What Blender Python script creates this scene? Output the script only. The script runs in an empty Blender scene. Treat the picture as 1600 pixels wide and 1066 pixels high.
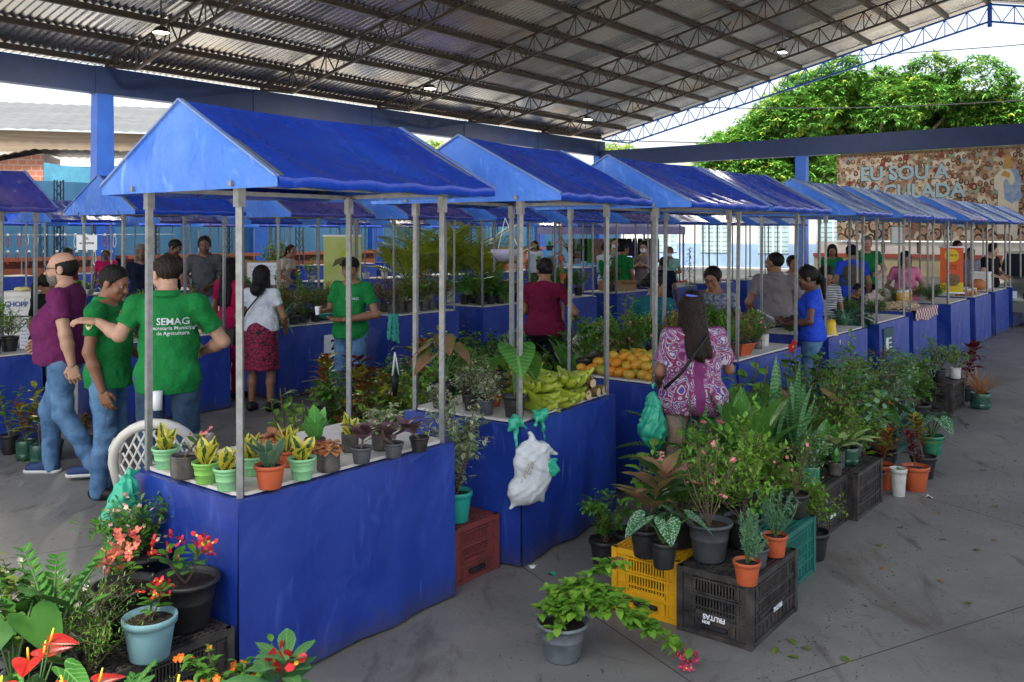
import bpy, bmesh, math, random
import numpy as np
from mathutils import Vector, Matrix
from mathutils.bvhtree import BVHTree
random.seed(7); RNG = np.random.default_rng(7)
SC = bpy.context.scene; COL = SC.collection
PI = math.pi; R = math.radians
# ---------------------------------------------------------------- camera, world, sun, exposure
HC = 1.9; FP = 1400.0; HZ = 364.0
cam = bpy.data.cameras.new('camera'); camo = bpy.data.objects.new('camera', cam); COL.objects.link(camo)
camo.location = (0, 0, HC); camo.rotation_euler = (R(90), 0, 0)
cam.lens = FP/1600*36; cam.sensor_width = 36; cam.shift_y = -(533-HZ)/1600; cam.clip_end = 600; cam.clip_start = .05
SC.camera = camo
SUN_EL, SUN_AZ = 64, 195
w = bpy.data.worlds.new('World'); SC.world = w; w.use_nodes = True
nt = w.node_tree; bg = nt.nodes['Background']; sk = nt.nodes.new('ShaderNodeTexSky'); sk.sky_type = 'NISHITA'
sk.sun_disc = False; sk.sun_elevation = R(SUN_EL); sk.sun_rotation = R(SUN_AZ); sk.air_density = 1.0; sk.dust_density = 3.2; sk.ozone_density = 1.0
hs = nt.nodes.new('ShaderNodeHueSaturation'); hs.inputs['Saturation'].default_value = .5; nt.links.new(sk.outputs[0], hs.inputs['Color']); nt.links.new(hs.outputs[0], bg.inputs[0]); bg.inputs[1].default_value = .09
sl = bpy.data.lights.new('sun', 'SUN'); so = bpy.data.objects.new('sun', sl); COL.objects.link(so)
sl.energy = 5; sl.angle = R(12); sl.color = (1, .95, .87)
_sd = Vector((math.sin(R(SUN_AZ))*math.cos(R(SUN_EL)), math.cos(R(SUN_AZ))*math.cos(R(SUN_EL)), math.sin(R(SUN_EL))))
so.rotation_euler = _sd.to_track_quat('Z', 'Y').to_euler()
SC.view_settings.view_transform = 'Standard'; SC.view_settings.look = 'None'; SC.view_settings.gamma = 1
SC.view_settings.exposure = 2.05
SC.cycles.use_denoising = True; SC.cycles.max_bounces = 7; SC.cycles.diffuse_bounces = 4; SC.cycles.glossy_bounces = 3
SC.cycles.transmission_bounces = 4; SC.cycles.sample_clamp_indirect = 6; SC.cycles.caustics_reflective = False; SC.cycles.caustics_refractive = False
# ---------------------------------------------------------------- frames
U1 = Vector((.614, .789, 0)); U2 = Vector((-.789, .614, 0)); O1 = Vector((-1.115, 3.67, 0)); ROWZ = math.atan2(.789, .614)
def G(a, b, z=0): return O1 + U1*a + U2*b + Vector((0, 0, z))           # fair grid: a along the rows, b across
def P(px, py, z=0):                                                    # point of height z seen at a photo pixel
    Y = FP*(HC-z)/(py-HZ); return Vector(((px-800)/FP*Y, Y, z))
def PY(px, Y, z=0): return Vector(((px-800)/FP*Y, Y, z))
# ---------------------------------------------------------------- objects
def tag(o, label=None, cat=None, group=None, kind=None):
    if label: o['label'] = label
    if cat: o['category'] = cat
    if group: o['group'] = group
    if kind: o['kind'] = kind
    return o
def empty(name, loc=(0, 0, 0), rz=0, label=None, cat=None, group=None, s=1):
    o = bpy.data.objects.new(name, None); COL.objects.link(o); o.location = loc; o.rotation_euler = (0, 0, rz)
    o.scale = (s, s, s); o.empty_display_size = .1
    return tag(o, label, cat, group)
def link(name, me, parent=None, loc=None, rz=0, s=None):
    o = bpy.data.objects.new(name, me); COL.objects.link(o); o.parent = parent
    if loc is not None: o.location = loc
    if rz: o.rotation_euler = (0, 0, rz)
    if s: o.scale = (s, s, s) if not hasattr(s, '__len__') else s
    return o
class MB:
    def __init__(s): s.v = []; s.f = []; s.m = []; s.uv = []; s.ms = []; s.sm = []
    def mi(s, m):
        if m not in s.ms: s.ms.append(m)
        return s.ms.index(m)
    def add(s, vs, fs, m, uvs=None, smooth=True):
        b = len(s.v); s.v.extend(vs); k = s.mi(m)
        for f in fs:
            s.f.append(tuple(i+b for i in f)); s.m.append(k); s.sm.append(smooth)
            if uvs is None: s.uv.extend([(0.5, 0.5)]*len(f))
            else: s.uv.extend([uvs[i] for i in f])
    def mesh(s, name='mesh'):
        me = bpy.data.meshes.new(name); me.from_pydata([tuple(v) for v in s.v], [], s.f)
        for m in s.ms: me.materials.append(m)
        if s.f:
            me.polygons.foreach_set('material_index', s.m); me.polygons.foreach_set('use_smooth', s.sm)
            ul = me.uv_layers.new(name='UVMap'); ul.data.foreach_set('uv', np.array(s.uv, dtype=np.float32).ravel())
        me.update(); return me
    def build(s, name, parent=None, loc=None, rz=0): return link(name, s.mesh(name), parent, loc, rz)
    def box(s, c, d, m, rot=None, top=None):
        x, y, z = d[0]/2, d[1]/2, d[2]/2; tx, ty = (x, y) if top is None else (top[0]/2, top[1]/2)
        vs = [(-x, -y, -z), (x, -y, -z), (x, y, -z), (-x, y, -z), (-tx, -ty, z), (tx, -ty, z), (tx, ty, z), (-tx, ty, z)]
        vs = [Vector(v) for v in vs]
        if rot is not None: vs = [rot @ v for v in vs]
        c = Vector(c); vs = [v+c for v in vs]
        s.add(vs, [(0, 3, 2, 1), (4, 5, 6, 7), (0, 1, 5, 4), (1, 2, 6, 5), (2, 3, 7, 6), (3, 0, 4, 7)], m, smooth=False)
    def bar(s, a, b, wd, m, h=None):
        a = Vector(a); b = Vector(b); d = b-a; L = d.length
        if L < 1e-6: return
        s.box((a+b)/2, (wd, h or wd, L), m, d.to_track_quat('Z', 'Y').to_matrix())
    def tube(s, pts, r, m, n=8, cap=True):
        pts = [Vector(p) for p in pts]; k = len(pts); rs = r if hasattr(r, '__len__') else [r]*k
        vs = []; up = Vector((0, 0, 1)); prev = None
        for i, p in enumerate(pts):
            d = (pts[min(i+1, k-1)]-pts[max(i-1, 0)]).normalized()
            if prev is None: x = d.cross(up if abs(d.z) < .95 else Vector((1, 0, 0))).normalized()
            else: x = (prev-d*prev.dot(d)).normalized()
            prev = x; y = d.cross(x)
            for j in range(n):
                t = 2*PI*j/n; vs.append(p+(x*math.cos(t)+y*math.sin(t))*rs[i])
        fs = [(i*n+j, i*n+(j+1) % n, (i+1)*n+(j+1) % n, (i+1)*n+j) for i in range(k-1) for j in range(n)]
        if cap: fs += [tuple(range(n-1, -1, -1)), tuple((k-1)*n+j for j in range(n))]
        s.add(vs, fs, m)
    def lathe(s, prof, m, n=24, c=(0, 0, 0), smooth=True, wob=None):
        vs = []; c = Vector(c)
        for i, (r, z) in enumerate(prof):
            for j in range(n):
                t = 2*PI*j/n; rr = r*(1 if wob is None else wob(i, t)); vs.append(c+Vector((rr*math.cos(t), rr*math.sin(t), z)))
        k = len(prof)
        s.add(vs, [(i*n+j, i*n+(j+1) % n, (i+1)*n+(j+1) % n, (i+1)*n+j) for i in range(k-1) for j in range(n)], m, smooth=smooth)
    def disc(s, c, r, m, n=20, nrm=None, bump=0):
        c = Vector(c); vs = [c+Vector((0, 0, bump))]
        for j in range(n): vs.append(c+Vector((r*math.cos(2*PI*j/n), r*math.sin(2*PI*j/n), 0)))
        if nrm is not None:
            q = Vector(nrm).to_track_quat('Z', 'Y').to_matrix(); vs = [c+q @ (v-c) for v in vs]
        s.add(vs, [(0, 1+j, 1+(j+1) % n) for j in range(n)], m)
    def ball(s, c, r, m, n=8, k=6, rot=None):
        c = Vector(c); r = r if hasattr(r, '__len__') else (r, r, r); vs = []
        for i in range(k+1):
            t = PI*i/k
            for j in range(n):
                p = 2*PI*j/n; v = Vector((r[0]*math.sin(t)*math.cos(p), r[1]*math.sin(t)*math.sin(p), r[2]*math.cos(t)))
                vs.append(c+(rot @ v if rot is not None else v))
        s.add(vs, [(i*n+j, (i+1)*n+j, (i+1)*n+(j+1) % n, i*n+(j+1) % n) for i in range(k) for j in range(n)], m)
    def grid(s, fn, nu, nv, m, smooth=True):
        vs = [fn(i/nu, j/nv) for j in range(nv+1) for i in range(nu+1)]
        uv = [(i/nu, j/nv) for j in range(nv+1) for i in range(nu+1)]
        s.add(vs, [(j*(nu+1)+i, j*(nu+1)+i+1, (j+1)*(nu+1)+i+1, (j+1)*(nu+1)+i) for j in range(nv) for i in range(nu)], m, uv, smooth)
# ---------------------------------------------------------------- materials
def scribble(parent, w, loc, m, h=.02, r=.002, seed=0, rot=None, name='handwriting'):
    """a line of writing too small to read in the photo, as joined pen strokes"""
    rs = random.Random(seed); mb = MB(); x = -w/2
    while x < w/2-.01:
        ln = min(rs.uniform(.14, .4)*w, w/2-x); n = max(4, int(ln/(h*.35))); pts = [(x+ln*i/n, 0, (h*.5 if i % 2 else -h*.5)*rs.uniform(.35, 1)) for i in range(n+1)]; mb.tube(pts, r, m, 4); x += ln+h*.7
    o = mb.build(name, parent, loc)
    if rot: o.rotation_euler = rot
    return o
MATS = {}
def mat(name, c1, rough=.6, metal=0, c2=None, ns=8, bump=0, bs=40, spec=.5, emit=None, es=1, alpha=1, trans=0, coat=0, aniso=None, coord='Object', detail=4, bd=.01):
    if name in MATS: return MATS[name]
    m = bpy.data.materials.new(name); m.use_nodes = True; n = m.node_tree.nodes; l = m.node_tree.links; b = n['Principled BSDF']
    b.inputs['Base Color'].default_value = (*c1, 1); b.inputs['Roughness'].default_value = rough; b.inputs['Metallic'].default_value = metal
    b.inputs['Specular IOR Level'].default_value = spec
    if coat: b.inputs['Coat Weight'].default_value = coat
    if alpha < 1: b.inputs['Alpha'].default_value = alpha
    if trans: b.inputs['Transmission Weight'].default_value = trans
    if emit: b.inputs['Emission Color'].default_value = (*emit, 1); b.inputs['Emission Strength'].default_value = es
    tc = n.new('ShaderNodeTexCoord')
    if c2 is not None:
        t = n.new('ShaderNodeTexNoise'); t.inputs['Scale'].default_value = ns; t.inputs['Detail'].default_value = detail; t.inputs['Roughness'].default_value = .6
        mp = n.new('ShaderNodeMapping'); l.new(tc.outputs[coord], mp.inputs[0]); l.new(mp.outputs[0], t.inputs[0])
        if aniso: mp.inputs['Scale'].default_value = aniso
        r = n.new('ShaderNodeValToRGB'); r.color_ramp.elements[0].position = .35; r.color_ramp.elements[1].position = .65
        r.color_ramp.elements[0].color = (*c1, 1); r.color_ramp.elements[1].color = (*c2, 1)
        l.new(t.outputs[0], r.inputs[0]); l.new(r.outputs[0], b.inputs['Base Color'])
    if bump:
        t2 = n.new('ShaderNodeTexNoise'); t2.inputs['Scale'].default_value = bs; t2.inputs['Detail'].default_value = 5; l.new(tc.outputs[coord], t2.inputs[0])
        bp = n.new('ShaderNodeBump'); bp.inputs['Strength'].default_value = bump; bp.inputs['Distance'].default_value = bd; l.new(t2.outputs[0], bp.inputs['Height']); l.new(bp.outputs[0], b.inputs['Normal'])
    MATS[name] = m; return m
def leafmat(name, c1, c2, rough=.45, vein=None, margin=None, mw=.3, spot=None, spots=.5, sns=60, band=None):
    """leaf: colour varies leaf to leaf with noise; u runs across the leaf and v along it"""
    if name in MATS: return MATS[name]
    m = bpy.data.materials.new(name); m.use_nodes = True; n = m.node_tree.nodes; l = m.node_tree.links; b = n['Principled BSDF']
    b.inputs['Roughness'].default_value = rough
    tc = n.new('ShaderNodeTexCoord'); t = n.new('ShaderNodeTexNoise'); t.inputs['Scale'].default_value = 14; t.inputs['Detail'].default_value = 2
    l.new(tc.outputs['Object'], t.inputs[0]); r = n.new('ShaderNodeValToRGB'); r.color_ramp.elements[0].position = .36; r.color_ramp.elements[1].position = .64
    r.color_ramp.elements[0].color = (*c1, 1); r.color_ramp.elements[1].color = (*c2, 1); l.new(t.outputs[0], r.inputs[0]); col = r.outputs[0]
    sep = n.new('ShaderNodeSeparateXYZ'); l.new(tc.outputs['UV'], sep.inputs[0])
    def math_(op, a, bb=None):
        q = n.new('ShaderNodeMath'); q.operation = op
        for i, x in enumerate((a, bb)):
            if x is None: continue
            if isinstance(x, (int, float)): q.inputs[i].default_value = x
            else: l.new(x, q.inputs[i])
        return q.outputs[0]
    def mix(fac, c):
        nonlocal col
        q = n.new('ShaderNodeMix'); q.data_type = 'RGBA'; l.new(fac, q.inputs[0]); l.new(col, q.inputs[6]); q.inputs[7].default_value = (*c, 1); col = q.outputs[2]
    ax = math_('ABSOLUTE', math_('SUBTRACT', sep.outputs[0], .5))
    if spot is not None:
        s2 = n.new('ShaderNodeTexNoise'); s2.inputs['Scale'].default_value = sns; s2.inputs['Detail'].default_value = 1; l.new(tc.outputs['Object'], s2.inputs[0])
        mix(math_('GREATER_THAN', s2.outputs[0], spots), spot)
    if band is not None:
        w_ = n.new('ShaderNodeTexWave'); w_.bands_direction = 'Z'; w_.inputs['Scale'].default_value = 14; w_.inputs['Distortion'].default_value = 6; w_.inputs['Detail Scale'].default_value = 3
        l.new(tc.outputs['Object'], w_.inputs[0]); mix(math_('GREATER_THAN', w_.outputs[0], .55), band)
    if margin is not None:
        nn = n.new('ShaderNodeTexNoise'); nn.inputs['Scale'].default_value = 40; l.new(tc.outputs['Object'], nn.inputs[0])
        mix(math_('GREATER_THAN', math_('ADD', ax, math_('MULTIPLY', math_('SUBTRACT', nn.outputs[0], .5), .25)), mw), margin)
    if vein is not None:
        # midrib and side veins
        mid = math_('LESS_THAN', ax, .035); sv = math_('LESS_THAN', math_('FRACT', math_('SUBTRACT', math_('MULTIPLY', sep.outputs[1], 8), math_('MULTIPLY', ax, 4))), .16)
        mix(math_('MULTIPLY', math_('MAXIMUM', mid, sv), .8), vein)
    l.new(col, b.inputs['Base Color'])
    # a little light passes through the blade
    tr = n.new('ShaderNodeBsdfTranslucent'); l.new(col, tr.inputs[0]); ms = n.new('ShaderNodeMixShader'); ms.inputs[0].default_value = .22
    l.new(b.outputs[0], ms.inputs[1]); l.new(tr.outputs[0], ms.inputs[2]); l.new(ms.outputs[0], n['Material Output'].inputs[0])
    MATS[name] = m; return m
M_steel = mat('galvanised_steel', (.27, .28, .28), .5, .6, c2=(.19, .20, .20), ns=25)
M_steeld = mat('dark_steel', (.03, .026, .023), .6, .3, c2=(.055, .04, .03), ns=3)
M_navy = mat('navy_beam_paint', (.005, .020, .085), .6, c2=(.008, .03, .12), ns=2, bump=.1)
M_bluecol = mat('blue_column_paint', (.015, .09, .45), .45, c2=(.02, .12, .55), ns=2)
M_bluewall = mat('light_blue_wall_paint', (.035, .15, .31), .6, c2=(.05, .19, .37), ns=1.2, bump=.1, bs=8)
M_white = mat('white_paint', (.75, .75, .72), .6, c2=(.6, .61, .58), ns=2)
M_board = mat('white_table_board', (.72, .70, .64), .55, c2=(.58, .55, .48), ns=5, detail=6)
M_terra = mat('terracotta_paint', (.26, .075, .035), .6, c2=(.2, .055, .03), ns=3)
M_black = mat('black_plastic', (.012, .012, .014), .45, spec=.25)
M_dark = mat('dark_gap', (.01, .01, .012), .8)
M_paper = mat('white_paper', (.8, .82, .84), .6)
M_ink = mat('black_ink', (.01, .01, .012), .6)
M_inkb = mat('blue_ink', (.05, .09, .3), .6)
def clothmat(name, c1, c2, rough=.36, wr=.5, bs=3.5, fade=(.05, .13, .60), streak=(1, 1, 1), fd=.5, dirt=False):
    if name in MATS: return MATS[name]
    m = mat(name, c1, rough, 0, c2, 1.7, spec=.5, detail=8); n = m.node_tree.nodes; l = m.node_tree.links; b = n['Principled BSDF']
    tc = [x for x in n if x.type == 'TEX_COORD'][0]; ramp = [x for x in n if x.type == 'VALTORGB'][0]
    def noise(sc, det, dist, s_=(1, 1, 1), rot=(0, 0, 0)):
        mp = n.new('ShaderNodeMapping'); mp.inputs['Scale'].default_value = s_; mp.inputs['Rotation'].default_value = rot; l.new(tc.outputs['Object'], mp.inputs[0])
        t = n.new('ShaderNodeTexNoise'); t.inputs['Scale'].default_value = sc; t.inputs['Detail'].default_value = det; t.inputs['Distortion'].default_value = dist; l.new(mp.outputs[0], t.inputs[0]); return t.outputs[0]
    def m2(op, a, bb):
        q = n.new('ShaderNodeMath'); q.operation = op
        for i, x in enumerate((a, bb)):
            if isinstance(x, (int, float)): q.inputs[i].default_value = x
            else: l.new(x, q.inputs[i])
        return q.outputs[0]
    def mix(fac, col, c):
        q = n.new('ShaderNodeMix'); q.data_type = 'RGBA'; l.new(fac, q.inputs[0]); l.new(col, q.inputs[6]); q.inputs[7].default_value = (*c, 1); return q.outputs[2]
    def stops(x, p0, p1, top):
        r = n.new('ShaderNodeMapRange'); l.new(x, r.inputs[0]); r.inputs[1].default_value = p0; r.inputs[2].default_value = p1; r.inputs[4].default_value = top; return r.outputs[0]
    # sun-faded patches, pale scuffs and a few fine scratches that belong to the sheet itself
    col = mix(stops(noise(1.3, 7, .8), .5, .72, fd), ramp.outputs[0], fade)
    col = mix(stops(noise(6, 9, 2.0, (1, 1, .35)), .60, .74, fd*.8), col, tuple(min(1, x*1.5+.05) for x in fade))
    col = mix(stops(noise(30, 2, 0, (1, 1, .06), (.5, .6, 0)), .72, .76, .5), col, (.25, .32, .6)); l.new(col, b.inputs['Base Color'])
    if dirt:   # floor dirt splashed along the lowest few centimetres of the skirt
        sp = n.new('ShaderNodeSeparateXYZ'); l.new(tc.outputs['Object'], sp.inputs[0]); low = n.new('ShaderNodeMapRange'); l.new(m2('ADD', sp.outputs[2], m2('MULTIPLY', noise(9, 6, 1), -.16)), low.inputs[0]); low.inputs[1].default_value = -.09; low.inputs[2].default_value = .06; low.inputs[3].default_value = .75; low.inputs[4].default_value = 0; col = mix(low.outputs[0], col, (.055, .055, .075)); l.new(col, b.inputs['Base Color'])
    ridge = lambda x: m2('ABSOLUTE', m2('SUBTRACT', x, .5), 0)
    h = m2('ADD', m2('MULTIPLY', noise(bs, 4, .6, streak), .7), m2('MULTIPLY', ridge(noise(bs*.8, 3, .8, streak, (.3, .5, .4))), -1.4))
    h = m2('ADD', h, m2('MULTIPLY', ridge(noise(bs*1.9, 4, .5, (streak[0], streak[1], .5))), -.5))
    w_ = n.new('ShaderNodeTexWave'); w_.inputs['Scale'].default_value = 60; w_.bands_direction = 'Z'; l.new(tc.outputs['Object'], w_.inputs[0]); h = m2('ADD', h, m2('MULTIPLY', w_.outputs[0], .015))
    bp = n.new('ShaderNodeBump'); bp.inputs['Strength'].default_value = wr; bp.inputs['Distance'].default_value = .06; l.new(h, bp.inputs['Height']); l.new(bp.outputs[0], b.inputs['Normal'])
    l.new(stops(noise(4, 5, 0), .3, .7, rough+.14), b.inputs['Roughness']); [x for x in n if x.type == 'MAP_RANGE'][-1].inputs[3].default_value = rough-.08
    return m
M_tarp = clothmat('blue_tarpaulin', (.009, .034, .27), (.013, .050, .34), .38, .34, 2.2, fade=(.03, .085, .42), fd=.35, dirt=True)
M_tarptop = clothmat('blue_canopy_tarpaulin', (.006, .042, .40), (.012, .065, .50), .22, .26, 1.5, fade=(.03, .12, .60), streak=(2.6, 1, 1), fd=.3)
M_gable = clothmat('lit_gable_tarpaulin', (.03, .14, .62), (.05, .20, .70), .36, .6, 3, fade=(.16, .32, .74), fd=.7)  # same blue cloth painted lighter for the light falling on the gable ends
M_tarpold = clothmat('faded_canopy_tarpaulin', (.03, .085, .32), (.06, .12, .36), .25, .26, 1.5, fade=(.24, .32, .46), streak=(2.6, 1, 1), fd=.6)
M_tarpmauve = clothmat('mauve_canopy_tarpaulin', (.03, .04, .28), (.055, .055, .30), .24, .26, 1.5, fade=(.22, .14, .34), streak=(3.2, 1, 1), fd=.6)
M_hem = clothmat('worn_canopy_hem', (.10, .2, .5), (.2, .28, .46), .5, .3, fade=(.35, .38, .42))
FONT = None
def text_mesh(txt, size, ext=.001, align='CENTER', bold=0, space=1):
    c = bpy.data.curves.new('t', 'FONT'); c.body = txt; c.size = size; c.extrude = ext; c.align_x = align; c.align_y = 'CENTER'; c.offset = bold; c.space_character = space; c.resolution_u = 3
    o = bpy.data.objects.new('t', c); COL.objects.link(o); dg = bpy.context.evaluated_depsgraph_get(); me = bpy.data.meshes.new_from_object(o.evaluated_get(dg))
    bpy.data.objects.remove(o); bpy.data.curves.remove(c); return me
def text(parent, txt, size, m, loc, rot, bold=0, name='lettering', ext=.001, align='CENTER', space=1):
    me = text_mesh(txt, size, ext, align, bold, space); me.materials.clear(); me.materials.append(m)
    o = link(name, me, parent); o.location = loc; o.rotation_euler = rot; return o
# ---------------------------------------------------------------- ground
def ground():
    m = bpy.data.materials.new('concrete_floor'); m.use_nodes = True; n = m.node_tree.nodes; l = m.node_tree.links; b = n['Principled BSDF']
    tc = n.new('ShaderNodeTexCoord')
    def noise(sc, det=6, dist=0, s=(1, 1, 1), rot=0):
        mp = n.new('ShaderNodeMapping'); mp.inputs['Scale'].default_value = s; mp.inputs['Rotation'].default_value = (0, 0, rot); l.new(tc.outputs['Object'], mp.inputs[0])
        t = n.new('ShaderNodeTexNoise'); t.inputs['Scale'].default_value = sc; t.inputs['Detail'].default_value = det; t.inputs['Distortion'].default_value = dist; t.inputs['Roughness'].default_value = .62; l.new(mp.outputs[0], t.inputs[0]); return t.outputs[0]
    def ramp(x, stops):
        r = n.new('ShaderNodeValToRGB'); e = r.color_ramp.elements
        while len(e) < len(stops): e.new(.5)
        for i, (p, c) in enumerate(stops): e[i].position = p; e[i].color = (*c, 1)
        l.new(x, r.inputs[0]); return r.outputs[0]
    def mix(fac, a, c):
        q = n.new('ShaderNodeMix'); q.data_type = 'RGBA'; l.new(fac, q.inputs[0]); l.new(a, q.inputs[6])
        if isinstance(c, tuple): q.inputs[7].default_value = (*c, 1)
        else: l.new(c, q.inputs[7])
        return q.outputs[2]
    base = ramp(noise(.9, 8, .6), [(.3, (.140, .137, .128)), (.5, (.200, .196, .182)), (.7, (.265, .255, .230))])
    base = mix(ramp(noise(.35, 4), [(.48, (0, 0, 0)), (.7, (.5, .5, .5))]), base, (.165, .172, .175))
    base = mix(ramp(noise(7, 8, .4), [(.55, (0, 0, 0)), (.75, (.45, .45, .45))]), base, (.19, .185, .175))
    base = mix(ramp(noise(3.2, 9, 1.5, (1, .25, 1), -.9), [(.57, (0, 0, 0)), (.68, (.7, .7, .7))]), base, (.07, .06, .052))
    base = mix(ramp(noise(22, 3), [(.675, (0, 0, 0)), (.70, (.8, .8, .8))]), base, (.035, .03, .028))
    base = mix(ramp(noise(17, 3, 0, (1, 1, 1), 2), [(.725, (0, 0, 0)), (.74, (.6, .6, .6))]), base, (.34, .32, .26))
    base = mix(ramp(noise(.55, 3, 3.0), [(.496, (0, 0, 0)), (.5, (.28, .28, .28)), (.504, (0, 0, 0))]), base, (.05, .045, .04))
    base = mix(ramp(noise(1.3, 9, 1.0, (1, .35, 1), .5), [(.60, (0, 0, 0)), (.70, (.55, .55, .55))]), base, (.105, .075, .05))
    base = mix(ramp(noise(60, 2), [(.66, (0, 0, 0)), (.70, (.5, .5, .5))]), base, (.06, .055, .05))
    # saw-cut joints of the slab, along and across the hall
    mp = n.new('ShaderNodeMapping'); mp.inputs['Rotation'].default_value = (0, 0, -ROWZ+.42); l.new(tc.outputs['Object'], mp.inputs[0]); sp = n.new('ShaderNodeSeparateXYZ'); l.new(mp.outputs[0], sp.inputs[0])
    def line(o, per, wdt, off):
        a = n.new('ShaderNodeMath'); a.operation = 'ADD'; l.new(o, a.inputs[0]); a.inputs[1].default_value = off
        q = n.new('ShaderNodeMath'); q.operation = 'PINGPONG'; l.new(a.outputs[0], q.inputs[0]); q.inputs[1].default_value = per/2
        c = n.new('ShaderNodeMath'); c.operation = 'LESS_THAN'; l.new(q.outputs[0], c.inputs[0]); c.inputs[1].default_value = wdt; return c.outputs[0]
    jm = n.new('ShaderNodeMath'); jm.operation = 'MAXIMUM'; l.new(line(sp.outputs[0], 3.2, .004, .75), jm.inputs[0]); l.new(line(sp.outputs[1], 3.2, .004, .4), jm.inputs[1])
    base = mix(jm.outputs[0], base, (.05, .048, .045))
    l.new(base, b.inputs['Base Color'])
    rr = n.new('ShaderNodeMapRange'); l.new(noise(2.5, 5), rr.inputs[0]); rr.inputs[3].default_value = .42; rr.inputs[4].default_value = .75; l.new(rr.outputs[0], b.inputs['Roughness'])
    bp = n.new('ShaderNodeBump'); bp.inputs['Strength'].default_value = .25; bp.inputs['Distance'].default_value = .01; l.new(noise(45, 8), bp.inputs['Height']); l.new(bp.outputs[0], b.inputs['Normal'])
    mb = MB(); c = G(14, 4)
    mb.grid(lambda u, v: Vector((c.x+(u-.5)*700, c.y+(v-.5)*700, 0)), 4, 4, m)
    tag(mb.build('ground'), kind='structure')
    yd = mat('bounce_yard_concrete', (.40, .37, .32), .9, 0, (.48, .45, .40), .6, .1, 20)  # pale ground added around the hall to bounce sunlight inside
    for nm, a0, a1, b0, b1 in (('bounce_yard', -60, -6.2, -60, 60), ('bounce_yard', -6.2, 90, -60, -8.2), ('bounce_yard', -6.2, 90, 24, 60), ('bounce_yard', 41, 90, -8.2, 24)):
        mb = MB(); mb.add([G(a0, b0, .004), G(a1, b0, .004), G(a1, b1, .004), G(a0, b1, .004)], [(0, 1, 2, 3)], yd, smooth=False); tag(mb.build(nm), kind='structure')
ground()
# ---------------------------------------------------------------- hall
AE, BW, BR = 39.6, 23.35, 4.1; BN = BR-11; EXT = {1: BW-BR, -1: 11}; A0 = -5.5; DT = 5.6  # unseen near end and camera-side slope cut short to let daylight in
ZE, ZR = 7.05, 11.5
def roofz(b): return ZR-(ZR-ZE)*abs(b-BR)/(BW-BR)
def roofmat():
    m = bpy.data.materials.new('corrugated_metal_sheet'); m.use_nodes = True; n = m.node_tree.nodes; l = m.node_tree.links; b = n['Principled BSDF']
    tc = n.new('ShaderNodeTexCoord'); mp = n.new('ShaderNodeMapping'); mp.inputs['Rotation'].default_value = (0, 0, -ROWZ); l.new(tc.outputs['Object'], mp.inputs[0])
    br = n.new('ShaderNodeTexBrick'); br.offset = .5; br.inputs['Scale'].default_value = 1; br.inputs['Brick Width'].default_value = 1.05; br.inputs['Row Height'].default_value = 3.2; br.inputs['Mortar Size'].default_value = 0
    br.inputs[1].default_value = (0, 0, 0, 1); br.inputs[2].default_value = (1, 1, 1, 1); l.new(mp.outputs[0], br.inputs[0])
    t = n.new('ShaderNodeTexNoise'); t.inputs['Scale'].default_value = .5; t.inputs['Detail'].default_value = 6; l.new(tc.outputs['Object'], t.inputs[0])
    r = n.new('ShaderNodeValToRGB'); e = r.color_ramp.elements; e[0].position = .0; e[0].color = (.15, .16, .165, 1); e[1].position = 1; e[1].color = (.36, .36, .35, 1)
    l.new(br.outputs[0], r.inputs[0])
    q = n.new('ShaderNodeMix'); q.data_type = 'RGBA'; rr = n.new('ShaderNodeValToRGB'); rr.color_ramp.elements[0].position = .5; rr.color_ramp.elements[1].position = .75; l.new(t.outputs[0], rr.inputs[0]); l.new(rr.outputs[0], q.inputs[0])
    l.new(r.outputs[0], q.inputs[6]); q.inputs[7].default_value = (.30, .25, .20, 1); l.new(q.outputs[2], b.inputs['Base Color'])
    b.inputs['Metallic'].default_value = .75; b.inputs['Roughness'].default_value = .27
    return m
M_roof = roofmat()
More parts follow.
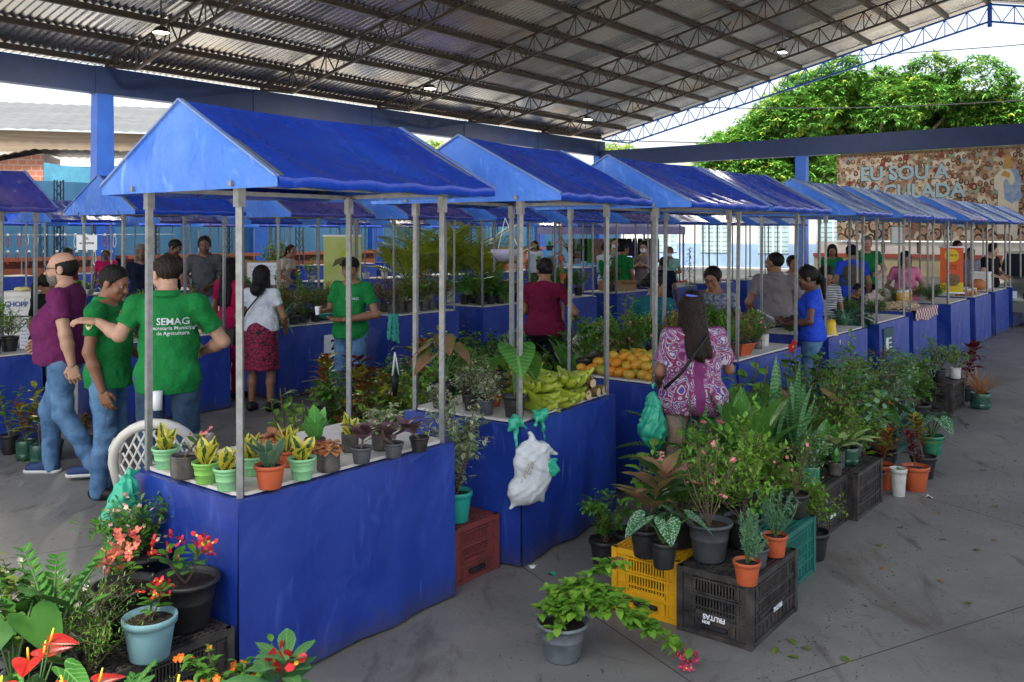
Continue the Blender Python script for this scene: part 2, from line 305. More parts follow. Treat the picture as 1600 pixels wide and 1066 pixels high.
def hall():
    h = empty('market_hall', G(14, 4), 0, 'open market hall with a dark steel truss roof over the stalls', 'hall')
    org = G(14, 4)
    L = lambda a, b, z=0: G(a, b, z)-org
    # corrugated sheets: waves run along the slope
    for sgn, nm in ((1, 'roof_slope'), (-1, 'roof_slope')):
        b0, b1 = BR, (BW+.5 if sgn > 0 else BN-.5)
        mb = MB(); na = int((AE+.4-A0)/.055); vs = []; bs = [b0+(b1-b0)*k/3 for k in range(4)]
        aa = np.linspace(A0, AE+.4, na+1)
        for bb in bs:
            for i, a in enumerate(aa): vs.append(L(a, bb, roofz(bb)+.12+.025*math.sin(2*PI*a/.22)))
        mb.add(vs, [(k*(na+1)+i, k*(na+1)+i+1, (k+1)*(na+1)+i+1, (k+1)*(na+1)+i) for k in range(3) for i in range(na)], M_roof)
        mb.build(nm, h)
    # purlins: a bottom flange and a web with a toothed line of sheet ends
    for s in (1, -1):
        npl = 12 if s > 0 else 7
        for k in range(npl+1):
            if s < 0 and k == 0: continue
            b = BR+s*(EXT[s]-.15)*k/npl; z = roofz(b); mb = MB()
            mb.bar(L(A0, b, z+.02), L(AE, b, z+.02), .07, M_steeld, .13)
            mb.bar(L(A0, b+.06, z-.06), L(AE, b+.06, z-.06), .13, M_steeld, .02)
            mb.build('purlin', h)
    a = AE; k = 0
    while a > A0-.1:
        for s in (1, -1):
            mb = MB(); mt = M_bluecol if k == 0 else M_steeld; n = 22 if s > 0 else 12; dp = .72; d0 = .12 if k else .05
            pt = [(BR+s*(EXT[s]-.2)*i/n) for i in range(n+1)]
            for off in (0,):
                aa = a+off
                for i in range(n):
                    z0 = roofz(pt[i])-d0; z1 = roofz(pt[i+1])-d0
                    dd0 = dp if i < n-2 else dp*(n-i)/2*.95+.05; dd1 = dp if i+1 < n-2 else dp*(n-i-1)/2*.95+.05
                    mb.bar(L(aa, pt[i], z0), L(aa, pt[i+1], z1), .075, mt); mb.bar(L(aa, pt[i], z0-dd0), L(aa, pt[i+1], z1-dd1), .075, mt)
                    mb.bar(L(aa, pt[i], z0), L(aa, (pt[i]+pt[i+1])/2, (z0-dd0+z1-dd1)/2), .035, mt); mb.bar(L(aa, (pt[i]+pt[i+1])/2, (z0-dd0+z1-dd1)/2), L(aa, pt[i+1], z1), .035, mt)
                    mb.bar(L(aa, pt[i], z0), L(aa, pt[i], z0-dd0), .03, mt)
            for i in range(0, n+1, 2):   # ties across the twin chords and knee braces to the purlins
                pass
                if k and i < n-1 and i % 4 == 0: mb.bar(L(a, pt[i], roofz(pt[i])-d0-dp*.97), L(a+1.0, pt[i], roofz(pt[i])-.04), .03, mt)
            mb.build('truss', h)
        k += 1; a -= DT
    mb = MB(); mb.box(L(AE, BR, ZR-.5), (.16, .16, 1.0), M_bluecol, Matrix.Rotation(ROWZ, 3, 'Z')); mb.build('king_post', h)
    # side ring beams and columns
    rz = Matrix.Rotation(ROWZ, 3, 'Z')
    for b in (BW, BN):
        mb = MB(); mb.bar(L(A0, b, 6.5), L(AE, b, 6.5), .78, M_navy, .38) if False else mb.box(L((A0+AE)/2, b, roofz(b)-.55), (AE-A0+.4, .38, .8), M_navy, rz); mb.build('ring_beam', h)
    mb = MB(); mb.box(L(AE, (BW+BN)/2, 5.95), (.38, BW-BN-.42, .85), M_navy, rz); mb.build('end_beam', h)
    a = AE
    while a > A0:
        mb = MB(); mb.box(L(a, BW, 3.05), (.62, .40, 6.1), M_bluecol, rz, top=(.5, .38)); mb.box(L(a, BW-.012, 6.5), (.62, .40, .82), M_navy, rz); mb.build('column', h)
        mb = MB(); mb.box(L(a, BN, 4), (.5, .40, 8), M_bluecol, rz, top=(.45, .38)); mb.build('column', h)
        a -= DT
    for b in (BW-11.3, BR-2, BN+.3): mb = MB(); mb.box(L(AE, b, 2.76), (.4, .5, 5.52), M_bluecol, rz); mb.build('column', h)
    return h
hall()
# perimeter wall with terracotta bench panels and dark lattice posts
def back_wall():
    w_ = empty('perimeter_wall', G(14, BW), ROWZ, 'light blue painted wall behind the stalls with terracotta counters', 'wall')
    mb = MB(); mb.box((0, .12, 1.7), (56, .15, 3.4), M_bluewall)
    mb.build('wall', w_)
    a = AE
    while a > A0+DT:
        if a < 36:
            mb = MB(); x = a-14-DT/2
            mb.box((x, -.35, .55), (DT-1.0, .5, 1.1), M_terra); mb.box((x, -.38, 1.16), (DT-.8, .7, .1), mat('terracotta_slab', (.28, .08, .04), .6)); mb.build('counter', w_)
            for o in (-1.45, 1.2):
                mb = MB()
                for dx in (-.09, .09):
                    for dy in (-.09, .09): mb.box((x+o+dx, -.18+dy-.45, 1.7), (.025, .025, 3.4), M_black)
                for i in range(14):
                    z = .12+i*.235; mb.bar((x+o-.09, -.72, z), (x+o+.09, -.72, z+.235), .016, M_black); mb.bar((x+o+.09, -.54, z), (x+o-.09, -.54, z+.235), .016, M_black)
                mb.build('lattice_post', w_)
        a -= DT
back_wall()
def low_end_wall():
    # white house front and kerb behind the far end of the hall
    w_ = empty('white_house', G(AE+5, BW-6), ROWZ, 'white rendered house with pale blue shuttered windows behind the far end', 'house')
    mb = MB(); mb.box((0, 0, 1.95), (.3, 15, 3.9), mat('old_white_render', (.40, .40, .38), .7, c2=(.30, .31, .30), ns=1.5))
    mb.build('wall', w_)
    mb = MB(); mb.box((.9, 0, 4.1), (2.2, 15.4, .12), mat('fibre_cement_roof', (.32, .31, .29), .8, c2=(.22, .21, .2), ns=5)); mb.build('roof', w_)
    sh = mat('pale_blue_shutter', (.22, .30, .33), .6, c2=(.18, .26, .29), ns=3); bl = mat('blue_dado_paint', (.16, .24, .36), .7, c2=(.12, .19, .3), ns=2)
    mb = MB(); mb.box((-.165, 0, .65), (.02, 14.9, 1.3), bl); mb.build('dado', w_)
    for y in (-5.2, -2.0, 1.4, 4.6):
        mb = MB(); mb.box((-.18, y, 1.95), (.06, 1.7, 2.3), sh)
        for i in range(1, 4): mb.box((-.22, y-.85+i*.425, 1.95), (.03, .04, 2.3), M_white)
        for i in range(9): mb.box((-.215, y, .95+i*.25), (.02, 1.6, .03), sh)
        fr = mb.build('window', w_)
low_end_wall()
def mural():
    # printed crowd panel hung under the end beam: flat figures a few mm proud of the panel
    b1 = BW-12.9; wd = 13.5; zt, zb = 5.5, 1.55; H = zt-zb
    root = empty('printed_mural', G(AE+.1, b1, zb), ROWZ-PI/2, 'large printed mural of a crowd with blue lettering hung under the end beam', 'mural')
    bgm = mat('mural_brown_print', (.24, .16, .10), .8, c2=(.40, .29, .20), ns=3); mb = MB()
    mb.box((wd/2, .03, H/2), (wd, .05, H), bgm); mb.build('panel', root)
    rs = np.random.default_rng(3)
    shirts = [mat('mural_shirt_%s' % n_, c, .8) for n_, c in (('cream', (.46, .40, .31)), ('white', (.52, .49, .43)), ('rust', (.28, .16, .10)), ('red', (.20, .03, .03)), ('sage', (.24, .26, .20)), ('pink', (.42, .29, .24)), ('brown', (.17, .11, .08)), ('blue', (.22, .29, .33)))]
    skins = [mat('mural_skin_%s' % n_, c, .8) for n_, c in (('tan', (.36, .2, .12)), ('brown', (.24, .12, .07)), ('light', (.43, .28, .19)))]
    hairs = [mat('mural_hair_dark', (.025, .016, .012), .8), mat('mural_hair_brown', (.07, .04, .025), .8)]
    mb = MB(); rows = 15
    def disc(cx, cz, rx, rz_, y, m, n=10):
        vs = [Vector((cx+rx*math.cos(2*PI*j/n), y, cz+rz_*math.sin(2*PI*j/n))) for j in range(n)]
        vs = [Vector((min(max(v.x, .01), wd-.01), v.y, min(max(v.z, .01), H-.01))) for v in vs]
        mb.add(vs, [tuple(range(n))], m, smooth=False)
    y = -.001
    for r_ in range(rows):
        z = H-.05-r_*H/rows*1.0; sc = .62+.45*r_/rows
        if r_ > 11: sc = 1.7
        x = rs.uniform(0, .3)
        while x < wd:
            s = sc*rs.uniform(.85, 1.15); zz = z-rs.uniform(0, .16); y -= .00003
            sh_ = shirts[int(rs.choice(8, p=[.24, .22, .08, .05, .1, .09, .16, .06]))]; sk_ = skins[int(rs.integers(3))]; ha = hairs[int(rs.integers(2))]
            disc(x, zz-.30*s, .22*s, .20*s, y, sh_); 
            if rs.random() < .4: disc(x, zz-.04*s, .13*s, .16*s, y-.00001, ha)
            disc(x, zz+.045*s, .083*s, .085*s, y-.00002, ha); disc(x, zz-.02*s, .078*s, .105*s, y-.00003, sk_)
            disc(x-.028*s, zz+.0*s, .016*s, .010*s, y-.00004, hairs[0], 5); disc(x+.028*s, zz+.0*s, .016*s, .010*s, y-.00004, hairs[0], 5); disc(x, zz-.065*s, .025*s, .01*s, y-.00004, shirts[2], 5)
            x += s*rs.uniform(.26, .40)
    mb.build('crowd_print', root)
    # robed statue print
    mb = MB(); y -= .004; q = lambda pts, m: (mb.add([Vector((6.95+px*.72, y, pz)) for px, pz in pts], [tuple(range(len(pts)))], m, smooth=False))
    cr = mat('mural_robe_cream', (.60, .56, .48), .8, c2=(.5, .46, .4), ns=6, aniso=(6, 1, .6)); bl = mat('mural_robe_blue', (.16, .26, .46), .8, c2=(.30, .38, .52), ns=5); gd = mat('mural_gold', (.42, .25, .07), .8)
    q([(-.5, .3), (.55, .3), (.62, 1.4), (.6, 2.3), (.42, 2.9), (.1, 3.05), (-.25, 3.0), (-.62, 2.7), (-.65, 2.2), (-.42, 2.1), (-.45, 1.2)], cr); y -= .001
    q([(.1, 3.1), (.55, 2.95), (.75, 2.6), (.72, 2.1), (.82, 1.8), (.3, 1.55), (-.1, 1.75), (-.15, 2.5), (.0, 2.6), (.25, 2.3), (.45, 2.5), (.35, 2.8)], bl); y -= .001
    q([(-.1, 3.0), (.25, 3.0), (.28, 3.3), (.2, 3.55), (.05, 3.62), (-.1, 3.5), (-.13, 3.25)], gd); q([(-.3, 2.75), (.15, 2.62), (.2, 2.8), (-.1, 2.95)], gd)
    mb.build('robed_figure_print', root)
    lt = mat('mural_lettering_blue', (.30, .44, .54), .7); ls = mat('mural_lettering_shadow', (.03, .07, .11), .7)
    for t, z, x in (('EU SOU A', 2.98, 2.9), ('IMACULADA', 2.16, 3.0), ('CONCEIÇÃO', 1.33, 3.05)):
        for mm, dx, yy in ((ls, -.035, -.011), (lt, 0, -.014)):
            text(root, t, .86, mm, (x+dx, yy-.004, z+dx), (PI/2, 0, 0), bold=.018, space=.97)
    # terracotta ledge and white low wall under it
    lw = empty('low_wall', G(AE+.3, b1-6.5, 0), ROWZ-PI/2, 'low white wall with a red painted ledge under the crowd mural', 'wall')
    mb = MB(); mb.box((0, .1, .75), (15, .2, 1.5), M_white); mb.build('wall', lw)
    mb = MB(); mb.box((0, -.25, .88), (15, .5, .16), mat('red_ledge_paint', (.33, .07, .05), .6)); mb.box((0, -.2, .4), (15, .36, .8), mat('cream_base_paint', (.5, .42, .25), .7, c2=(.4, .33, .2), ns=2)); mb.build('ledge', lw)
    for i in range(9):
        mb = MB(); mb.box((-6+i*1.5, -.012, 1.25), (.16, .02, .5), mat('brown_post_paint', (.08, .05, .04), .7)); mb.build('post_strip', lw)
mural()
# ---------------------------------------------------------------- stalls
ZT = .805
def cloth_side(mb, p0, p1, z0, z1, out, seed, m, wav=.012, nu=22, nv=10):
    p0 = Vector(p0); p1 = Vector(p1); L = (p1-p0).length; out = Vector(out); ph = seed*1.7
    def fn(u, v):
        p = p0.lerp(p1, u); z = z0+(z1-z0)*v; e = min(1, 6*u, 6*(1-u)); d = (1-v)**.7
        k = .024+wav*e*d*(math.sin(u*L*9+ph+2*z)+.6*math.sin(u*L*17+ph*2-5*z))+.35*wav*e*math.sin(7*z+u*5+ph)*min(1, 5*(1-v))
        k += .02*(1-v)*.5
        return Vector((p.x, p.y, z))+out*k
    mb.grid(fn, nu, nv, m)
def make_stall(name, loc, rz, L=1.27, D=.75, label=None, group=None, seed=0, canopy=None, posts=True, top='board', lean=(0, 0), hem=True, detail=1, wav=.012):
    root = empty(name, loc, rz, label, 'market stall', group); rs = random.Random(seed)
    canopy = canopy or M_tarptop; zt = ZT
    # local: x along the stall, y away from the customers (front at y=0)
    mb = MB(); nu, nv = (26, 12) if detail else (8, 4)
    for p0, p1, out in (((-.024, 0), (L+.024, 0), (0, -1, 0)), ((L, -.024), (L, D+.024), (1, 0, 0)), ((L+.024, D), (-.024, D), (0, 1, 0)), ((0, D+.024), (0, -.024), (-1, 0, 0))):
        cloth_side(mb, (*p0, 0), (*p1, 0), .015, zt, out, seed+p0[0]*3+p1[1], M_tarp, wav, nu, nv)
    mb.add([Vector((-.024, -.024, zt)), Vector((L+.024, -.024, zt)), Vector((L+.024, D+.024, zt)), Vector((-.024, D+.024, zt))], [(0, 1, 2, 3)], M_tarp, smooth=False)
    mb.build('table_cloth', root)
    mb = MB(); o = .015; n = 8; pts = []
    for cx, cy, a0 in ((L-.07, .07, -90), (L-.07, D-.07, 0), (.07, D-.07, 90), (.07, .07, 180)):
        for i in range(n//2+1): t = R(a0+90*i/(n//2)); pts.append((cx+.06*math.cos(t)+rs.uniform(-.003, .003), cy+.06*math.sin(t)))
    k = len(pts); zb = zt+.006
    mb.add([Vector((x, y, zb)) for x, y in pts]+[Vector((x, y, zb+.014)) for x, y in pts], [tuple(range(k, 2*k)), tuple(range(k-1, -1, -1))]+[(i, (i+1) % k, k+(i+1) % k, k+i) for i in range(k)], M_board, smooth=False)
    mb.build('table_top', root)
    ze = 2.10; ov = .29; ch = .36
    for x, y in ((.022, .022), (L-.022, .022), (.022, D-.022), (L-.022, D-.022)):
        mb = MB(); dx, dy = lean[0]+rs.uniform(-.012, .012), lean[1]+rs.uniform(-.012, .012)
        mb.bar((x, y, .0), (x+dx, y+dy, ze), .026, M_steel); 
        if detail: mb.box((x+dx, y+dy, ze-.05), (.036, .036, .085), M_steel)
        mb.build('post', root)
    mb = MB(); lx, ly = lean
    for y in (0, D): mb.bar((lx-.05, y+ly, ze), (L+.05+lx, y+ly, ze), .022, M_steel)
    for x in (0, L): mb.bar((x+lx, -.2+ly, ze+.002), (x+lx, D+.2+ly, ze+.002), .022, M_steel); 
    for x in (0, L): mb.bar((x+lx, -ov+ly+.02, ze+.02), (x+lx, D/2+ly, ze+ch), .02, M_steel); mb.bar((x+lx, D+ov+ly-.02, ze+.02), (x+lx, D/2+ly, ze+ch), .02, M_steel)
    mb.build('canopy_frame', root)
    # canopy: two slopes that sag between the bars, closed gables, small drop hem
    x0, x1 = -.03+lx, L+.03+lx; yf, yb, ym = -ov+ly, D+ov+ly, D/2+ly; zr = ze+ch+.015; ze_ = ze+.02
    def slope(ya, sg):
        def fn(u, v):
            x = x0+(x1-x0)*u; y = ya+(ym-ya)*v; z = ze_+(zr-ze_)*v
            e = math.sin(PI*u); s = -.03*e*math.sin(PI*v)-.012*e*v+.006*math.sin(u*19+seed)*math.sin(PI*v)-.006*math.sin(u*31+seed*2+v*4)*(1-v)
            return Vector((x, y, z+s))
        return fn
    mb = MB(); mb.grid(slope(yf, 1), 24 if detail else 8, 8 if detail else 3, canopy); mb.grid(slope(yb, -1), 24 if detail else 8, 8 if detail else 3, canopy)
    for yy, sg in ((yf, -1), (yb, 1)):     # drop hem and the part turned under
        mb.grid(lambda u, v: Vector((x0+(x1-x0)*u, yy+sg*.003+(-sg)*.30*max(0, v-.3), ze_-.045*min(1, v/.3)+.03*max(0, v-.3)-.006*math.sin(u*31+seed*2))), 16 if detail else 4, 4, M_tarptop if canopy is M_tarpold else canopy)
    mb.build('canopy', root)
    for xx, sg in ((x0, -1), (x1, 1)):
        mb = MB()
        def fn(u, v):
            y = yf+(yb-yf)*u; hh = (zr-ze_)*(1-abs(2*u-1)); z = ze_-.04*(1-v)+hh*v
            return Vector((xx+sg*(.004+.018*math.sin(PI*u)*math.sin(PI*v)+.005*math.sin(u*14+seed+v*9)*v*(1-v)), y, z))
        mb.grid(fn, 16 if detail else 6, 6 if detail else 3, M_gable)
        gb = mb.build('gable', root)
        if hem:
            mb = MB()
            for y in (yf, yb): mb.bar((xx+sg*.006, y, ze_+.002), (xx+sg*.006, ym, zr+.004), .022, M_hem, .008)
            mb.build('gable_hem', gb)
    return root
grp = 'blue canopied market stalls'
FR = [  # front row: a, angle offset, length, depth, canopy, description
 (0.0, 0, 1.27, .755, None, 'nearest blue stall with small houseplants on its white board', (-.0, 0)),
 (None, 5.5, 1.15, .80, None, 'blue stall with plantains on its table, second from the camera in the front row', (0, 0)),
 (3.48, 0, 1.30, .78, None, 'blue stall with orange mangoes on its table, beside the woman in paisley', (.03, 0)),
 (4.90, 0, 1.37, .75, None, 'blue stall with a terracotta planter on its board, in front of the man in grey', (.08, 0)),
 (7.15, 0, 1.25, .75, M_tarpold, 'stall with a faded canopy right behind the woman in the blue top', (.03, 0)),
 (8.95, 0, 1.25, .75, M_tarpold, 'stall with kale bunches and roots under a faded canopy', (.03, 0)),
 (10.9, 0, 1.27, .75, M_tarpold, 'stall with shelled beans on a checked cloth under a faded canopy', (0, 0)),
 (12.7, 0, 1.27, .75, M_tarpmauve, 'stall with herb bunches just past the beans stall', (0, 0)),
 (14.5, 0, 1.27, .75, M_tarpold, 'stall with jars on its table, third from the far end of the front row', (0, 0)),
 (16.3, 0, 1.27, .75, M_tarpold, 'stall with a box and melon, second from the far end of the front row', (0, 0)),
 (18.1, 0, 1.27, .75, None, 'last blue stall at the far end of the front row, near the parked car', (0, 0)),
]
STALLS = []
for i, (a, da, L, D, cv, lab, lean) in enumerate(FR):
    loc = G(a, 0) if a is not None else Vector((.044, 5.10, 0))
    if i == 6: loc = G(a, .1)
    STALLS.append(make_stall('market_stall', loc, ROWZ+R(da-.4 if i else 0), L, D, lab, grp, i*1.3, cv, lean=lean, detail=1, wav=.016 if i == 1 else .010))
for o in list(STALLS[10].children): pass
# second row facing the front row, third and fourth rows behind
SECOND = [(-1.6, 'blue stall at the left edge, with plants behind the man in purple'), (.35, 'blue stall behind the men in purple and green, in the second row'), (2.35, 'stall beside the woman in the white t-shirt, in the second row'),
          (4.2, 'stall with the 21 sign, behind the man with a cap'), (6.05, 'stall with a row of variegated plants and a teal cloth on its corner'), (7.85, 'stall with leafy pots behind the woman in maroon'), (9.7, 'second row stall left of the cardboard box stall'),
          (11.6, 'stall with a cardboard box on the table'), (13.5, 'second row stall with a tray of salads near the woman in glasses'), (15.4, 'second row stall behind the man in the grey polo'), (17.3, 'second row stall behind the man in the cap and vest'), (19.2, 'far right stall of the second row')]
for i, (a, lab) in enumerate(SECOND):
    STALLS.append(make_stall('market_stall', G(a, 5.24), ROWZ+R(random.Random(i).uniform(-1.5, 1.5)), 1.2, .75, lab, grp, 20+i*1.1, M_tarpmauve if i in (1, 3, 4, 7, 9) else None, detail=1 if i < 6 else 0, hem=i < 5))
back = make_stall('market_stall', G(-3, 12.2), ROWZ, 1.2, .75, 'blue stall of the third row, at the left end', grp, 41, None, detail=0, hem=False)
backm = make_stall('market_stall', G(0.9, 12.2), ROWZ, 1.2, .75, 'mauve topped stall of the third row, behind the seller in grey', grp, 42, M_tarpmauve, detail=0, hem=False)
def copy_tree(o, parent=None):
    c = o.copy(); COL.objects.link(c); c.parent = parent
    for ch in o.children: copy_tree(ch, c)
    return c
ORD = ['second', 'third', 'fourth', 'fifth', 'sixth', 'seventh', 'eighth', 'ninth', 'tenth', 'eleventh', 'twelfth', 'thirteenth']
k = 0
for i in range(13):
    a = -1.05+i*1.95
    if i == 1: continue
    c = copy_tree(backm if i % 3 == 1 else back); c.location = G(a, 12.2); c.rotation_euler = (0, 0, ROWZ+R(random.uniform(-2, 2)))
    c['label'] = 'blue canopied stall of the third row before the side wall, %s from its left end' % ORD[k]; k += 1
for i in range(13):
    a = 1.2+i*1.95; c = copy_tree(backm if i % 4 == 2 else back); c.location = G(a, 20.3); c.rotation_euler = (0, 0, ROWZ+R(random.uniform(-2, 2)))
    c['label'] = 'blue canopied stall beside the light blue wall, %s from the left end' % (['first']+ORD)[i]
# ---------------------------------------------------------------- people: smooth bodies from blended volumes
def _grid_eval(prims, cell, k0, fold=None):
    lo = np.array([1e9]*3); hi = -lo
    for p in prims: lo = np.minimum(lo, p['lo']); hi = np.maximum(hi, p['hi'])
    lo = lo-cell*2.5; hi = hi+cell*2.5; n = np.ceil((hi-lo)/cell).astype(int)+1
    F = np.full(n, 1.0, dtype=np.float32)
    for p in prims:
        k = p.get('k', k0); m = k+cell*2
        i0 = np.maximum(np.floor((p['lo']-m-lo)/cell).astype(int), 0); i1 = np.minimum(np.ceil((p['hi']+m-lo)/cell).astype(int)+1, n)
        xs = [lo[i]+cell*np.arange(i0[i], i1[i]) for i in range(3)]; X, Y, Z = np.meshgrid(*xs, indexing='ij')
        d = p['f'](X, Y, Z).astype(np.float32)
        for (pt, nr) in p.get('cut', ()): d = np.maximum(d, (X-pt[0])*nr[0]+(Y-pt[1])*nr[1]+(Z-pt[2])*nr[2])
        s = (slice(i0[0], i1[0]), slice(i0[1], i1[1]), slice(i0[2], i1[2])); A = F[s]
        if p.get('sub'): F[s] = np.maximum(A, -d)
        elif k > 0:
            h = np.clip(.5+.5*(A-d)/k, 0, 1); F[s] = A*(1-h)+d*h-k*h*(1-h)
        else: F[s] = np.minimum(A, d)
    if fold is not None:
        xs = [lo[i]+cell*np.arange(n[i]) for i in range(3)]; X, Y, Z = np.meshgrid(*xs, indexing='ij'); F = F+fold(X, Y, Z).astype(np.float32)
    return F, lo
def surface_nets(F, lo, cell):
    ins = F < 0; n = F.shape; c = tuple(k-1 for k in n)
    S = np.zeros(c+(3,), np.float32); N = np.zeros(c, np.float32)
    cor = [(i, j, k) for i in (0, 1) for j in (0, 1) for k in (0, 1)]
    sl = lambda o: tuple(slice(o[i], o[i]+c[i]) for i in range(3))
    for a in cor:
        for ax in range(3):
            if a[ax]: continue
            b = list(a); b[ax] = 1; b = tuple(b); fa = F[sl(a)]; fb = F[sl(b)]; m = ins[sl(a)] != ins[sl(b)]
            t = np.where(m, fa/np.where(m, fa-fb, 1), 0)
            for i in range(3): S[..., i] += np.where(m, a[i]+(t if i == ax else 0), 0)
            N += m
    act = N > 0; idx = -np.ones(c, np.int64); idx[act] = np.arange(act.sum()); ii = np.argwhere(act)
    V = (S[act]/N[act][:, None]+ii)*cell+lo
    faces = []
    for ax in range(3):
        o1, o2 = (ax+1) % 3, (ax+2) % 3
        a = [slice(0, None)]*3; b = [slice(0, None)]*3; a[ax] = slice(0, n[ax]-1); b[ax] = slice(1, n[ax])
        for o in (o1, o2): a[o] = slice(1, n[o]-1); b[o] = slice(1, n[o]-1)
        A = ins[tuple(a)]; B = ins[tuple(b)]; m = A != B; e = np.argwhere(m); fl = A[m]
        e = e.copy(); e[:, o1] += 1; e[:, o2] += 1
        def g(d1, d2):
            q = e.copy(); q[:, o1] += d1; q[:, o2] += d2; return idx[q[:, 0], q[:, 1], q[:, 2]]
        q = np.stack([g(-1, -1), g(0, -1), g(0, 0), g(-1, 0)], 1); q[~fl] = q[~fl][:, ::-1]; faces.append(q)
    return V, np.concatenate(faces)
def cone(p0, p1, r0, r1, **kw):
    p0 = np.array(p0, float); p1 = np.array(p1, float); d = p1-p0; L2 = max(d@d, 1e-9); rm = max(r0, r1); fl = kw.pop('flat', None)
    def f(X, Y, Z):
        t = np.clip(((X-p0[0])*d[0]+(Y-p0[1])*d[1]+(Z-p0[2])*d[2])/L2, 0, 1)
        return np.sqrt((X-p0[0]-t*d[0])**2+(Y-p0[1]-t*d[1])**2+(Z-p0[2]-t*d[2])**2)-(r0+(r1-r0)*t)
    r = dict(f=f, lo=np.minimum(p0, p1)-rm, hi=np.maximum(p0, p1)+rm, **kw)
    if fl: u = d/math.sqrt(L2); r['cut'] = list(r.get('cut', ()))+[(p1, u)]
    return r
def ell(c, rad, rot=None, **kw):
    c = np.array(c, float); r = np.array(rad, float); Rm = np.eye(3) if rot is None else np.array(rot); e = np.sqrt((Rm**2)@(r**2))
    def f(X, Y, Z):
        dx, dy, dz = X-c[0], Y-c[1], Z-c[2]
        a = (Rm[0, 0]*dx+Rm[1, 0]*dy+Rm[2, 0]*dz); b = (Rm[0, 1]*dx+Rm[1, 1]*dy+Rm[2, 1]*dz); g = (Rm[0, 2]*dx+Rm[1, 2]*dy+Rm[2, 2]*dz)
        k0 = np.sqrt((a/r[0])**2+(b/r[1])**2+(g/r[2])**2); k1 = np.sqrt((a/r[0]**2)**2+(b/r[1]**2)**2+(g/r[2]**2)**2)+1e-6
        return k0*(k0-1)/k1
    return dict(f=f, lo=c-e, hi=c+e, **kw)
def sdf_build(layers, name, parent, matfn=None):
    vs = []; fs = []; mi = []; mats = []; off = 0
    for prims, cell, k, fold, m in layers:
        if not prims: continue
        F, lo = _grid_eval(prims, cell, k, fold); V, Q = surface_nets(F, lo, cell)
        if len(V) == 0: continue
        if m not in mats: mats.append(m)
        vs.append(V); fs.append(Q+off); off += len(V); mi.append(np.full(len(Q), mats.index(m)))
    V = np.concatenate(vs); Q = np.concatenate(fs); M_ = np.concatenate(mi)
    me = bpy.data.meshes.new(name); me.vertices.add(len(V)); me.vertices.foreach_set('co', V.astype(np.float32).ravel())
    me.loops.add(Q.size); me.loops.foreach_set('vertex_index', Q.astype(np.int32).ravel()); me.polygons.add(len(Q))
    me.polygons.foreach_set('loop_start', np.arange(0, Q.size, 4, dtype=np.int32)); me.polygons.foreach_set('loop_total', np.full(len(Q), 4, np.int32))
    for m in mats: me.materials.append(m)
    if matfn: M_ = matfn(V, Q, M_, me)
    me.polygons.foreach_set('material_index', M_.astype(np.int32)); me.update(calc_edges=True); me.validate()
    me.polygons.foreach_set('use_smooth', np.ones(len(me.polygons), bool)); return link(name, me, parent)
SKINS = {'tan': (.40, .21, .13), 'brown': (.27, .125, .07), 'dark': (.13, .058, .035), 'light': (.50, .29, .20)}
def skin(n):
    m = mat('skin_'+n, SKINS[n], .5, 0, tuple(c*.86 for c in SKINS[n]), 18, .12, 220, bd=.002)
    m.node_tree.nodes['Principled BSDF'].inputs['Subsurface Weight'].default_value = .12; m.node_tree.nodes['Principled BSDF'].inputs['Subsurface Radius'].default_value = (.02, .008, .004); return m
def fabric(n, c, c2=None, rough=.9): return mat('fabric_'+n, c, rough, 0, c2 or tuple(x*.78 for x in c), 6, .8, 11, bd=.045, spec=.15)
M_hair = mat('black_hair', (.004, .0035, .003), .55, 0, (.010, .008, .007), 70, .9, 120, aniso=(3, 3, .12), bd=.006, spec=.22)
M_hairb = mat('dark_brown_hair', (.007, .0045, .0035), .55, 0, (.026, .015, .011), 70, .9, 120, aniso=(3, 3, .12), bd=.006, spec=.22)
M_hairg = mat('greying_hair', (.06, .055, .05), .6, 0, (.16, .15, .14), 120, .4, 120)
M_eyew = mat('eye_white', (.30, .27, .25), .4); M_eyed = mat('eye_dark', (.012, .008, .006), .25)
M_denim = mat('blue_denim', (.05, .12, .24), .85, 0, (.13, .25, .42), 7, .5, 22, bd=.02, spec=.15)
M_denimd = mat('dark_denim', (.022, .045, .085), .85, 0, (.05, .09, .15), 7, .5, 22, bd=.02, spec=.15)
M_green = fabric('green_polo', (.010, .165, .04), (.015, .21, .052))
def foldfn(amp, seed=0):
    def f(X, Y, Z):
        a = np.sin(13*X+5*np.sin(9*Z+seed)+seed)*np.sin(17*Z+4*np.sin(11*Y+7*X+seed)); b = np.sin(31*Z+9*X+6*np.sin(8*Y+seed*2)+4*np.sin(14*X))
        c = np.sin(38*X+22*Y+9*Z+5*np.sin(12*Z+seed))
        return amp*(.55*a+.4*b*np.clip(a+.4, 0, 1)+.25*c)
    return f
def v3(*a): return np.array(a, float)
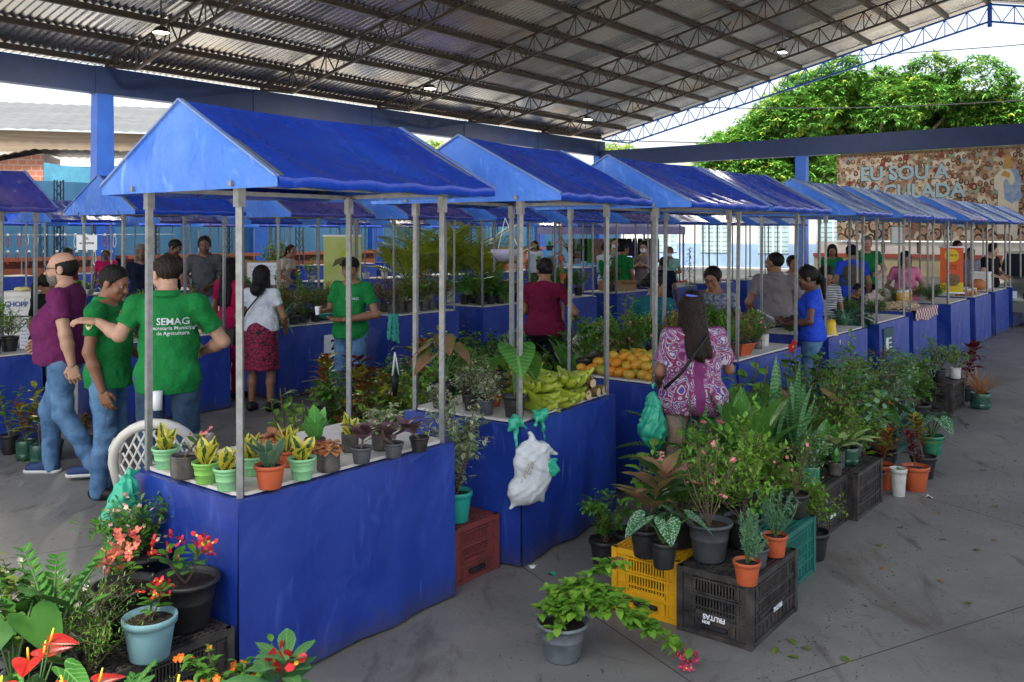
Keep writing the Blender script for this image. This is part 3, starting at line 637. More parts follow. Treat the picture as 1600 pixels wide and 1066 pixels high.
def hand(W, D, N, S, s=1, curl=(.35, .35, .4, .45), thumb=.3, cell=.0045):
    """wrist W, direction D, palm normal N, thumb side S"""
    D = D/np.linalg.norm(D); N = N-D*(N@D); N /= np.linalg.norm(N); S = np.cross(D, N)*(1 if np.cross(D, N)@S > 0 else -1); s = s*1.02
    pr = [ell(W+D*.045*s, (.05*s, .036*s, .015*s), np.stack([D, S, N], 1))]
    for i, (o, L, c) in enumerate(((.030, .076, curl[0]), (.010, .084, curl[1]), (-.010, .078, curl[2]), (-.029, .062, curl[3]))):
        kn = W+D*(.088-.004*abs(i-1))*s+S*o*s; pr.append(cone(W+D*.02*s+S*o*.6*s, kn, .012*s, .0105*s)); p = kn; ang = c*.6; d = D+S*o*1.5
        for seg, (fr, r) in enumerate(((.45, .0092), (.30, .0083), (.25, .0075))):
            dd = d*math.cos(ang)+N*math.sin(ang); dd /= np.linalg.norm(dd); q = p+dd*L*fr*s; pr.append(cone(p, q, r*s, (r-.0008)*s, k=.004)); p = q; ang += c*1.1
    b = W+D*.022*s+S*.026*s; t1 = b+(D*.65+S*.6+N*thumb)*.034*s; t2 = t1+(D*.9+S*.1+N*(thumb*1.6))*.028*s
    pr += [cone(b, t1, .014*s, .011*s), cone(t1, t2, .0105*s, .009*s), cone(t2, t2+(D*.9-S*.1+N*thumb)*.016*s, .009*s, .0078*s)]
    return pr
def person(loc, face, label, h=1.70, fat=1.0, belly=0., female=False, skin_='brown', top=None, topkind='tee', legs=None, legkind='trousers', hair='short', hairm=None, group=None,
           arms=None, head=(0, 0), stride=0, cell=.011, shoes=None, beard=None, collar=None, lean=0, parts=(), hips=None, glasses=False, mask=False, sleeve=.62, loose=0, crop=None, hairlen=.3, smile=False, feet=None, legpose=None, hem=None, seed=None):
    """x to the person's right, y forward, z up; face = heading in degrees clockwise from the view direction"""
    s = h/1.70; root = empty('person', loc, -R(face), label, 'person', group); seed = seed if seed is not None else abs(hash(label)) % 97 if False else len(label)
    SK = skin(skin_); sh = .170*(fat*.5+.5)*(.90 if female else 1); neckz = 1.425; shz = 1.362; w = fat
    J = {'rS': v3(sh, -.01, shz), 'lS': v3(-sh, -.01, shz), 'rH': v3(.088*w, 0, .90), 'lH': v3(-.088*w, 0, .90),
         'rK': v3(.095*w, .03+stride*.22, .48), 'lK': v3(-.095*w, .03-stride*.10, .48), 'rA': v3(.10*w, -.01+stride*.30, .08), 'lA': v3(-.10*w, -.01-stride*.42, .08+.05*max(0, stride))}
    A = dict(rE=v3(sh+.07+.05*(fat-1), -.03, 1.085), rW=v3(sh+.075, .06, .85), lE=v3(-sh-.07-.05*(fat-1), -.03, 1.085), lW=v3(-sh-.075, .06, .85))
    for k_, v_ in (arms or {}).items():
        if k_ in ('rE', 'rW', 'lE', 'lW'): A[k_] = v3(*v_)
    for k_, v_ in (legpose or {}).items(): J[k_] = v3(*v_)
    am = arms or {}; lim = 1.0 if not female else .86; lim *= (fat*.45+.55)
    ly = lambda z: lean*max(0, z-.95)
    def T(fl=0):   # torso prims, inflated by fl
        bw = (.88 if female else 1)
        t = [ell((0, ly(1.28), 1.27), (.150*bw*(.6+.4*fat)+fl, .100*(.6+.4*fat)+fl, .17+fl)), *[cone(v3(q_*.015, ly(1.42)-.014, 1.405), v3(q_*(sh-.02), ly(1.36)-.01, shz-.008), .050+min(fl, .014), .052+min(fl, .016)) for q_ in (1, -1)],
             ell((0, .012+belly*.55+ly(1.07), 1.11), ((.137 if female else .148)*w+fl, .098+belly*.8+fl+.05*(fat-1), .19+fl)), ell((0, -.008, .93), ((.168 if female else .155)*w+fl, .115+.04*(fat-1)+fl, .125+fl))]
        if female: t += [ell((x, .085+.02*(fat-1)+ly(1.25), 1.255), (.062+fl, .058+fl, .062+fl)) for x in (.068, -.068)]
        return t
    # body
    pr = T() + [cone(v3(0, -.015+ly(1.38), 1.36), v3(0, .006+ly(1.45)+.0, 1.475), .062*(.5+.5*fat), .052*(.6+.4*fat))]
    for q in 'rl':
        sp = J[q+'S']+v3(0, ly(1.37), 0); E, Wt = A[q+'E'], A[q+'W']; sgn = 1 if q == 'r' else -1
        pr += [ell(sp, (.055*lim, .055*lim, .06*lim)), cone(sp, E, .050*lim, .038*lim, k=.03), cone(E, E+(Wt-E)*.35, .041*lim, .040*lim, k=.02), cone(E+(Wt-E)*.35, Wt, .040*lim, .026*lim, k=.02)]
        H, K, An = J[q+'H'], J[q+'K'], J[q+'A']
        if crop is None or crop < .9:
            pr += [cone(H, K, .088*(.6+.4*fat), .055, k=.03), cone(K, K+(An-K)*.35+v3(0, -.015, 0), .052, .054, k=.02), cone(K+(An-K)*.35+v3(0, -.015, 0), An, .050, .033, k=.02),
                   cone(An+v3(0, -.03, -.035), An+v3(sgn*.015, .13, -.052), .038, .026, k=.03)]
    # head
    yaw, pit = R(head[0]), R(head[1]); cy, sy, cp, sp_ = math.cos(yaw), math.sin(yaw), math.cos(pit), math.sin(pit)
    Rh = np.array([[cy, sy, 0], [-sy, cy, 0], [0, 0, 1]]) @ np.array([[1, 0, 0], [0, cp, -sp_], [0, sp_, cp]])
    HCt = v3(0, .018+ly(1.55), 1.462)+Rh @ v3(0, .012, .100)
    HS = 1.05
    hp = lambda x, y, z: HCt+Rh @ v3(x*HS, y*HS, z*HS)
    he = lambda c, r, **k: ell(hp(*c), tuple(q*HS for q in r), Rh, **k)
    fw = .96+.12*(fat-1)+(0 if not female else -.02)
    hd = [he((0, -.014, .034), (.077, .096, .086)), he((0, .020, -.040), (.060*fw, .068, .078)), he((0, .058, -.090), (.026*fw, .024, .022), k=.02), cone(hp(0, .084, .004), hp(0, .104, -.030), .010, .0125, k=.012),
          cone(hp(-.034, .074, .020), hp(.034, .074, .020), .015, .015, k=.02), he((.042, .058, -.030), (.022, .022, .022), k=.02), he((-.042, .058, -.030), (.022, .022, .022), k=.02),
          cone(hp(-.014, .099, -.034), hp(.014, .099, -.034), .0085, .0085, k=.008), he((.078, -.012, -.006), (.011, .022, .033), k=.006), he((-.078, -.012, -.006), (.011, .022, .033), k=.006),
          cone(hp(-.020, .083, -.060), hp(.020, .083, -.060), .0085, .0085, k=.006), cone(hp(-.017, .080, -.071), hp(.017, .080, -.071), .0085, .0085, k=.006),
          cone(v3(0, .0+ly(1.45), 1.43), hp(0, -.02, -.05), .053*(.6+.4*fat), .052*(.6+.4*fat), k=.02),
          dict(sub=True, **he((.033, .092, .004), (.017, .014, .011))), dict(sub=True, **he((-.033, .092, .004), (.017, .014, .011)))]
    hc = min(.0075, cell*.68) if cell < .016 else cell*.6
    LIP = mat('lips_'+skin_, tuple(a*b for a, b in zip(SKINS[skin_], (.85, .55, .55))), .4)
    lay = [(pr, cell, .045, None, SK), (hd, hc, .02, None, SK), ([he((x, .0770, .003), (.0125, .0118, .0095)) for x in (.033, -.033)], hc*.8, 0, None, M_eyew), ([he((x, .0850, .003), (.0066, .0050, .0066)) for x in (.033, -.033)], hc*.5, 0, None, M_eyed)]
    for q in 'rl':
        Wt = A[q+'W']; fa = Wt-A[q+'E']; fa = fa/np.linalg.norm(fa); hnd = am.get(q+'hand', {})
        D = v3(*hnd['D']) if 'D' in hnd else fa; sgn = 1 if q == 'r' else -1
        N = v3(*hnd['N']) if 'N' in hnd else (v3(-sgn, .25, 0)); S = v3(*hnd['S']) if 'S' in hnd else v3(0, 1, .2)
        cu = hnd.get('curl', (.35, .4, .45, .5)); hcell = .0045 if cell < .0125 else min(.011, cell*.55)
        if hnd.get('skip'): continue
        lay.append((hand(Wt, D, N, S, lim*(.98 if female else 1.03), (cu,)*4 if isinstance(cu, (int, float)) else cu, hnd.get('thumb', .3)), hcell, .008, None, SK))
    def paint(V, Q, M_, me):
        C = V[Q].mean(1); loc_ = (C-HCt) @ Rh; me.materials.append(LIP); li = len(me.materials)-1
        lip = (np.abs(loc_[:, 0]) < .025) & (loc_[:, 1] > .078) & (loc_[:, 2] > -.077) & (loc_[:, 2] < -.054) & (M_ == 0); M_[lip] = li; return M_
    sc = (s, s, s); body = sdf_build(lay, 'body', root, paint); body.scale = sc
    def P_(name, layers, matfn=None): o = sdf_build(layers, name, root, matfn); o.scale = sc; return o
    # garments
    ff = foldfn(.0065+loose*.10, seed); hz = hem if hem is not None else (.84 if topkind != 'polo' else .86); hfl = .014+loose
    if topkind:
        t = T(hfl); 
        for p in t[1:2]: pass
        for p in t: p['cut'] = [((0, 0, hz), (0, 0, -1)), ((0, -.03+ly(1.4), 1.425), (0, .35, .95) if topkind != 'v' else (0, .5, .87))]
        t.append(cone(v3(0, -.01+ly(1.3), 1.2), v3(0, belly*.35, hz-.02), .0, .0)) if False else None
        t.append(ell((0, belly*.42-.004, hz+.06), ((.166 if female else .154)*w+hfl+.006, .122+belly*.6+.05*(fat-1)+hfl, .21), cut=[((0, 0, hz), (0, 0, -1))]))
        for q in 'rl':
            sp = J[q+'S']+v3(0, ly(1.37), 0); E = A[q+'E']; Wt = A[q+'W']; q1 = sp+(E-sp)*min(sleeve, 1)
            t += [ell(sp, (.060*lim+.003, .060*lim+.003, .060*lim))]
            if sleeve > 0: t.append(cone(sp, q1, (.060*lim+loose*.25), (.058 if sleeve < 1 else .05)*lim+loose*.7, k=.03, flat=sleeve <= 1))
            if sleeve > 1: t.append(cone(E, E+(Wt-E)*(sleeve-1), .050*lim, .036*lim, k=.02, flat=True))
        lay = [(t, cell*.95, .045, ff, top)]
        P_('blouse' if female and topkind != 'polo' else ('polo_shirt' if topkind == 'polo' else 't_shirt'), lay)
        if topkind == 'polo' or collar:
            c = []
            for i in range(14):
                a = -PI*.86+2*PI*.86*i/13; rx, ry = .070*(.7+.3*fat), .068*(.7+.3*fat)
                c.append((rx*math.sin(a), -ry*math.cos(a)-.012+ly(1.43)))
            mb = MB()
            vs = []
            for i, (x, y) in enumerate(c):
                dz = -.055*(1-math.cos(0))-.05*max(0, (y+.01)/.08)
                vs += [Vector((x*1.02, y*1.02, 1.462+dz*.55)), Vector((x*1.14, y*1.14, 1.455+dz*.6)), Vector((x*1.32, y*1.36, 1.425+dz))]
            mb.add(vs, [(i*3+j, i*3+j+1, (i+1)*3+j+1, (i+1)*3+j) for i in range(13) for j in (0, 1)], collar or top); o = mb.build('collar', root); o.scale = sc
            sm = o.modifiers.new('s', 'SOLIDIFY'); sm.thickness = .004
    if legkind and legs:
        lp = []; fl = .012
        if legkind in ('trousers', 'shorts'):
            lp += [ell((0, -.008, .93), ((.166 if female else .153)*w+.004, .113+.04*(fat-1)+.004, .12), cut=[((0, 0, max(.93, hz+.05)), (0, 0, 1))]), ell((0, -.03, .86), (.145*w, .08+.03*(fat-1), .08))]
            for q in 'rl':
                H, K, An = J[q+'H'], J[q+'K'], J[q+'A']; lp += [cone(H, K, (.6+.4*fat)*.094, .076, k=.025)]
                if legkind == 'trousers': lp += [cone(K, K+(An-K)*.4+v3(0, -.012, 0), .074, .068, k=.02), cone(K+(An-K)*.4+v3(0, -.012, 0), An+v3(0, -.01, -.03), .068, .058, k=.02)]
            P_('trousers', [(lp, cell, .03, foldfn(.0085, seed+3), legs)])
        else:
            zt, zb = .99, .99-{'skirt': .50, 'long': .85}.get(legkind, .5)
            lp = [cone(v3(0, -.005, .93), v3(0, 0, zb), .155*w, .185*w, cut=[((0, 0, zb), (0, 0, -1))]), ell((0, -.01, .92), (.178*w, .13*(.6+.4*fat), .12))]
            P_('skirt', [(lp, cell, .03, foldfn(.006, seed+3), legs)])
    if shoes and (crop is None):
        sp = []; 
        for q in 'rl':
            An = J[q+'A']; sgn = 1 if q == 'r' else -1; z0 = max(0, An[2]-.08)
            sp += [cone(An+v3(0, -.035, -.03), An+v3(sgn*.018, .15, -.045), .046, .036, k=.02, cut=[((0, 0, z0+.004), (0, 0, -1))]), cone(An+v3(0, -.01, .0), An+v3(0, .02, -.02), .045, .04, k=.02)]
        P_('shoes', [(sp, cell*.7, .02, None, shoes)])
        mb = MB()
        if shoes is not M_black:
            so_ = []
            for q in 'rl': An = J[q+'A']; sgn = 1 if q == 'r' else -1; so_ += [cone(An+v3(0, -.04, -.055), An+v3(sgn*.018, .155, -.06), .050, .040, cut=[((0, 0, An[2]-.055), (0, 0, 1)), ((0, 0, An[2]-.08), (0, 0, -1))])]
            P_('shoe_soles', [(so_, cell*.7, .0, None, M_white)])
    # hair
    HM = hairm or M_hair
    ha_ = .25 if hair == 'bald' else 1
    sf = lambda X, Y, Z: ha_*.0035*np.sin(X*210+3*np.sin(Z*35))*np.sin(Y*190+2*np.sin(Z*28))+ha_*.002*np.sin(X*420+Y*380)
    cutf = [(hp(0, .068, .068), Rh @ v3(0, .80, -.60)), (hp(0, -.02, -.062), Rh @ v3(0, .25, -.97))]
    if hair == 'short': hh = [he((0, -.017, .036), (.085, .103, .093), cut=cutf)]
    elif hair == 'receding': hh = [he((0, -.020, .032), (.083, .102, .089), cut=[(hp(0, .030, .074), Rh @ v3(0, .82, -.57)), cutf[1]])]
    elif hair == 'bald': hh = [he((0, -.018, .020), (.081, .101, .088), cut=[(hp(0, -.03, .062), Rh @ v3(0, .35, .94)), (hp(0, .02, .0), Rh @ v3(0, .98, -.1)), cutf[1]])]
    elif hair: hh = [he((0, -.020, .038), (.089, .106, .095), cut=[(hp(0, .072, .066), Rh @ v3(0, .86, -.5)), (hp(0, -.02, -.09), Rh @ v3(0, .3, -.95))])]
    else: hh = []
    if hair in ('bob', 'long', 'wavy'):
        L = hairlen; bk = loose*1.7+.04*(fat-1); hh += [cone(hp(0, -.060, .02), hp(0, -.075, -.10), .078, .080, k=.03), cone(hp(0, -.085, -.10), v3(0, -.105-bk+ly(1.3), 1.58-L), .075, .045 if hair != 'bob' else .08, k=.03)]
        hh += [cone(hp(x*.066, -.01, .02), hp(x*.075, -.03, -.13), .030, .030, k=.02) for x in (1, -1)]
        if hair != 'bob': hh += [cone(hp(x*.05, -.07, -.08), v3(x*.075, -.115-bk+ly(1.3), 1.56-L*.95), .045, .022, k=.03) for x in (1, -1)]+[cone(hp(0, -.09, -.1), v3(.02, -.12-bk, 1.56-L*1.06), .045, .014, k=.02)]
    if hair == 'bun': hh += [he((0, -.125, .0), (.045, .04, .045), k=.01)]
    if hair == 'pony': hh += [cone(hp(0, -.11, .03), hp(0, -.15, -.05), .030, .034, k=.015), cone(hp(0, -.15, -.05), hp(0, -.13, -.24), .034, .014, k=.015)]
    br = [cone(hp(x*.018, .091, .022), hp(x*.048, .077, .026), .0042, .0034, k=.0) for x in (1, -1)]
    if hh: P_('hair', [(hh, min(cell*.7, .0075) if cell < .016 else cell*.6, .02, sf, HM), (br, .0035 if cell < .014 else .006, 0, None, HM)])
    if beard: P_('beard', [([he((0, .024, -.058), (.0655*fw, .070, .070), cut=[(hp(0, 0, -.036), Rh @ v3(0, .18, .98)), (hp(0, .02, -.03), Rh @ v3(0, -.9, .1))]), cone(hp(-.024, .089, -.050), hp(.024, .089, -.050), .007, .007, k=.004)], min(cell*.6, .007), .006, sf, beard)])
    if glasses:
        mb = MB(); g = M_black if glasses is True else glasses
        for x in (-.034, .034): mb.tube([hp(x+.027*math.cos(t), .100, .002+.019*math.sin(t)) for t in np.linspace(0, 2*PI, 13)], .0025, g, 5)
        mb.tube([hp(-.008, .101, .006), hp(.008, .101, .006)], .0025, g, 5)
        for x in (-1, 1): mb.tube([hp(x*.060, .099, .008), hp(x*.080, .03, .008), hp(x*.083, -.02, .003)], .0025, g, 5)
        o = mb.build('glasses', root); o.scale = sc
    if mask:
        P_('face_mask', [([he((0, .040, -.047), (.062, .072, .052), cut=[(hp(0, .035, 0), Rh @ v3(0, -1, 0))])], min(cell*.7, .008), .01, None, M_paper)])
    return root, dict(J=J, A=A, hp=hp, Rh=Rh, s=s, HC=HCt)
def bag_strap(root, pts, m, r=.009):
    mb = MB(); mb.tube([Vector(p) for p in pts], r, m, 6); return mb.build('bag_strap', root)
def garment(root, names=('polo_shirt', 't_shirt', 'blouse')):
    for c in root.children:
        if c.name.split('.')[0] in names: return c
def print_on(root, txt, size, m, org, nrm, bold=.004, name='shirt_lettering', off=.0025, align='CENTER'):
    """letters laid on the cloth by casting them along -nrm (person's own frame)"""
    g = garment(root); s = g.scale[0]; bvh = BVHTree.FromPolygons([v.co*s for v in g.data.vertices], [tuple(p.vertices) for p in g.data.polygons])
    me = text_mesh(txt, size, 0, align, bold*size); bm = bmesh.new(); bm.from_mesh(me); bmesh.ops.subdivide_edges(bm, edges=bm.edges, cuts=1); bm.to_mesh(me); bm.free()
    n = Vector(nrm).normalized(); right = Vector((0, 0, 1)).cross(n).normalized(); up = n.cross(right); o = Vector(org)
    for v in me.vertices:
        p = o+right*v.co.x+up*v.co.y+n*.4; hit = bvh.ray_cast(p, -n)
        v.co = (hit[0]+n*off) if hit[0] is not None else p-n*.4
    me.materials.clear(); me.materials.append(m); return link(name, me, root)
# ---------------------------------------------------------------- the people of the photo
M_purple = fabric('plum', (.12, .018, .085), (.15, .024, .10)); M_whitef = fabric('white_cotton', (.62, .66, .72), (.55, .6, .66)); M_pinkf = fabric('hot_pink', (.55, .012, .10)); M_greyf = fabric('grey_marl', (.075, .080, .090)); M_navyf = fabric('navy_cloth', (.006, .010, .028))
M_blackf = fabric('black_cloth', (.008, .008, .010)); M_maroon = fabric('maroon_cotton', (.11, .006, .03), (.14, .01, .04)); M_tealf = fabric('teal_cloth', (.015, .12, .15)); M_bluef = fabric('royal_blue_cotton', (.02, .06, .55), (.03, .09, .65)); M_taupe = fabric('taupe_cotton', (.17, .15, .155), (.20, .18, .185))
M_shoeb = mat('navy_knit_shoe', (.012, .03, .11), .7, 0, (.02, .05, .16), 60, .2, 200)
def skirtmat():
    m = bpy.data.materials.new('maroon_print_cloth'); m.use_nodes = True; n = m.node_tree.nodes; l = m.node_tree.links; b = n['Principled BSDF']; b.inputs['Roughness'].default_value = .8
    tc = n.new('ShaderNodeTexCoord'); v = n.new('ShaderNodeTexVoronoi'); v.feature = 'DISTANCE_TO_EDGE'; v.inputs['Scale'].default_value = 22; l.new(tc.outputs['Object'], v.inputs[0])
    r = n.new('ShaderNodeValToRGB'); r.color_ramp.interpolation = 'CONSTANT'; r.color_ramp.elements[0].color = (.012, .004, .01, 1); r.color_ramp.elements[1].position = .07; r.color_ramp.elements[1].color = (.26, .008, .05, 1)
    l.new(v.outputs[0], r.inputs[0]); l.new(r.outputs[0], b.inputs[0]); return m
def paisley():
    m = bpy.data.materials.new('paisley_print_cloth'); m.use_nodes = True; n = m.node_tree.nodes; l = m.node_tree.links; b = n['Principled BSDF']; b.inputs['Roughness'].default_value = .75
    tc = n.new('ShaderNodeTexCoord'); t = n.new('ShaderNodeTexNoise'); t.inputs['Scale'].default_value = 5.5; t.inputs['Detail'].default_value = 1.2; t.inputs['Distortion'].default_value = 2.2; l.new(tc.outputs['Object'], t.inputs[0])
    r = n.new('ShaderNodeValToRGB'); r.color_ramp.interpolation = 'CONSTANT'; e = r.color_ramp.elements
    st = [(0, (.16, .02, .12)), (.30, (.42, .36, .42)), (.345, (.20, .02, .10)), (.41, (.50, .46, .50)), (.44, (.09, .05, .24)), (.485, (.52, .47, .50)), (.515, (.22, .015, .09)), (.56, (.32, .18, .32)), (.585, (.16, .02, .12)), (.66, (.48, .42, .45)), (.69, (.11, .02, .13))]
    while len(e) < len(st): e.new(.5)
    for i, (p, c) in enumerate(st): e[i].position = p; e[i].color = (*c, 1)
    l.new(t.outputs[0], r.inputs[0]); q = n.new('ShaderNodeMix'); q.data_type = 'RGBA'; l.new(r.outputs[0], q.inputs[6]); q.inputs[7].default_value = (.17, .018, .12, 1)
    # plain plum centre panel down the back and plum yoke
    sp = n.new('ShaderNodeSeparateXYZ'); l.new(tc.outputs['Object'], sp.inputs[0]); a = n.new('ShaderNodeMath'); a.operation = 'ABSOLUTE'; l.new(sp.outputs[0], a.inputs[0])
    c = n.new('ShaderNodeMath'); c.operation = 'LESS_THAN'; l.new(a.outputs[0], c.inputs[0]); c.inputs[1].default_value = .036; d = n.new('ShaderNodeMath'); d.operation = 'GREATER_THAN'; l.new(sp.outputs[2], d.inputs[0]); d.inputs[1].default_value = 1.425
    g = n.new('ShaderNodeMath'); g.operation = 'MAXIMUM'; l.new(c.outputs[0], g.inputs[0]); l.new(d.outputs[0], g.inputs[1]); l.new(g.outputs[0], q.inputs[0]); l.new(q.outputs[2], b.inputs[0]); return m
def stripemat(name, c1, c2, sc=14):
    m = mat(name, c1, .8); n = m.node_tree.nodes; l = m.node_tree.links; tc = [x for x in n if x.type == 'TEX_COORD'][0]; w_ = n.new('ShaderNodeTexWave'); w_.bands_direction = 'Z'; w_.inputs['Scale'].default_value = sc; l.new(tc.outputs['Object'], w_.inputs[0])
    r = n.new('ShaderNodeValToRGB'); r.color_ramp.interpolation = 'CONSTANT'; r.color_ramp.elements[0].color = (*c1, 1); r.color_ramp.elements[1].position = .6; r.color_ramp.elements[1].color = (*c2, 1); l.new(w_.outputs[0], r.inputs[0]); l.new(r.outputs[0], n['Principled BSDF'].inputs[0]); return m
def blotch(name, c1, c2, sc=25): return mat(name, c1, .8, 0, c2, sc)
FAR = .020
def people():
    # man in plum t-shirt, walking to the left
    r, i = person(PY(102, 7.0), -98, 'heavy man in a plum t-shirt and blue jeans with glasses and grey beard', h=1.76, fat=1.22, belly=.075, skin_='light', top=M_purple, topkind='v', legs=M_denim, hair='bald', hairm=M_hair, beard=M_hairg, stride=.55, shoes=M_shoeb, glasses=True, cell=.010, head=(-4, 0),
        arms=dict(rE=(.29, .0, 1.10), rW=(.27, .24, .98), rhand=dict(curl=1.15, N=(-1, 0, 0), S=(0, .2, 1)), lE=(-.30, -.10, 1.10), lW=(-.285, -.14, .88), lhand=dict(curl=1.0, N=(1, .1, 0))), hem=.86)
    # first man in green, in profile
    r, i = person(PY(167, 6.48), 88, 'man in a green polo shirt in profile, looking down beside the man in plum', h=1.68, fat=1.04, belly=.04, skin_='brown', top=M_green, topkind='polo', legs=M_denimd if 0 else M_denim, hair='short', shoes=M_black, cell=.010, head=(10, -18), lean=.0,
        arms=dict(rE=(.235, -.03, 1.08), rW=(.20, .05, .80), rhand=dict(curl=(.35, .45, .55, .65), N=(-1, .1, 0), S=(0, 1, .1)), lE=(-.26, .0, 1.08), lW=(-.2, .2, .98)), hem=.80)
    s = i['s']; print_on(r, 'SEMAG', .042*s, M_whitef, (-.075*s, .1, 1.245*s), (-.15, 1, .1), .01)
    print_on(r, 'Secretaria Municipal\nde Agricultura', .014*s, M_whitef, (-.075*s, .1, 1.215*s), (-.15, 1, .1), .01)
    badge(r, (.0, 0, 0), i, 'r')
    # second man in green, back to the camera, his arm on the first man's shoulder
    r2, i2 = person(PY(262, 6.05), -8, 'broad man in a green polo shirt seen from behind, hand on another shoulder', h=1.765, fat=1.22, belly=.05, skin_='light', top=M_green, topkind='polo', legs=M_denimd, hair='receding', hairm=M_hairb, shoes=M_black, cell=.010, head=(-38, -12),
        arms=dict(lE=(-.285, -.05, 1.175), lW=(-.455, .10, 1.245), lhand=dict(D=(-.85, .1, .12), N=(.1, .2, -1), S=(.1, 1, .3), curl=(.3, .3, .35, .4)), rE=(.34, .04, 1.115), rW=(.18, .22, 1.03)), hem=.80, sleeve=.66)
    s = i2['s']; print_on(r2, 'SEMAG', .062*s, M_whitef, (.055*s, -.1, 1.262*s), (0, -1, 0), .012)
    print_on(r2, 'Secretaria Municipal\nde Agricultura', .033*s, M_whitef, (.055*s, -.1, 1.205*s), (0, -1, 0), .012)
    badge(r2, (0, 0, 0), i2, 'l')
    mb = MB(); mb.tube([(-.02*s, -.186, .74), (-.025*s, -.178, .865)], [.028, .036], M_paper, 12, cap=True); o = mb.build('rolled_paper'); o.parent = None
    o.matrix_world = Matrix.Translation(r2.location) @ Matrix.Rotation(r2.rotation_euler[2], 4, 'Z'); tag(o, 'rolled white paper sticking out of the back pocket of the broad man in green', 'paper')
    # man with cap
    r3, i3 = person(PY(549, 9.3), 203, 'man in a green polo shirt and black cap holding a white cup and a phone', h=1.66, fat=1.12, belly=.06, skin_='brown', top=M_green, topkind='polo', legs=M_denim, hair='short', shoes=M_black, cell=.011, head=(-14, 0),
        arms=dict(rE=(.27, .02, 1.09), rW=(.235, .215, 1.10), rhand=dict(D=(-.2, .9, .35), N=(-.95, .1, .1), S=(0, .2, 1), curl=(.8, .8, .85, .9)), lE=(-.32, .02, 1.09), lW=(-.08, .265, 1.045), lhand=dict(D=(1, .25, .08), N=(.1, .3, 1), S=(0, 1, .3), curl=(.35, .4, .5, .6))), hem=.84)
    s = i3['s']; print_on(r3, 'SEMAG', .040*s, M_whitef, (-.085*s, .1, 1.255*s), (-.1, 1, .1), .01)
    hp, Rh = i3['hp'], i3['Rh']; capm = fabric('black_cap', (.010, .010, .011))
    o = sdf_build([([ell(hp(0, -.016, .045), (.093, .110, .088), Rh, cut=[(hp(0, 0, .030), Rh @ v3(0, -.12, -1))]), ell(hp(0, .115, .046), (.072, .075, .012), Rh, k=.01)], .007, .01, None, capm)], 'cap', r3); o.scale = (s,)*3
    mb = MB(); mb.lathe([(.020, 0), (.021, .003), (.031, .085), (.029, .085), (.019, .008)], M_paper, 16, (.20*s, .315, 1.125*s-.03)); mb.disc((.20*s, .315, 1.125*s-.022), .02, M_white)
    attach_thing(mb.build('paper_cup'), r3, 'small white disposable cup in the right hand of the man with the cap', 'cup')
    mb = MB(); q = Matrix.Rotation(R(35), 3, 'X') @ Matrix.Rotation(R(10), 3, 'Y'); mb.box((.085*s, .315, 1.09*s), (.15, .078, .009), mat('green_phone_case', (.02, .22, .16), .3), q); mb.box((.085*s, .312, 1.096*s), (.142, .07, .003), M_black, q)
    attach_thing(mb.build('mobile_phone'), r3, 'mobile phone in a green case held by the man with the cap', 'phone')
    mb = MB(); mb.tube([(-.13*s+.028*math.cos(t)*.2, .245+.03*math.cos(t), 1.05*s+.03*math.sin(t)) for t in np.linspace(0, 2*PI, 14)], .007, M_black, 6); attach_thing(mb.build('wristwatch'), r3, 'black wristwatch on the left wrist of the man with the cap', 'watch')
    # woman in white t-shirt and printed skirt
    r, i = person(PY(408, 9.55), 8, 'woman in a white t-shirt and maroon patterned skirt seen from behind', h=1.56, fat=1.14, female=True, skin_='brown', top=M_whitef, legs=skirtmat(), legkind='skirt', hair='bob', hairlen=.16, shoes=M_black, cell=.011, sleeve=.5, arms=dict(lE=(-.28, -.01, 1.10), lW=(-.24, .12, .92), rE=(.28, -.01, 1.10), rW=(.24, .14, .95)), hem=.95)
    bag_strap(r, [(.10, -.115, 1.32), (.02, -.135, 1.22), (-.08, -.145, 1.10), (-.18, -.13, .96), (-.24, -.03, .88)], M_black)
    mb = MB(); mb.box((-.29, -.02, .80), (.08, .22, .17), M_black, Matrix.Rotation(.1, 3, 'Y')); attach_thing(mb.build('shoulder_bag'), r, 'small black shoulder bag hanging at the side of the woman in the maroon skirt', 'bag')
    r, i = person(PY(360, 10.3), 25, 'woman with long dark hair and a hot pink top, beside the woman in white', h=1.62, fat=1.05, female=True, skin_='brown', top=M_pinkf, legs=M_pinkf, legkind='trousers', hair='long', hairlen=.44, shoes=M_black, cell=.013, hem=.84)
    # seller in grey and neighbours behind the second row
    person(PY(320, 13.6), 172, 'young man in a dark grey polo shirt standing behind the plant tables', h=1.87, fat=1.0, skin_='dark', top=M_greyf, topkind='polo', legs=M_denim, hair='short', cell=.013, head=(-10, -8), shoes=M_black, arms=dict(rE=(.27, .0, 1.12), rW=(.16, .22, 1.0), lE=(-.27, .0, 1.12), lW=(-.12, .24, 1.0)))
    person(PY(267, 15.0), 100, 'man in a navy shirt looking down, left of the young man in grey', h=1.82, fat=1.0, skin_='dark', top=M_navyf, topkind='polo', legs=fabric('khaki_cloth', (.22, .17, .10)), hair='short', cell=.014, head=(0, -28), shoes=M_black, sleeve=1.5, arms=dict(rE=(.25, .05, 1.12), rW=(.16, .26, 1.1), lE=(-.25, .05, 1.12), lW=(-.1, .28, 1.1)))
    person(PY(222, 13.6), 160, 'grey haired woman half hidden behind the broad man in green', h=1.74, fat=1.05, female=True, skin_='dark', top=M_navyf, legs=M_denimd, hair='bob', hairm=M_hairg, hairlen=.08, cell=.016)
    person(PY(72, 8.9), 30, 'woman with a ponytail and black top, behind the man in plum', h=1.52, fat=1.1, female=True, skin_='brown', top=M_blackf, legs=M_denimd, hair='pony', cell=.012, shoes=M_black, head=(20, -12))
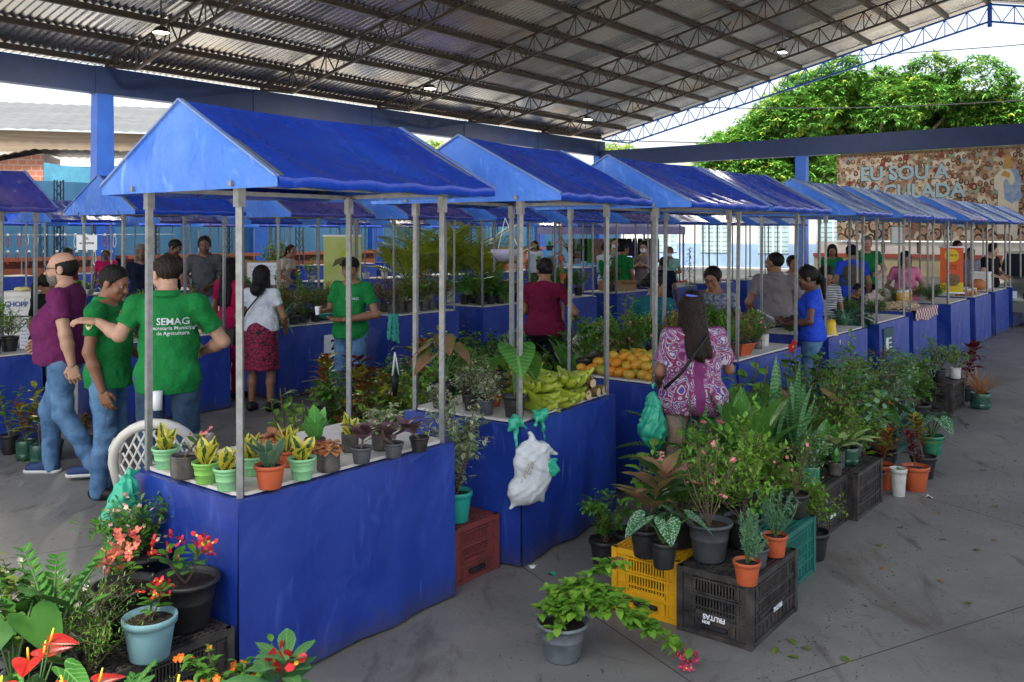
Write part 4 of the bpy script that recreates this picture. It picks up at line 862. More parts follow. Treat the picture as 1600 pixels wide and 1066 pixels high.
    person(PY(166, 19.5), 170, 'seller in a magenta t-shirt behind the far left table', h=1.55, fat=1.1, skin_='dark', top=M_pinkf, legs=M_denimd, hair='short', cell=FAR)
    person(PY(106, 17.5), 120, 'person in red beside the beaded necklaces on the blue wall', h=1.62, fat=1.0, female=True, skin_='dark', top=fabric('dark_red', (.25, .01, .03)), legs=M_denimd, hair='bob', hairlen=.1, cell=FAR)
    person(PY(440, 17.5), 110, 'woman in a cream t-shirt laughing to the right behind the seedling trays', h=1.68, fat=1.0, female=True, skin_='brown', top=fabric('cream_cotton', (.62, .52, .42)), legs=M_denimd, hair='pony', cell=.015, lean=.35, head=(10, 8), arms=dict(rE=(.24, .12, 1.1), rW=(.2, .3, 1.0), lE=(-.22, .15, 1.1), lW=(-.05, .34, 1.2)))
    person(PY(757, 14.2), 185, 'child with a white face mask behind the table of ferns', h=1.24, fat=1.05, skin_='brown', top=M_navyf, legs=M_denimd, hair='short', cell=.014, mask=True, head=(-15, 0))
    # woman in maroon
    person(PY(851, 9.4), 18, 'woman in a maroon t-shirt and dark leggings seen from behind', h=1.64, fat=1.22, female=True, skin_='brown', top=M_maroon, legs=M_blackf, hair='bun', shoes=M_black, cell=.011, head=(-38, -6), sleeve=.6, arms=dict(rE=(.34, .02, 1.11), rW=(.26, .26, 1.02), lE=(-.25, .08, 1.11), lW=(-.12, .3, 1.02)), hem=.87)
    # woman in paisley
    pz = paisley()
    r, i = person(PY(1083, 5.92), -6, 'woman in a purple and white paisley blouse with long dark hair, seen from behind', h=1.52, fat=1.32, female=True, skin_='brown', top=pz, legs=fabric('striped_beige_shorts', (.35, .26, .2)), legkind='shorts', hair='long', hairm=M_hairb, hairlen=.34, shoes=M_black, cell=.0095, head=(14, -14), sleeve=.74, loose=.020, hem=.80,
        arms=dict(rE=(.30, .08, 1.10), rW=(.34, .27, 1.14), lE=(-.25, .02, 1.10), lW=(-.21, .20, 1.0), lhand=dict(curl=1.3)))
    s = i['s']; bag_strap(r, [(.02, -.20, 1.235*1), (-.06, -.212, 1.12), (-.15, -.205, 1.0), (-.235, -.14, .90)], M_black, .011)
    hp = i['hp']; mb = MB(); mb.box((hp(-.01, -.125, .075)), (.085, .014, .014), mat('blue_hair_clip', (.03, .09, .6), .3), Matrix.Rotation(.15, 3, 'Y')); o = mb.build('hair_clip', r); o.scale = (s,)*3
    # stall keepers behind the front row
    person(PY(1021, 8.6), 25, 'seller in a teal top with a red hair tie, seen from behind', h=1.53, fat=1.1, female=True, skin_='brown', top=M_tealf, legs=M_denimd, hair='bun', cell=.012, head=(60, -8))
    r, i = person(PY(1116, 8.95), 208, 'smiling older woman with glasses and a dark floral blouse behind the plants', h=1.575, fat=1.2, female=True, skin_='brown', top=blotch('dark_floral_cloth', (.010, .016, .05), (.25, .28, .34), 30), legs=M_denimd, hair='bun', cell=.010, head=(4, -16), glasses=True, sleeve=.6, arms=dict(lE=(-.30, .05, 1.12), lW=(-.14, .28, 1.13), rE=(.3, .02, 1.1), rW=(.2, .24, 1.0)))
    person(PY(1212, 10.3), 22, 'broad man in a taupe polo shirt seen from behind among the stalls', h=1.69, fat=1.22, belly=.05, skin_='brown', top=M_taupe, topkind='polo', legs=M_denimd, hair='receding', cell=.011, head=(-62, -6), shoes=M_black, arms=dict(lE=(-.30, -.02, 1.10), lW=(-.26, .16, .93), rE=(.28, .06, 1.1), rW=(.22, .3, 1.06)))
    r, i = person(PY(1268, 9.0), -72, 'woman in a royal blue t-shirt and jeans reading a white leaflet', h=1.575, fat=1.12, female=True, skin_='dark', top=M_bluef, legs=M_denim, hair='pony', cell=.010, head=(-4, -12), shoes=M_black, sleeve=.5, hem=.90, arms=dict(lE=(-.26, .02, 1.11), lW=(-.13, .27, 1.07), lhand=dict(D=(.3, .9, .2), N=(0, -.2, 1), curl=(.6, .6, .7, .7)), rE=(.26, .05, 1.11), rW=(.10, .28, 1.09)))
    mb = MB(); mb.box((-.04, .43, 1.065), (.15, .21, .003), M_paper, Matrix.Rotation(R(28), 3, 'X')); attach_thing(mb.build('leaflet'), r, 'white leaflet in the hands of the woman in blue', 'paper')
    person(PY(1238, 13.0), 175, 'woman in a white t-shirt with glasses, behind the man in taupe', h=1.58, fat=.95, female=True, skin_='brown', top=M_whitef, legs=M_denimd, hair='bun', cell=.015)
    person(PY(1261, 11.6), 200, 'woman in a pale top with dark hair just behind the woman in blue', h=1.50, fat=1.05, female=True, skin_='brown', top=fabric('pale_grey_cloth', (.38, .40, .46)), legs=M_denimd, hair='bob', hairlen=.1, cell=.015, head=(30, -15))
    person(PY(1288, 10.9), 190, 'woman in a black and white striped t-shirt looking down', h=1.52, fat=1.05, female=True, skin_='brown', top=stripemat('striped_jersey', (.012, .012, .02), (.6, .62, .66)), legs=M_denimd, hair='long', hairlen=.3, cell=.014, head=(-14, -30))
    person(PY(1300, 18.0), 195, 'woman in a green polo shirt writing near the low white wall', h=1.68, fat=1.05, female=True, skin_='brown', top=M_green, topkind='polo', legs=M_navyf, hair='long', hairlen=.25, cell=FAR, head=(0, -12), arms=dict(rE=(.24, .02, 1.12), rW=(.1, .24, 1.12), lE=(-.24, .02, 1.12), lW=(-.06, .26, 1.1)))
    r, i = person(PY(1331, 14.6), 12, 'man in a khaki vest, blue sleeves and a navy cap seen from behind', h=1.72, fat=1.1, skin_='brown', top=M_bluef, legs=M_denim, hair='short', cell=.014, shoes=M_black, sleeve=.6, hem=.86)
    s = i['s']; hp, Rh = i['hp'], i['Rh']; t = [cone((-.10, 0, 1.35), (.10, 0, 1.35), .075, .075), ell((0, 0, 1.24), (.178, .135, .19)), ell((0, .01, 1.02), (.178, .14, .2), cut=[((0, 0, .87), (0, 0, -1))])]
    o = sdf_build([(t, .014, .04, foldfn(.004, 2), fabric('khaki_vest', (.10, .095, .065)))], 'vest', r); o.scale = (s,)*3
    o = sdf_build([([ell(hp(0, -.016, .045), (.093, .110, .088), Rh, cut=[(hp(0, 0, .030), Rh @ v3(0, -.12, -1))]), ell(hp(0, .115, .046), (.07, .07, .012), Rh, k=.01)], .010, .01, None, M_navyf)], 'cap', r); o.scale = (s,)*3
    person(PY(1353, 16.8), 190, 'tall man in a green polo shirt behind the man in the khaki vest', h=1.86, fat=1.08, skin_='light', top=M_green, topkind='polo', legs=M_navyf, hair='short', hairm=M_hairg, cell=.016, head=(-8, -10), arms=dict(rE=(.27, .02, 1.12), rW=(.14, .26, 1.08), lE=(-.3, .02, 1.12), lW=(-.14, .28, 1.06)))
    person(PY(1336, 12.6), 150, 'child with black hair just above the kale bunches', h=1.20, fat=1.0, skin_='brown', top=M_navyf, legs=M_denimd, hair='short', cell=.015, head=(0, -20))
    person(PY(1414, 14.3), 200, 'woman in a pale pink t-shirt behind the beans stall', h=1.62, fat=1.15, female=True, skin_='brown', top=fabric('pale_pink_cotton', (.62, .19, .33)), legs=M_denimd, hair='long', hairlen=.22, cell=.014, head=(-8, -18), arms=dict(rE=(.28, .02, 1.1), rW=(.16, .24, 1.02), lE=(-.28, .02, 1.1), lW=(-.1, .26, 1.05)))
    person(PY(1516, 18.8), 185, 'person in a lilac grey shirt near the orange banner', h=1.60, fat=1.05, skin_='brown', top=fabric('lilac_grey_cloth', (.24, .22, .28)), legs=M_denimd, hair='short', cell=FAR)
    person(PY(1548, 17.6), 150, 'person in a black top and green apron at the far right', h=1.70, fat=1.1, skin_='light', top=M_blackf, legs=fabric('green_apron', (.02, .3, .12)), hair='short', cell=FAR, head=(-40, -5), arms=dict(rE=(.27, .02, 1.12), rW=(.16, .26, 1.05), lE=(-.27, .02, 1.12), lW=(-.1, .28, 1.05)))
    person(PY(1495, 19.5), 170, 'person in dark red behind the orange banner', h=1.74, fat=1.0, skin_='brown', top=fabric('wine_cloth', (.12, .01, .02)), legs=M_denimd, hair='bob', hairlen=.1, cell=FAR)
    # group at the back, centre
    r, i = person(PY(946, 18.2), 60, 'man in a green waistcoat with white sleeves, seen from the side', h=1.72, fat=1.0, skin_='brown', top=M_whitef, legs=M_denimd, hair='short', cell=.015, sleeve=1.7, arms=dict(rE=(.26, .02, 1.12), rW=(.1, .26, 1.1), lE=(-.24, .02, 1.12), lW=(-.05, .26, 1.1)))
    s = i['s']; o = sdf_build([([cone((-.09, 0, 1.35), (.09, 0, 1.35), .075, .075), ell((0, 0, 1.24), (.17, .125, .19)), ell((0, .01, 1.02), (.168, .13, .2), cut=[((0, 0, .84), (0, 0, -1))])], .016, .04, None, M_green)], 'waistcoat', r); o.scale = (s,)*3
    r, i = person(PY(973, 17.3), 40, 'woman in a green polo shirt with a shoulder strap, back half turned', h=1.72, fat=1.1, female=True, skin_='brown', top=M_green, topkind='polo', legs=M_denimd, hair='bun', cell=.015, head=(25, 0))
    person(PY(1007, 18.0), 205, 'woman in a mauve patterned blouse with a white mask, clasping her hands', h=1.74, fat=1.1, female=True, skin_='light', top=blotch('mauve_pattern_cloth', (.15, .09, .09), (.36, .26, .25), 30), legs=M_denimd, hair='bun', hairm=M_hairb, cell=.015, mask=True, arms=dict(rE=(.24, .05, 1.14), rW=(.06, .25, 1.24), lE=(-.24, .05, 1.14), lW=(-.06, .25, 1.24)))
    person(PY(960, 21.5), 180, 'person in a white mask and beige shirt between the two green shirts', h=1.78, fat=1.0, skin_='light', top=fabric('beige_cotton', (.4, .33, .28)), legs=M_denimd, hair='short', cell=FAR, mask=True)
    person(PY(1046, 19.0), 195, 'woman in a mint green dress with a white mask', h=1.62, fat=1.1, female=True, skin_='brown', top=fabric('mint_cloth', (.28, .55, .46)), legs=fabric('mint_cloth', (.28, .55, .46)), legkind='skirt', hair='short', hairm=M_hairg, cell=FAR, mask=True, arms=dict(rE=(.24, .05, 1.14), rW=(.08, .22, 1.08), lE=(-.24, .05, 1.14), lW=(-.08, .22, 1.1)))
    person(PY(836, 24.0), 200, 'person in a white top at the back, beside the hanging pots', h=1.70, fat=1.1, female=True, skin_='brown', top=M_whitef, legs=M_denimd, hair='bob', hairlen=.1, cell=FAR)
    person(PY(1037, 15.2), 30, 'person in a dark top behind the dracaena', h=1.50, fat=1.0, skin_='dark', top=M_navyf, legs=M_denimd, hair='short', cell=FAR)
def attach_thing(o, root, label, cat):
    o.matrix_world = Matrix.Translation(root.location) @ Matrix.Rotation(root.rotation_euler[2], 4, 'Z'); tag(o, label, cat); return o
def badge(r, c, i, side):
    g = garment(r); s = i['s']; bvh = BVHTree.FromPolygons([v.co*s for v in g.data.vertices], [tuple(p.vertices) for p in g.data.polygons])
    sp = i['J'][side+'S']*s; E = i['A'][side+'E']*s; o = sp+(E-sp)*.30; sg = 1 if side == 'r' else -1; n = Vector((sg, -.35 if side == 'l' else -.1, 0)).normalized(); right = Vector((0, 0, 1)).cross(n).normalized()
    mb = MB()
    for pts, m in ((((-.026, .0), (.026, .0), (.026, .022), (.012, .034), (0, .024), (-.012, .034), (-.026, .022)), mat('badge_red', (.5, .03, .02), .7)), (((-.024, -.004), (.024, -.004), (.018, -.026), (0, -.04), (-.018, -.026)), mat('badge_yellow', (.75, .5, .03), .7)), (((-.012, -.014), (.012, -.014), (.01, -.034), (-.01, -.034)), M_whitef)):
        vs = []
        for x, z in pts:
            p = Vector(o)+right*x+Vector((0, 0, z))+n*.3; h = bvh.ray_cast(p, -n); vs.append(h[0]+n*(.003 if m is not M_whitef else .0045) if h[0] is not None else Vector(o)+n*.07)
        mb.add(vs, [tuple(range(len(vs)))], m, smooth=False)
    mb.build('sleeve_badge', r)
people()
# ---------------------------------------------------------------- plants
def prof(kind, t):
    if kind == 'ov': return math.sin(PI*t**.75)**.9 if 0 < t < 1 else 0
    if kind == 'lan': return math.sin(PI*t**.6) if 0 < t < 1 else 0
    if kind == 'blade': return (min(1, .55+t*1.2) if t < .6 else max(0, 1-((t-.6)/.4)**2.2))
    if kind == 'obov': return math.sin(PI*t**1.5)**.8 if 0 < t < 1 else .12
    if kind == 'strap': return min(1, t*6+.3)*(1 if t < .75 else max(0, 1-((t-.75)/.25)**2))
    if kind == 'heart': return max(0, (1-t**1.6))*min(1, .72+t*2.2)
def leaf(mb, p, d, L, W, m, k='ov', droop=.5, fold=.25, n=5, roll=0, curl=0, wave=0):
    """one blade: starts at p along d, bends down by `droop` radians over its length"""
    d = Vector(d).normalized(); p = Vector(p); z = Vector((0, 0, 1)); side = d.cross(z)
    side = Vector((1, 0, 0)) if side.length < .05 else side.normalized()
    if roll: side = Matrix.Rotation(roll, 3, d) @ side
    up = side.cross(d); st = L/n; vs = []; uv = []; h0 = math.atan2(d.z, math.hypot(d.x, d.y)); hz = Vector((d.x, d.y, 0)); hz = hz.normalized() if hz.length > .05 else Vector((side.y, -side.x, 0))*-1
    for i in range(n+1):
        t = i/n; w_ = W/2*prof(k, min(max(t, .001), .999) if 0 < i < n else t) if not (k in ('blade', 'strap', 'heart', 'obov') and i == 0) else W/2*prof(k, .02)
        u = side.cross(d).normalized(); lift = u*(w_*fold); wv = u*(wave*W*math.sin(t*9+p.x*40))
        vs += [p-side*w_+lift+wv, p, p+side*w_+lift-wv]; uv += [(0, t), (.5, t), (1, t)]
        if i < n:
            a = -droop/n; d = (Matrix.Rotation(a, 3, side) @ d) if True else d
            p = p+d*st
    fs = []
    for i in range(n): b = i*3; fs += [(b, b+1, b+4, b+3), (b+1, b+2, b+5, b+4)]
    mb.add(vs, fs, m, uv)
def heartleaf(mb, p, d, L, W, m, droop=.6, roll=0, fold=.12):
    """heart blade with two lobes behind the stalk point p"""
    d = Vector(d).normalized(); side = d.cross(Vector((0, 0, 1))); side = Vector((1, 0, 0)) if side.length < .05 else side.normalized()
    if roll: side = Matrix.Rotation(roll, 3, d) @ side
    up = side.cross(d).normalized(); out = [(0, 0), (.16, -.16), (.33, -.20), (.47, -.12), (.52, .06), (.48, .26), (.38, .48), (.22, .74), (.08, .93), (0, 1.0)]
    vs = []; uv = []
    def pt(x, y): yy = y; return p+side*(x*W)+d*(yy*L*math.cos(droop*max(0, yy)*.6))+up*(abs(x)*W*fold*2-droop*.35*L*max(0, yy)**2)
    p = Vector(p); cen = [0, .0, .0, .05, .12, .26, .48, .70, .9, 1]
    for i, (x, y) in enumerate(out):
        c = cen[i]; vs += [pt(-x, y), pt(0, c), pt(x, y)]; uv += [(.5-x, max(0, y)), (.5, c), (.5+x, max(0, y))]
    fs = []
    for i in range(len(out)-1): b = i*3; fs += [(b, b+1, b+4, b+3), (b+1, b+2, b+5, b+4)]
    mb.add(vs, fs, m, uv)
def tiny(mb, p, d, L, W, m, nrm=None):
    d = Vector(d).normalized(); p = Vector(p); s = d.cross(nrm or Vector((0, 0, 1))); s = s.normalized() if s.length > .05 else Vector((1, 0, 0)); u = s.cross(d)
    vs = [p, p+d*L*.45-s*W/2+u*W*.12, p+d*L, p+d*L*.45+s*W/2+u*W*.12]; mb.add(vs, [(0, 1, 2), (0, 2, 3)], m, [(.5, 0), (0, .5), (.5, 1), (1, .5)])
def sph(rs, zmin=-.3, zmax=1):
    z = rs.uniform(zmin, zmax); a = rs.uniform(0, 2*PI); r = math.sqrt(max(0, 1-z*z)); return Vector((r*math.cos(a), r*math.sin(a), z))
def flower(mb, p, r, m, cen, rs, n=5, nrm=None):
    nv = nrm or sph(rs, .1); q = nv.to_track_quat('Z', 'Y').to_matrix(); a0 = rs.uniform(0, 6)
    for i in range(n):
        a = a0+2*PI*i/n; d = q @ Vector((math.cos(a), math.sin(a), .25)); s = q @ Vector((-math.sin(a), math.cos(a), 0)); p = Vector(p)
        vs = [p, p+d*r*.55-s*r*.42, p+d*r-s*r*.2, p+d*r+s*r*.2, p+d*r*.55+s*r*.42]; mb.add(vs, [(0, 1, 2, 3, 4)], m, [(.5, 0)]*5)
    mb.disc(Vector(p)+nv*r*.08, r*.22, cen, 6, nrm=nv)
G1 = leafmat('mid_green_leaf', (.065, .20, .022), (.12, .30, .035)); G2 = leafmat('dark_green_leaf', (.028, .10, .016), (.055, .16, .026), .35); G3 = leafmat('lime_leaf', (0.189, 0.420, 0.031), (.24, .42, .05)); G4 = leafmat('olive_leaf', (0.116, 0.182, 0.031), (0.203, 0.280, 0.050))
G5 = leafmat('blue_green_leaf', (0.131, 0.308, 0.163), (0.232, 0.448, 0.250)); G6 = leafmat('emerald_leaf', (.03, .12, .015), (.055, .19, .025), .3, vein=(0.174, 0.476, 0.125)); G7 = leafmat('fresh_green_leaf', (.11, .28, .025), (.19, .40, .045))
GV = leafmat('white_edged_leaf', (0.145, 0.280, 0.075), (0.290, 0.420, 0.150), margin=(.62, .62, .42), mw=.24); GVs = leafmat('silver_mottled_leaf', (0.102, 0.210, 0.075), (0.232, 0.350, 0.163), spot=(.48, .52, .42), spots=.52, sns=90)
GS = leafmat('gold_margin_leaf', (0.043, 0.126, 0.037), (0.087, 0.210, 0.050), .35, margin=(.68, .60, .08), mw=.17); GSn = leafmat('banded_sword_leaf', (0.043, 0.168, 0.050), (0.072, 0.238, 0.075), .35, band=(0.174, 0.364, 0.150)); GSg = leafmat('grey_sword_leaf', (0.072, 0.154, 0.094), (0.131, 0.238, 0.150), .4, margin=(0.232, 0.336, 0.188), mw=.4)
GD = leafmat('green_sword_leaf', (0.072, 0.280, 0.050), (0.131, 0.420, 0.075), .35, vein=(0.203, 0.476, 0.125)); GP = leafmat('purple_silver_leaf', (0.145, 0.063, 0.088), (0.246, 0.140, 0.150), .35, vein=(0.043, 0.070, 0.037)); GC = leafmat('copper_leaf', (.42, .16, .05), (.55, .30, .12), .5, vein=(0.435, 0.084, 0.062))
GR = leafmat('croton_red_leaf', (0.319, 0.028, 0.019), (0.145, 0.070, 0.013), .35, vein=(.5, .25, .02)); GY = leafmat('croton_yellow_leaf', (0.145, 0.224, 0.019), (0.290, 0.308, 0.025), .35, vein=(.6, .45, .02)); GK = leafmat('burgundy_leaf', (0.087, 0.006, 0.015), (0.174, 0.014, 0.031), .35)
GA = leafmat('pink_flushed_leaf', (0.145, 0.182, 0.050), (.36, .18, .12), .4, vein=(.42, .10, .08), margin=(0.072, 0.168, 0.025), mw=.42); GB = leafmat('silver_begonia_leaf', (0.022, 0.140, 0.037), (0.043, 0.210, 0.062), .3, spot=(.42, .52, .42), spots=.54, sns=150, vein=(0.014, 0.098, 0.025))
GF = leafmat('cream_dieffenbachia_leaf', (.42, .50, .16), (.62, .64, .34), .4, margin=(0.087, 0.308, 0.037), mw=.36); GN = leafmat('brown_grass_leaf', (0.493, 0.196, 0.062), (.44, .22, .08), .6); GH = leafmat('heart_leaf', (.05, .17, .03), (.08, .25, .045), .3, vein=(.2, .42, .12)); GY2 = leafmat('golden_frond_leaf', (.40, .44, .03), (.20, .34, .03), .45); GY3 = leafmat('green_frond_leaf', (0.406, 0.476, 0.037), (0.203, 0.364, 0.037), .45)
M_stem = mat('green_stem', (.07, .16, .04), .6); M_stemb = mat('woody_stem', (.10, .065, .04), .8, 0, (.16, .11, .07), 40); M_soil = mat('potting_soil', (.018, .011, .008), .95, 0, (.04, .024, .016), 60, .9, 90)
F_red = mat('red_petal', (.62, .015, .025), .5); F_pink = mat('pink_petal', (.75, .22, .25), .5); F_pale = mat('pale_pink_petal', (.82, .5, .45), .5); F_mag = mat('magenta_bract', (.55, .01, .10), .5); F_or = mat('orange_petal', (.85, .18, .01), .5); F_wh = mat('white_petal', (.75, .72, .6), .5); F_yel = mat('yellow_petal', (.8, .55, .03), .5); F_cor = leafmat('coral_spathe', (.42, .018, .016), (.56, .05, .035), .25, vein=(.28, .008, .01))
def stemtube(mb, p, q, r, m, bend=.02, rs=None, n=5):
    p = Vector(p); q = Vector(q); k = 4; o = Vector((rs.uniform(-1, 1), rs.uniform(-1, 1), 0))*bend if rs else Vector((0, 0, 0))
    pts = [p.lerp(q, i/k)+o*math.sin(PI*i/k) for i in range(k+1)]; mb.tube(pts, [r*(1-.4*i/k) for i in range(k+1)], m, n, cap=False); return pts
def sp_snake(rs, m=GS, h=.17, w=.035, n=8, lean=.35, k='blade'):
    L = MB()
    for i in range(n):
        a = i*2.4+rs.uniform(-.4, .4); t = lean*(.3+.7*i/n); hh = h*rs.uniform(.6, 1.05)*(1-.25*i/n)
        leaf(L, (rs.uniform(-.008, .008), rs.uniform(-.008, .008), 0), (math.cos(a)*t, math.sin(a)*t, 1), hh, w*rs.uniform(.85, 1.15), m, k, -.15+rs.uniform(0, .5), .35, 6, roll=rs.uniform(-.5, .5))
    return {'leaves': L}
def sp_rosette(rs, m=G1, h=.25, w=.07, n=12, lean=(.3, 1.1), droop=.9, k='lan', fold=.25, petiole=0, stem=M_stem, out=.6):
    L = MB(); S = MB()
    for i in range(n):
        a = i*2.4+rs.uniform(-.3, .3); t = lean[0]+(lean[1]-lean[0])*i/n; d = Vector((math.cos(a)*t, math.sin(a)*t, 1)).normalized(); p = Vector((0, 0, 0)); hh = h*rs.uniform(.75, 1.1)
        if petiole: q = d*petiole*rs.uniform(.7, 1.1); S.tube([p, q*.5+Vector((0, 0, .01)), q], .003, stem, 5, False); p = q; d = (d+Vector((math.cos(a), math.sin(a), -.1))*out).normalized()
        leaf(L, p, d, hh, w*rs.uniform(.85, 1.15), m, k, droop*rs.uniform(.7, 1.3), fold, 6, wave=.03)
    return {'leaves': L, 'stems': S} if petiole else {'leaves': L}
def sp_bush(rs, m=G1, h=.3, r=.16, n=260, ll=.03, lw=.018, ms=None, stem=M_stemb, ns=7, fl=None, nf=0, fr=.012, m2=None, base=.25, kind='tiny', gap=.0):
    """branching twigs, leaves set along them and thickest at the ends"""
    L = MB(); S = MB(); F = MB(); tips = []
    for i in range(ns):
        d = sph(rs, .35, 1); tip = Vector((d.x*r*1.05, d.y*r*1.05, h*(base+(1-base)*d.z*rs.uniform(.8, 1.1)))); pts = stemtube(S, (rs.uniform(-.01, .01), rs.uniform(-.01, .01), 0), tip, .002+.0035*h, stem, .02*h/.3, rs)
        for j in range(6):
            b = pts[1].lerp(pts[4], rs.uniform(0, 1)); t2 = b+Vector((rs.uniform(-1, 1), rs.uniform(-1, 1), rs.uniform(-.2, 1)))*r*.5; S.tube([b, b.lerp(t2, .5)+Vector((0, 0, .01)), t2], [.002, .0015, .001], stem, 4, False); tips.append((b, t2))
        tips.append((pts[3], pts[4]))
    for i in range(int(n*1.7)):
        b, t2 = tips[rs.randrange(len(tips))]; t = rs.uniform(-.1, 1.05); p = b.lerp(t2, t)+Vector((rs.uniform(-1, 1), rs.uniform(-1, 1), rs.uniform(-1, 1)))*r*.13; d = ((t2-b).normalized()*.5+sph(rs, -.5, .9)).normalized(); mm = m if (m2 is None or rs.random() < .6) else m2
        s = rs.uniform(.7, 1.2)
        if kind == 'tiny': tiny(L, p, d, ll*s, lw*s, mm)
        else: leaf(L, p, d, ll*s, lw*s, mm, kind, .6, .25, 4)
    for i in range(nf):
        b, t2 = tips[rs.randrange(len(tips))]; p = t2+Vector((rs.uniform(-1, 1), rs.uniform(-1, 1), rs.uniform(0, 1)))*r*.12
        flower(F, p, fr*rs.uniform(.8, 1.2), fl, F_yel, rs)
    d = {'leaves': L, 'stems': S}
    if nf: d['flowers'] = F
    return d
def sp_cane(rs, m=GR, m2=None, h=.5, n=36, ll=.16, lw=.045, start=.3, canes=1, droop=.8, k='lan', fl=None, spread=.08, top=.0, up=.35, fold=.25):
    L = MB(); S = MB(); F = MB()
    for c in range(canes):
        a0 = rs.uniform(0, 6); q = Vector((math.cos(a0)*spread, math.sin(a0)*spread, h*rs.uniform(.75, 1)))*(1 if canes > 1 else 1); pts = stemtube(S, (0, 0, 0), q, .006, M_stemb, .02, rs)
        for i in range(n//canes):
            t = start+(1-start)*i/(n/canes); a = i*2.4+rs.uniform(-.3, .3); p = pts[0].lerp(q, t); e = up+t*.9+top*(t**4); d = Vector((math.cos(a), math.sin(a), e)); mm = m2 if (m2 and rs.random() < .45) else m
            leaf(L, p, d, ll*rs.uniform(.7, 1.1)*(1-.35*t**3), lw*rs.uniform(.8, 1.15), mm, k, droop*rs.uniform(.6, 1.3), fold, 5, wave=.03)
        if fl:
            for j in range(fl[1]): p = q+Vector((rs.uniform(-1, 1), rs.uniform(-1, 1), rs.uniform(-.6, .8)))*fl[2]; flower(F, p, fl[3], fl[0], F_yel, rs, fl[4] if len(fl) > 4 else 5)
    d = {'leaves': L, 'stems': S}
    if fl: d['flowers'] = F
    return d
def sp_frond(rs, m=G1, n=10, L_=.45, lw=.012, ll=.09, droop=1.3, lean=(.15, .8), pairs=18, stalk=.0, fold=0, up=.0):
    L = MB(); S = MB()
    for i in range(n):
        a = i*2.4+rs.uniform(-.3, .3); t = lean[0]+(lean[1]-lean[0])*i/n; d = Vector((math.cos(a)*t, math.sin(a)*t, 1)).normalized(); p = Vector((0, 0, 0)); hh = L_*rs.uniform(.75, 1.1); side = d.cross(Vector((0, 0, 1))).normalized(); pts = [p.copy()]; st = hh/pairs; dr = droop*rs.uniform(.7, 1.25)
        for j in range(pairs):
            d = Matrix.Rotation(-dr/pairs, 3, side) @ d; p = p+d*st; pts.append(p.copy()); v = j/pairs
            if v > stalk:
                q = math.sin(PI*min(1, (v-stalk)/(1-stalk)*.9+.12))**.6; u = side.cross(d).normalized()
                for s in (-1, 1): tiny(L, p, side*s+d*.55+u*(.15-fold), ll*q*rs.uniform(.9, 1.1), lw, m, nrm=u)
        S.tube(pts[::3]+[pts[-1]], .0022+L_*.003, M_stem, 4, False)
    return {'leaves': L, 'stems': S}
def sp_zz(rs, m=G6, n=7, L_=.42): 
    L = MB(); S = MB()
    for i in range(n):
        a = i*2.4; t = .12+.5*i/n; d = Vector((math.cos(a)*t, math.sin(a)*t, 1)).normalized(); side = d.cross(Vector((0, 0, 1))).normalized(); p = Vector((0, 0, 0)); pts = [p.copy()]; hh = L_*rs.uniform(.8, 1.05)
        for j in range(12):
            d = Matrix.Rotation(-.05, 3, side) @ d; p = p+d*hh/12; pts.append(p.copy())
            if j > 2:
                for s in (-1, 1): leaf(L, p, side*s*.8+d*.8+side.cross(d)*.1, .085*(1-.03*j), .036, m, 'ov', .15, .15, 4)
        S.tube(pts[::2], [.009-.001*k_ for k_ in range(len(pts[::2]))], M_stem, 6, False)
    return {'leaves': L, 'stems': S}
def sp_heart(rs, m=GH, n=5, h=.25, L_=.12, W=.11, fl=None, ff=None, lean=.5, rolls=0):
    L = MB(); S = MB(); F = MB()
    for i in range(n):
        a = i*2.4+rs.uniform(-.4, .4); t = lean*(.3+.7*i/n); hh = h*rs.uniform(.65, 1.1); q = Vector((math.cos(a)*t*hh, math.sin(a)*t*hh, hh)); S.tube([(0, 0, 0), q*.5+Vector((0, 0, .02)), q], .0035, M_stem, 5, False)
        sc = rs.uniform(.75, 1.1); heartleaf(L, q, (math.cos(a), math.sin(a), -.5), L_*sc, W*sc, m, .5)
    for i in range(fl or 0):
        a = rs.uniform(0, 6.3); hh = h*rs.uniform(1.0, 1.35); q = Vector((math.cos(a)*.06, math.sin(a)*.06, hh)); S.tube([(0, 0, 0), q*.5, q], .003, M_stem, 5, False); heartleaf(F, q, (math.cos(a), math.sin(a), -.05), .10, .095, ff or F_cor, .2); F.tube([q, q+Vector((math.cos(a)*.012, math.sin(a)*.012, .05))], [.005, .003], F_yel, 6)
    d = {'leaves': L, 'stems': S}
    if fl: d['flowers'] = F
    return d
def sp_grass(rs, m=G7, n=60, h=.3, w=.006, lean=.7, droop=1.2):
    L = MB()
    for i in range(n): a = rs.uniform(0, 6.3); t = rs.uniform(.05, lean); leaf(L, (math.cos(a)*.02*rs.random(), math.sin(a)*.02, 0), (math.cos(a)*t, math.sin(a)*t, 1), h*rs.uniform(.6, 1.1), w, m, 'strap', droop*rs.uniform(.3, 1), .3, 5)
    return {'leaves': L}
def sp_conifer(rs, m=G5, n=9, h=.24, r=.10, ml=.014):
    L = MB(); S = MB()
    for i in range(n):
        d = sph(rs, .3, 1); tip = Vector((d.x*r*1.2, d.y*r*1.2, h*(.35+.65*d.z))); pts = stemtube(S, (0, 0, 0), tip, .003, M_stem, .02, rs)
        for j in range(46):
            t = rs.uniform(.25, 1); p = pts[0].lerp(pts[4], t); o = sph(rs, -.2, 1)*rs.uniform(.2, 1)*r*.4*(1.2-t); S.tube([p, p+o], .0012, m, 3, False)
            for q in range(4): tiny(L, p+o*((q+1)/4), o.normalized()+sph(rs, -1, 1)*.9, ml, .004, m)
    return {'leaves': L, 'stems': S}
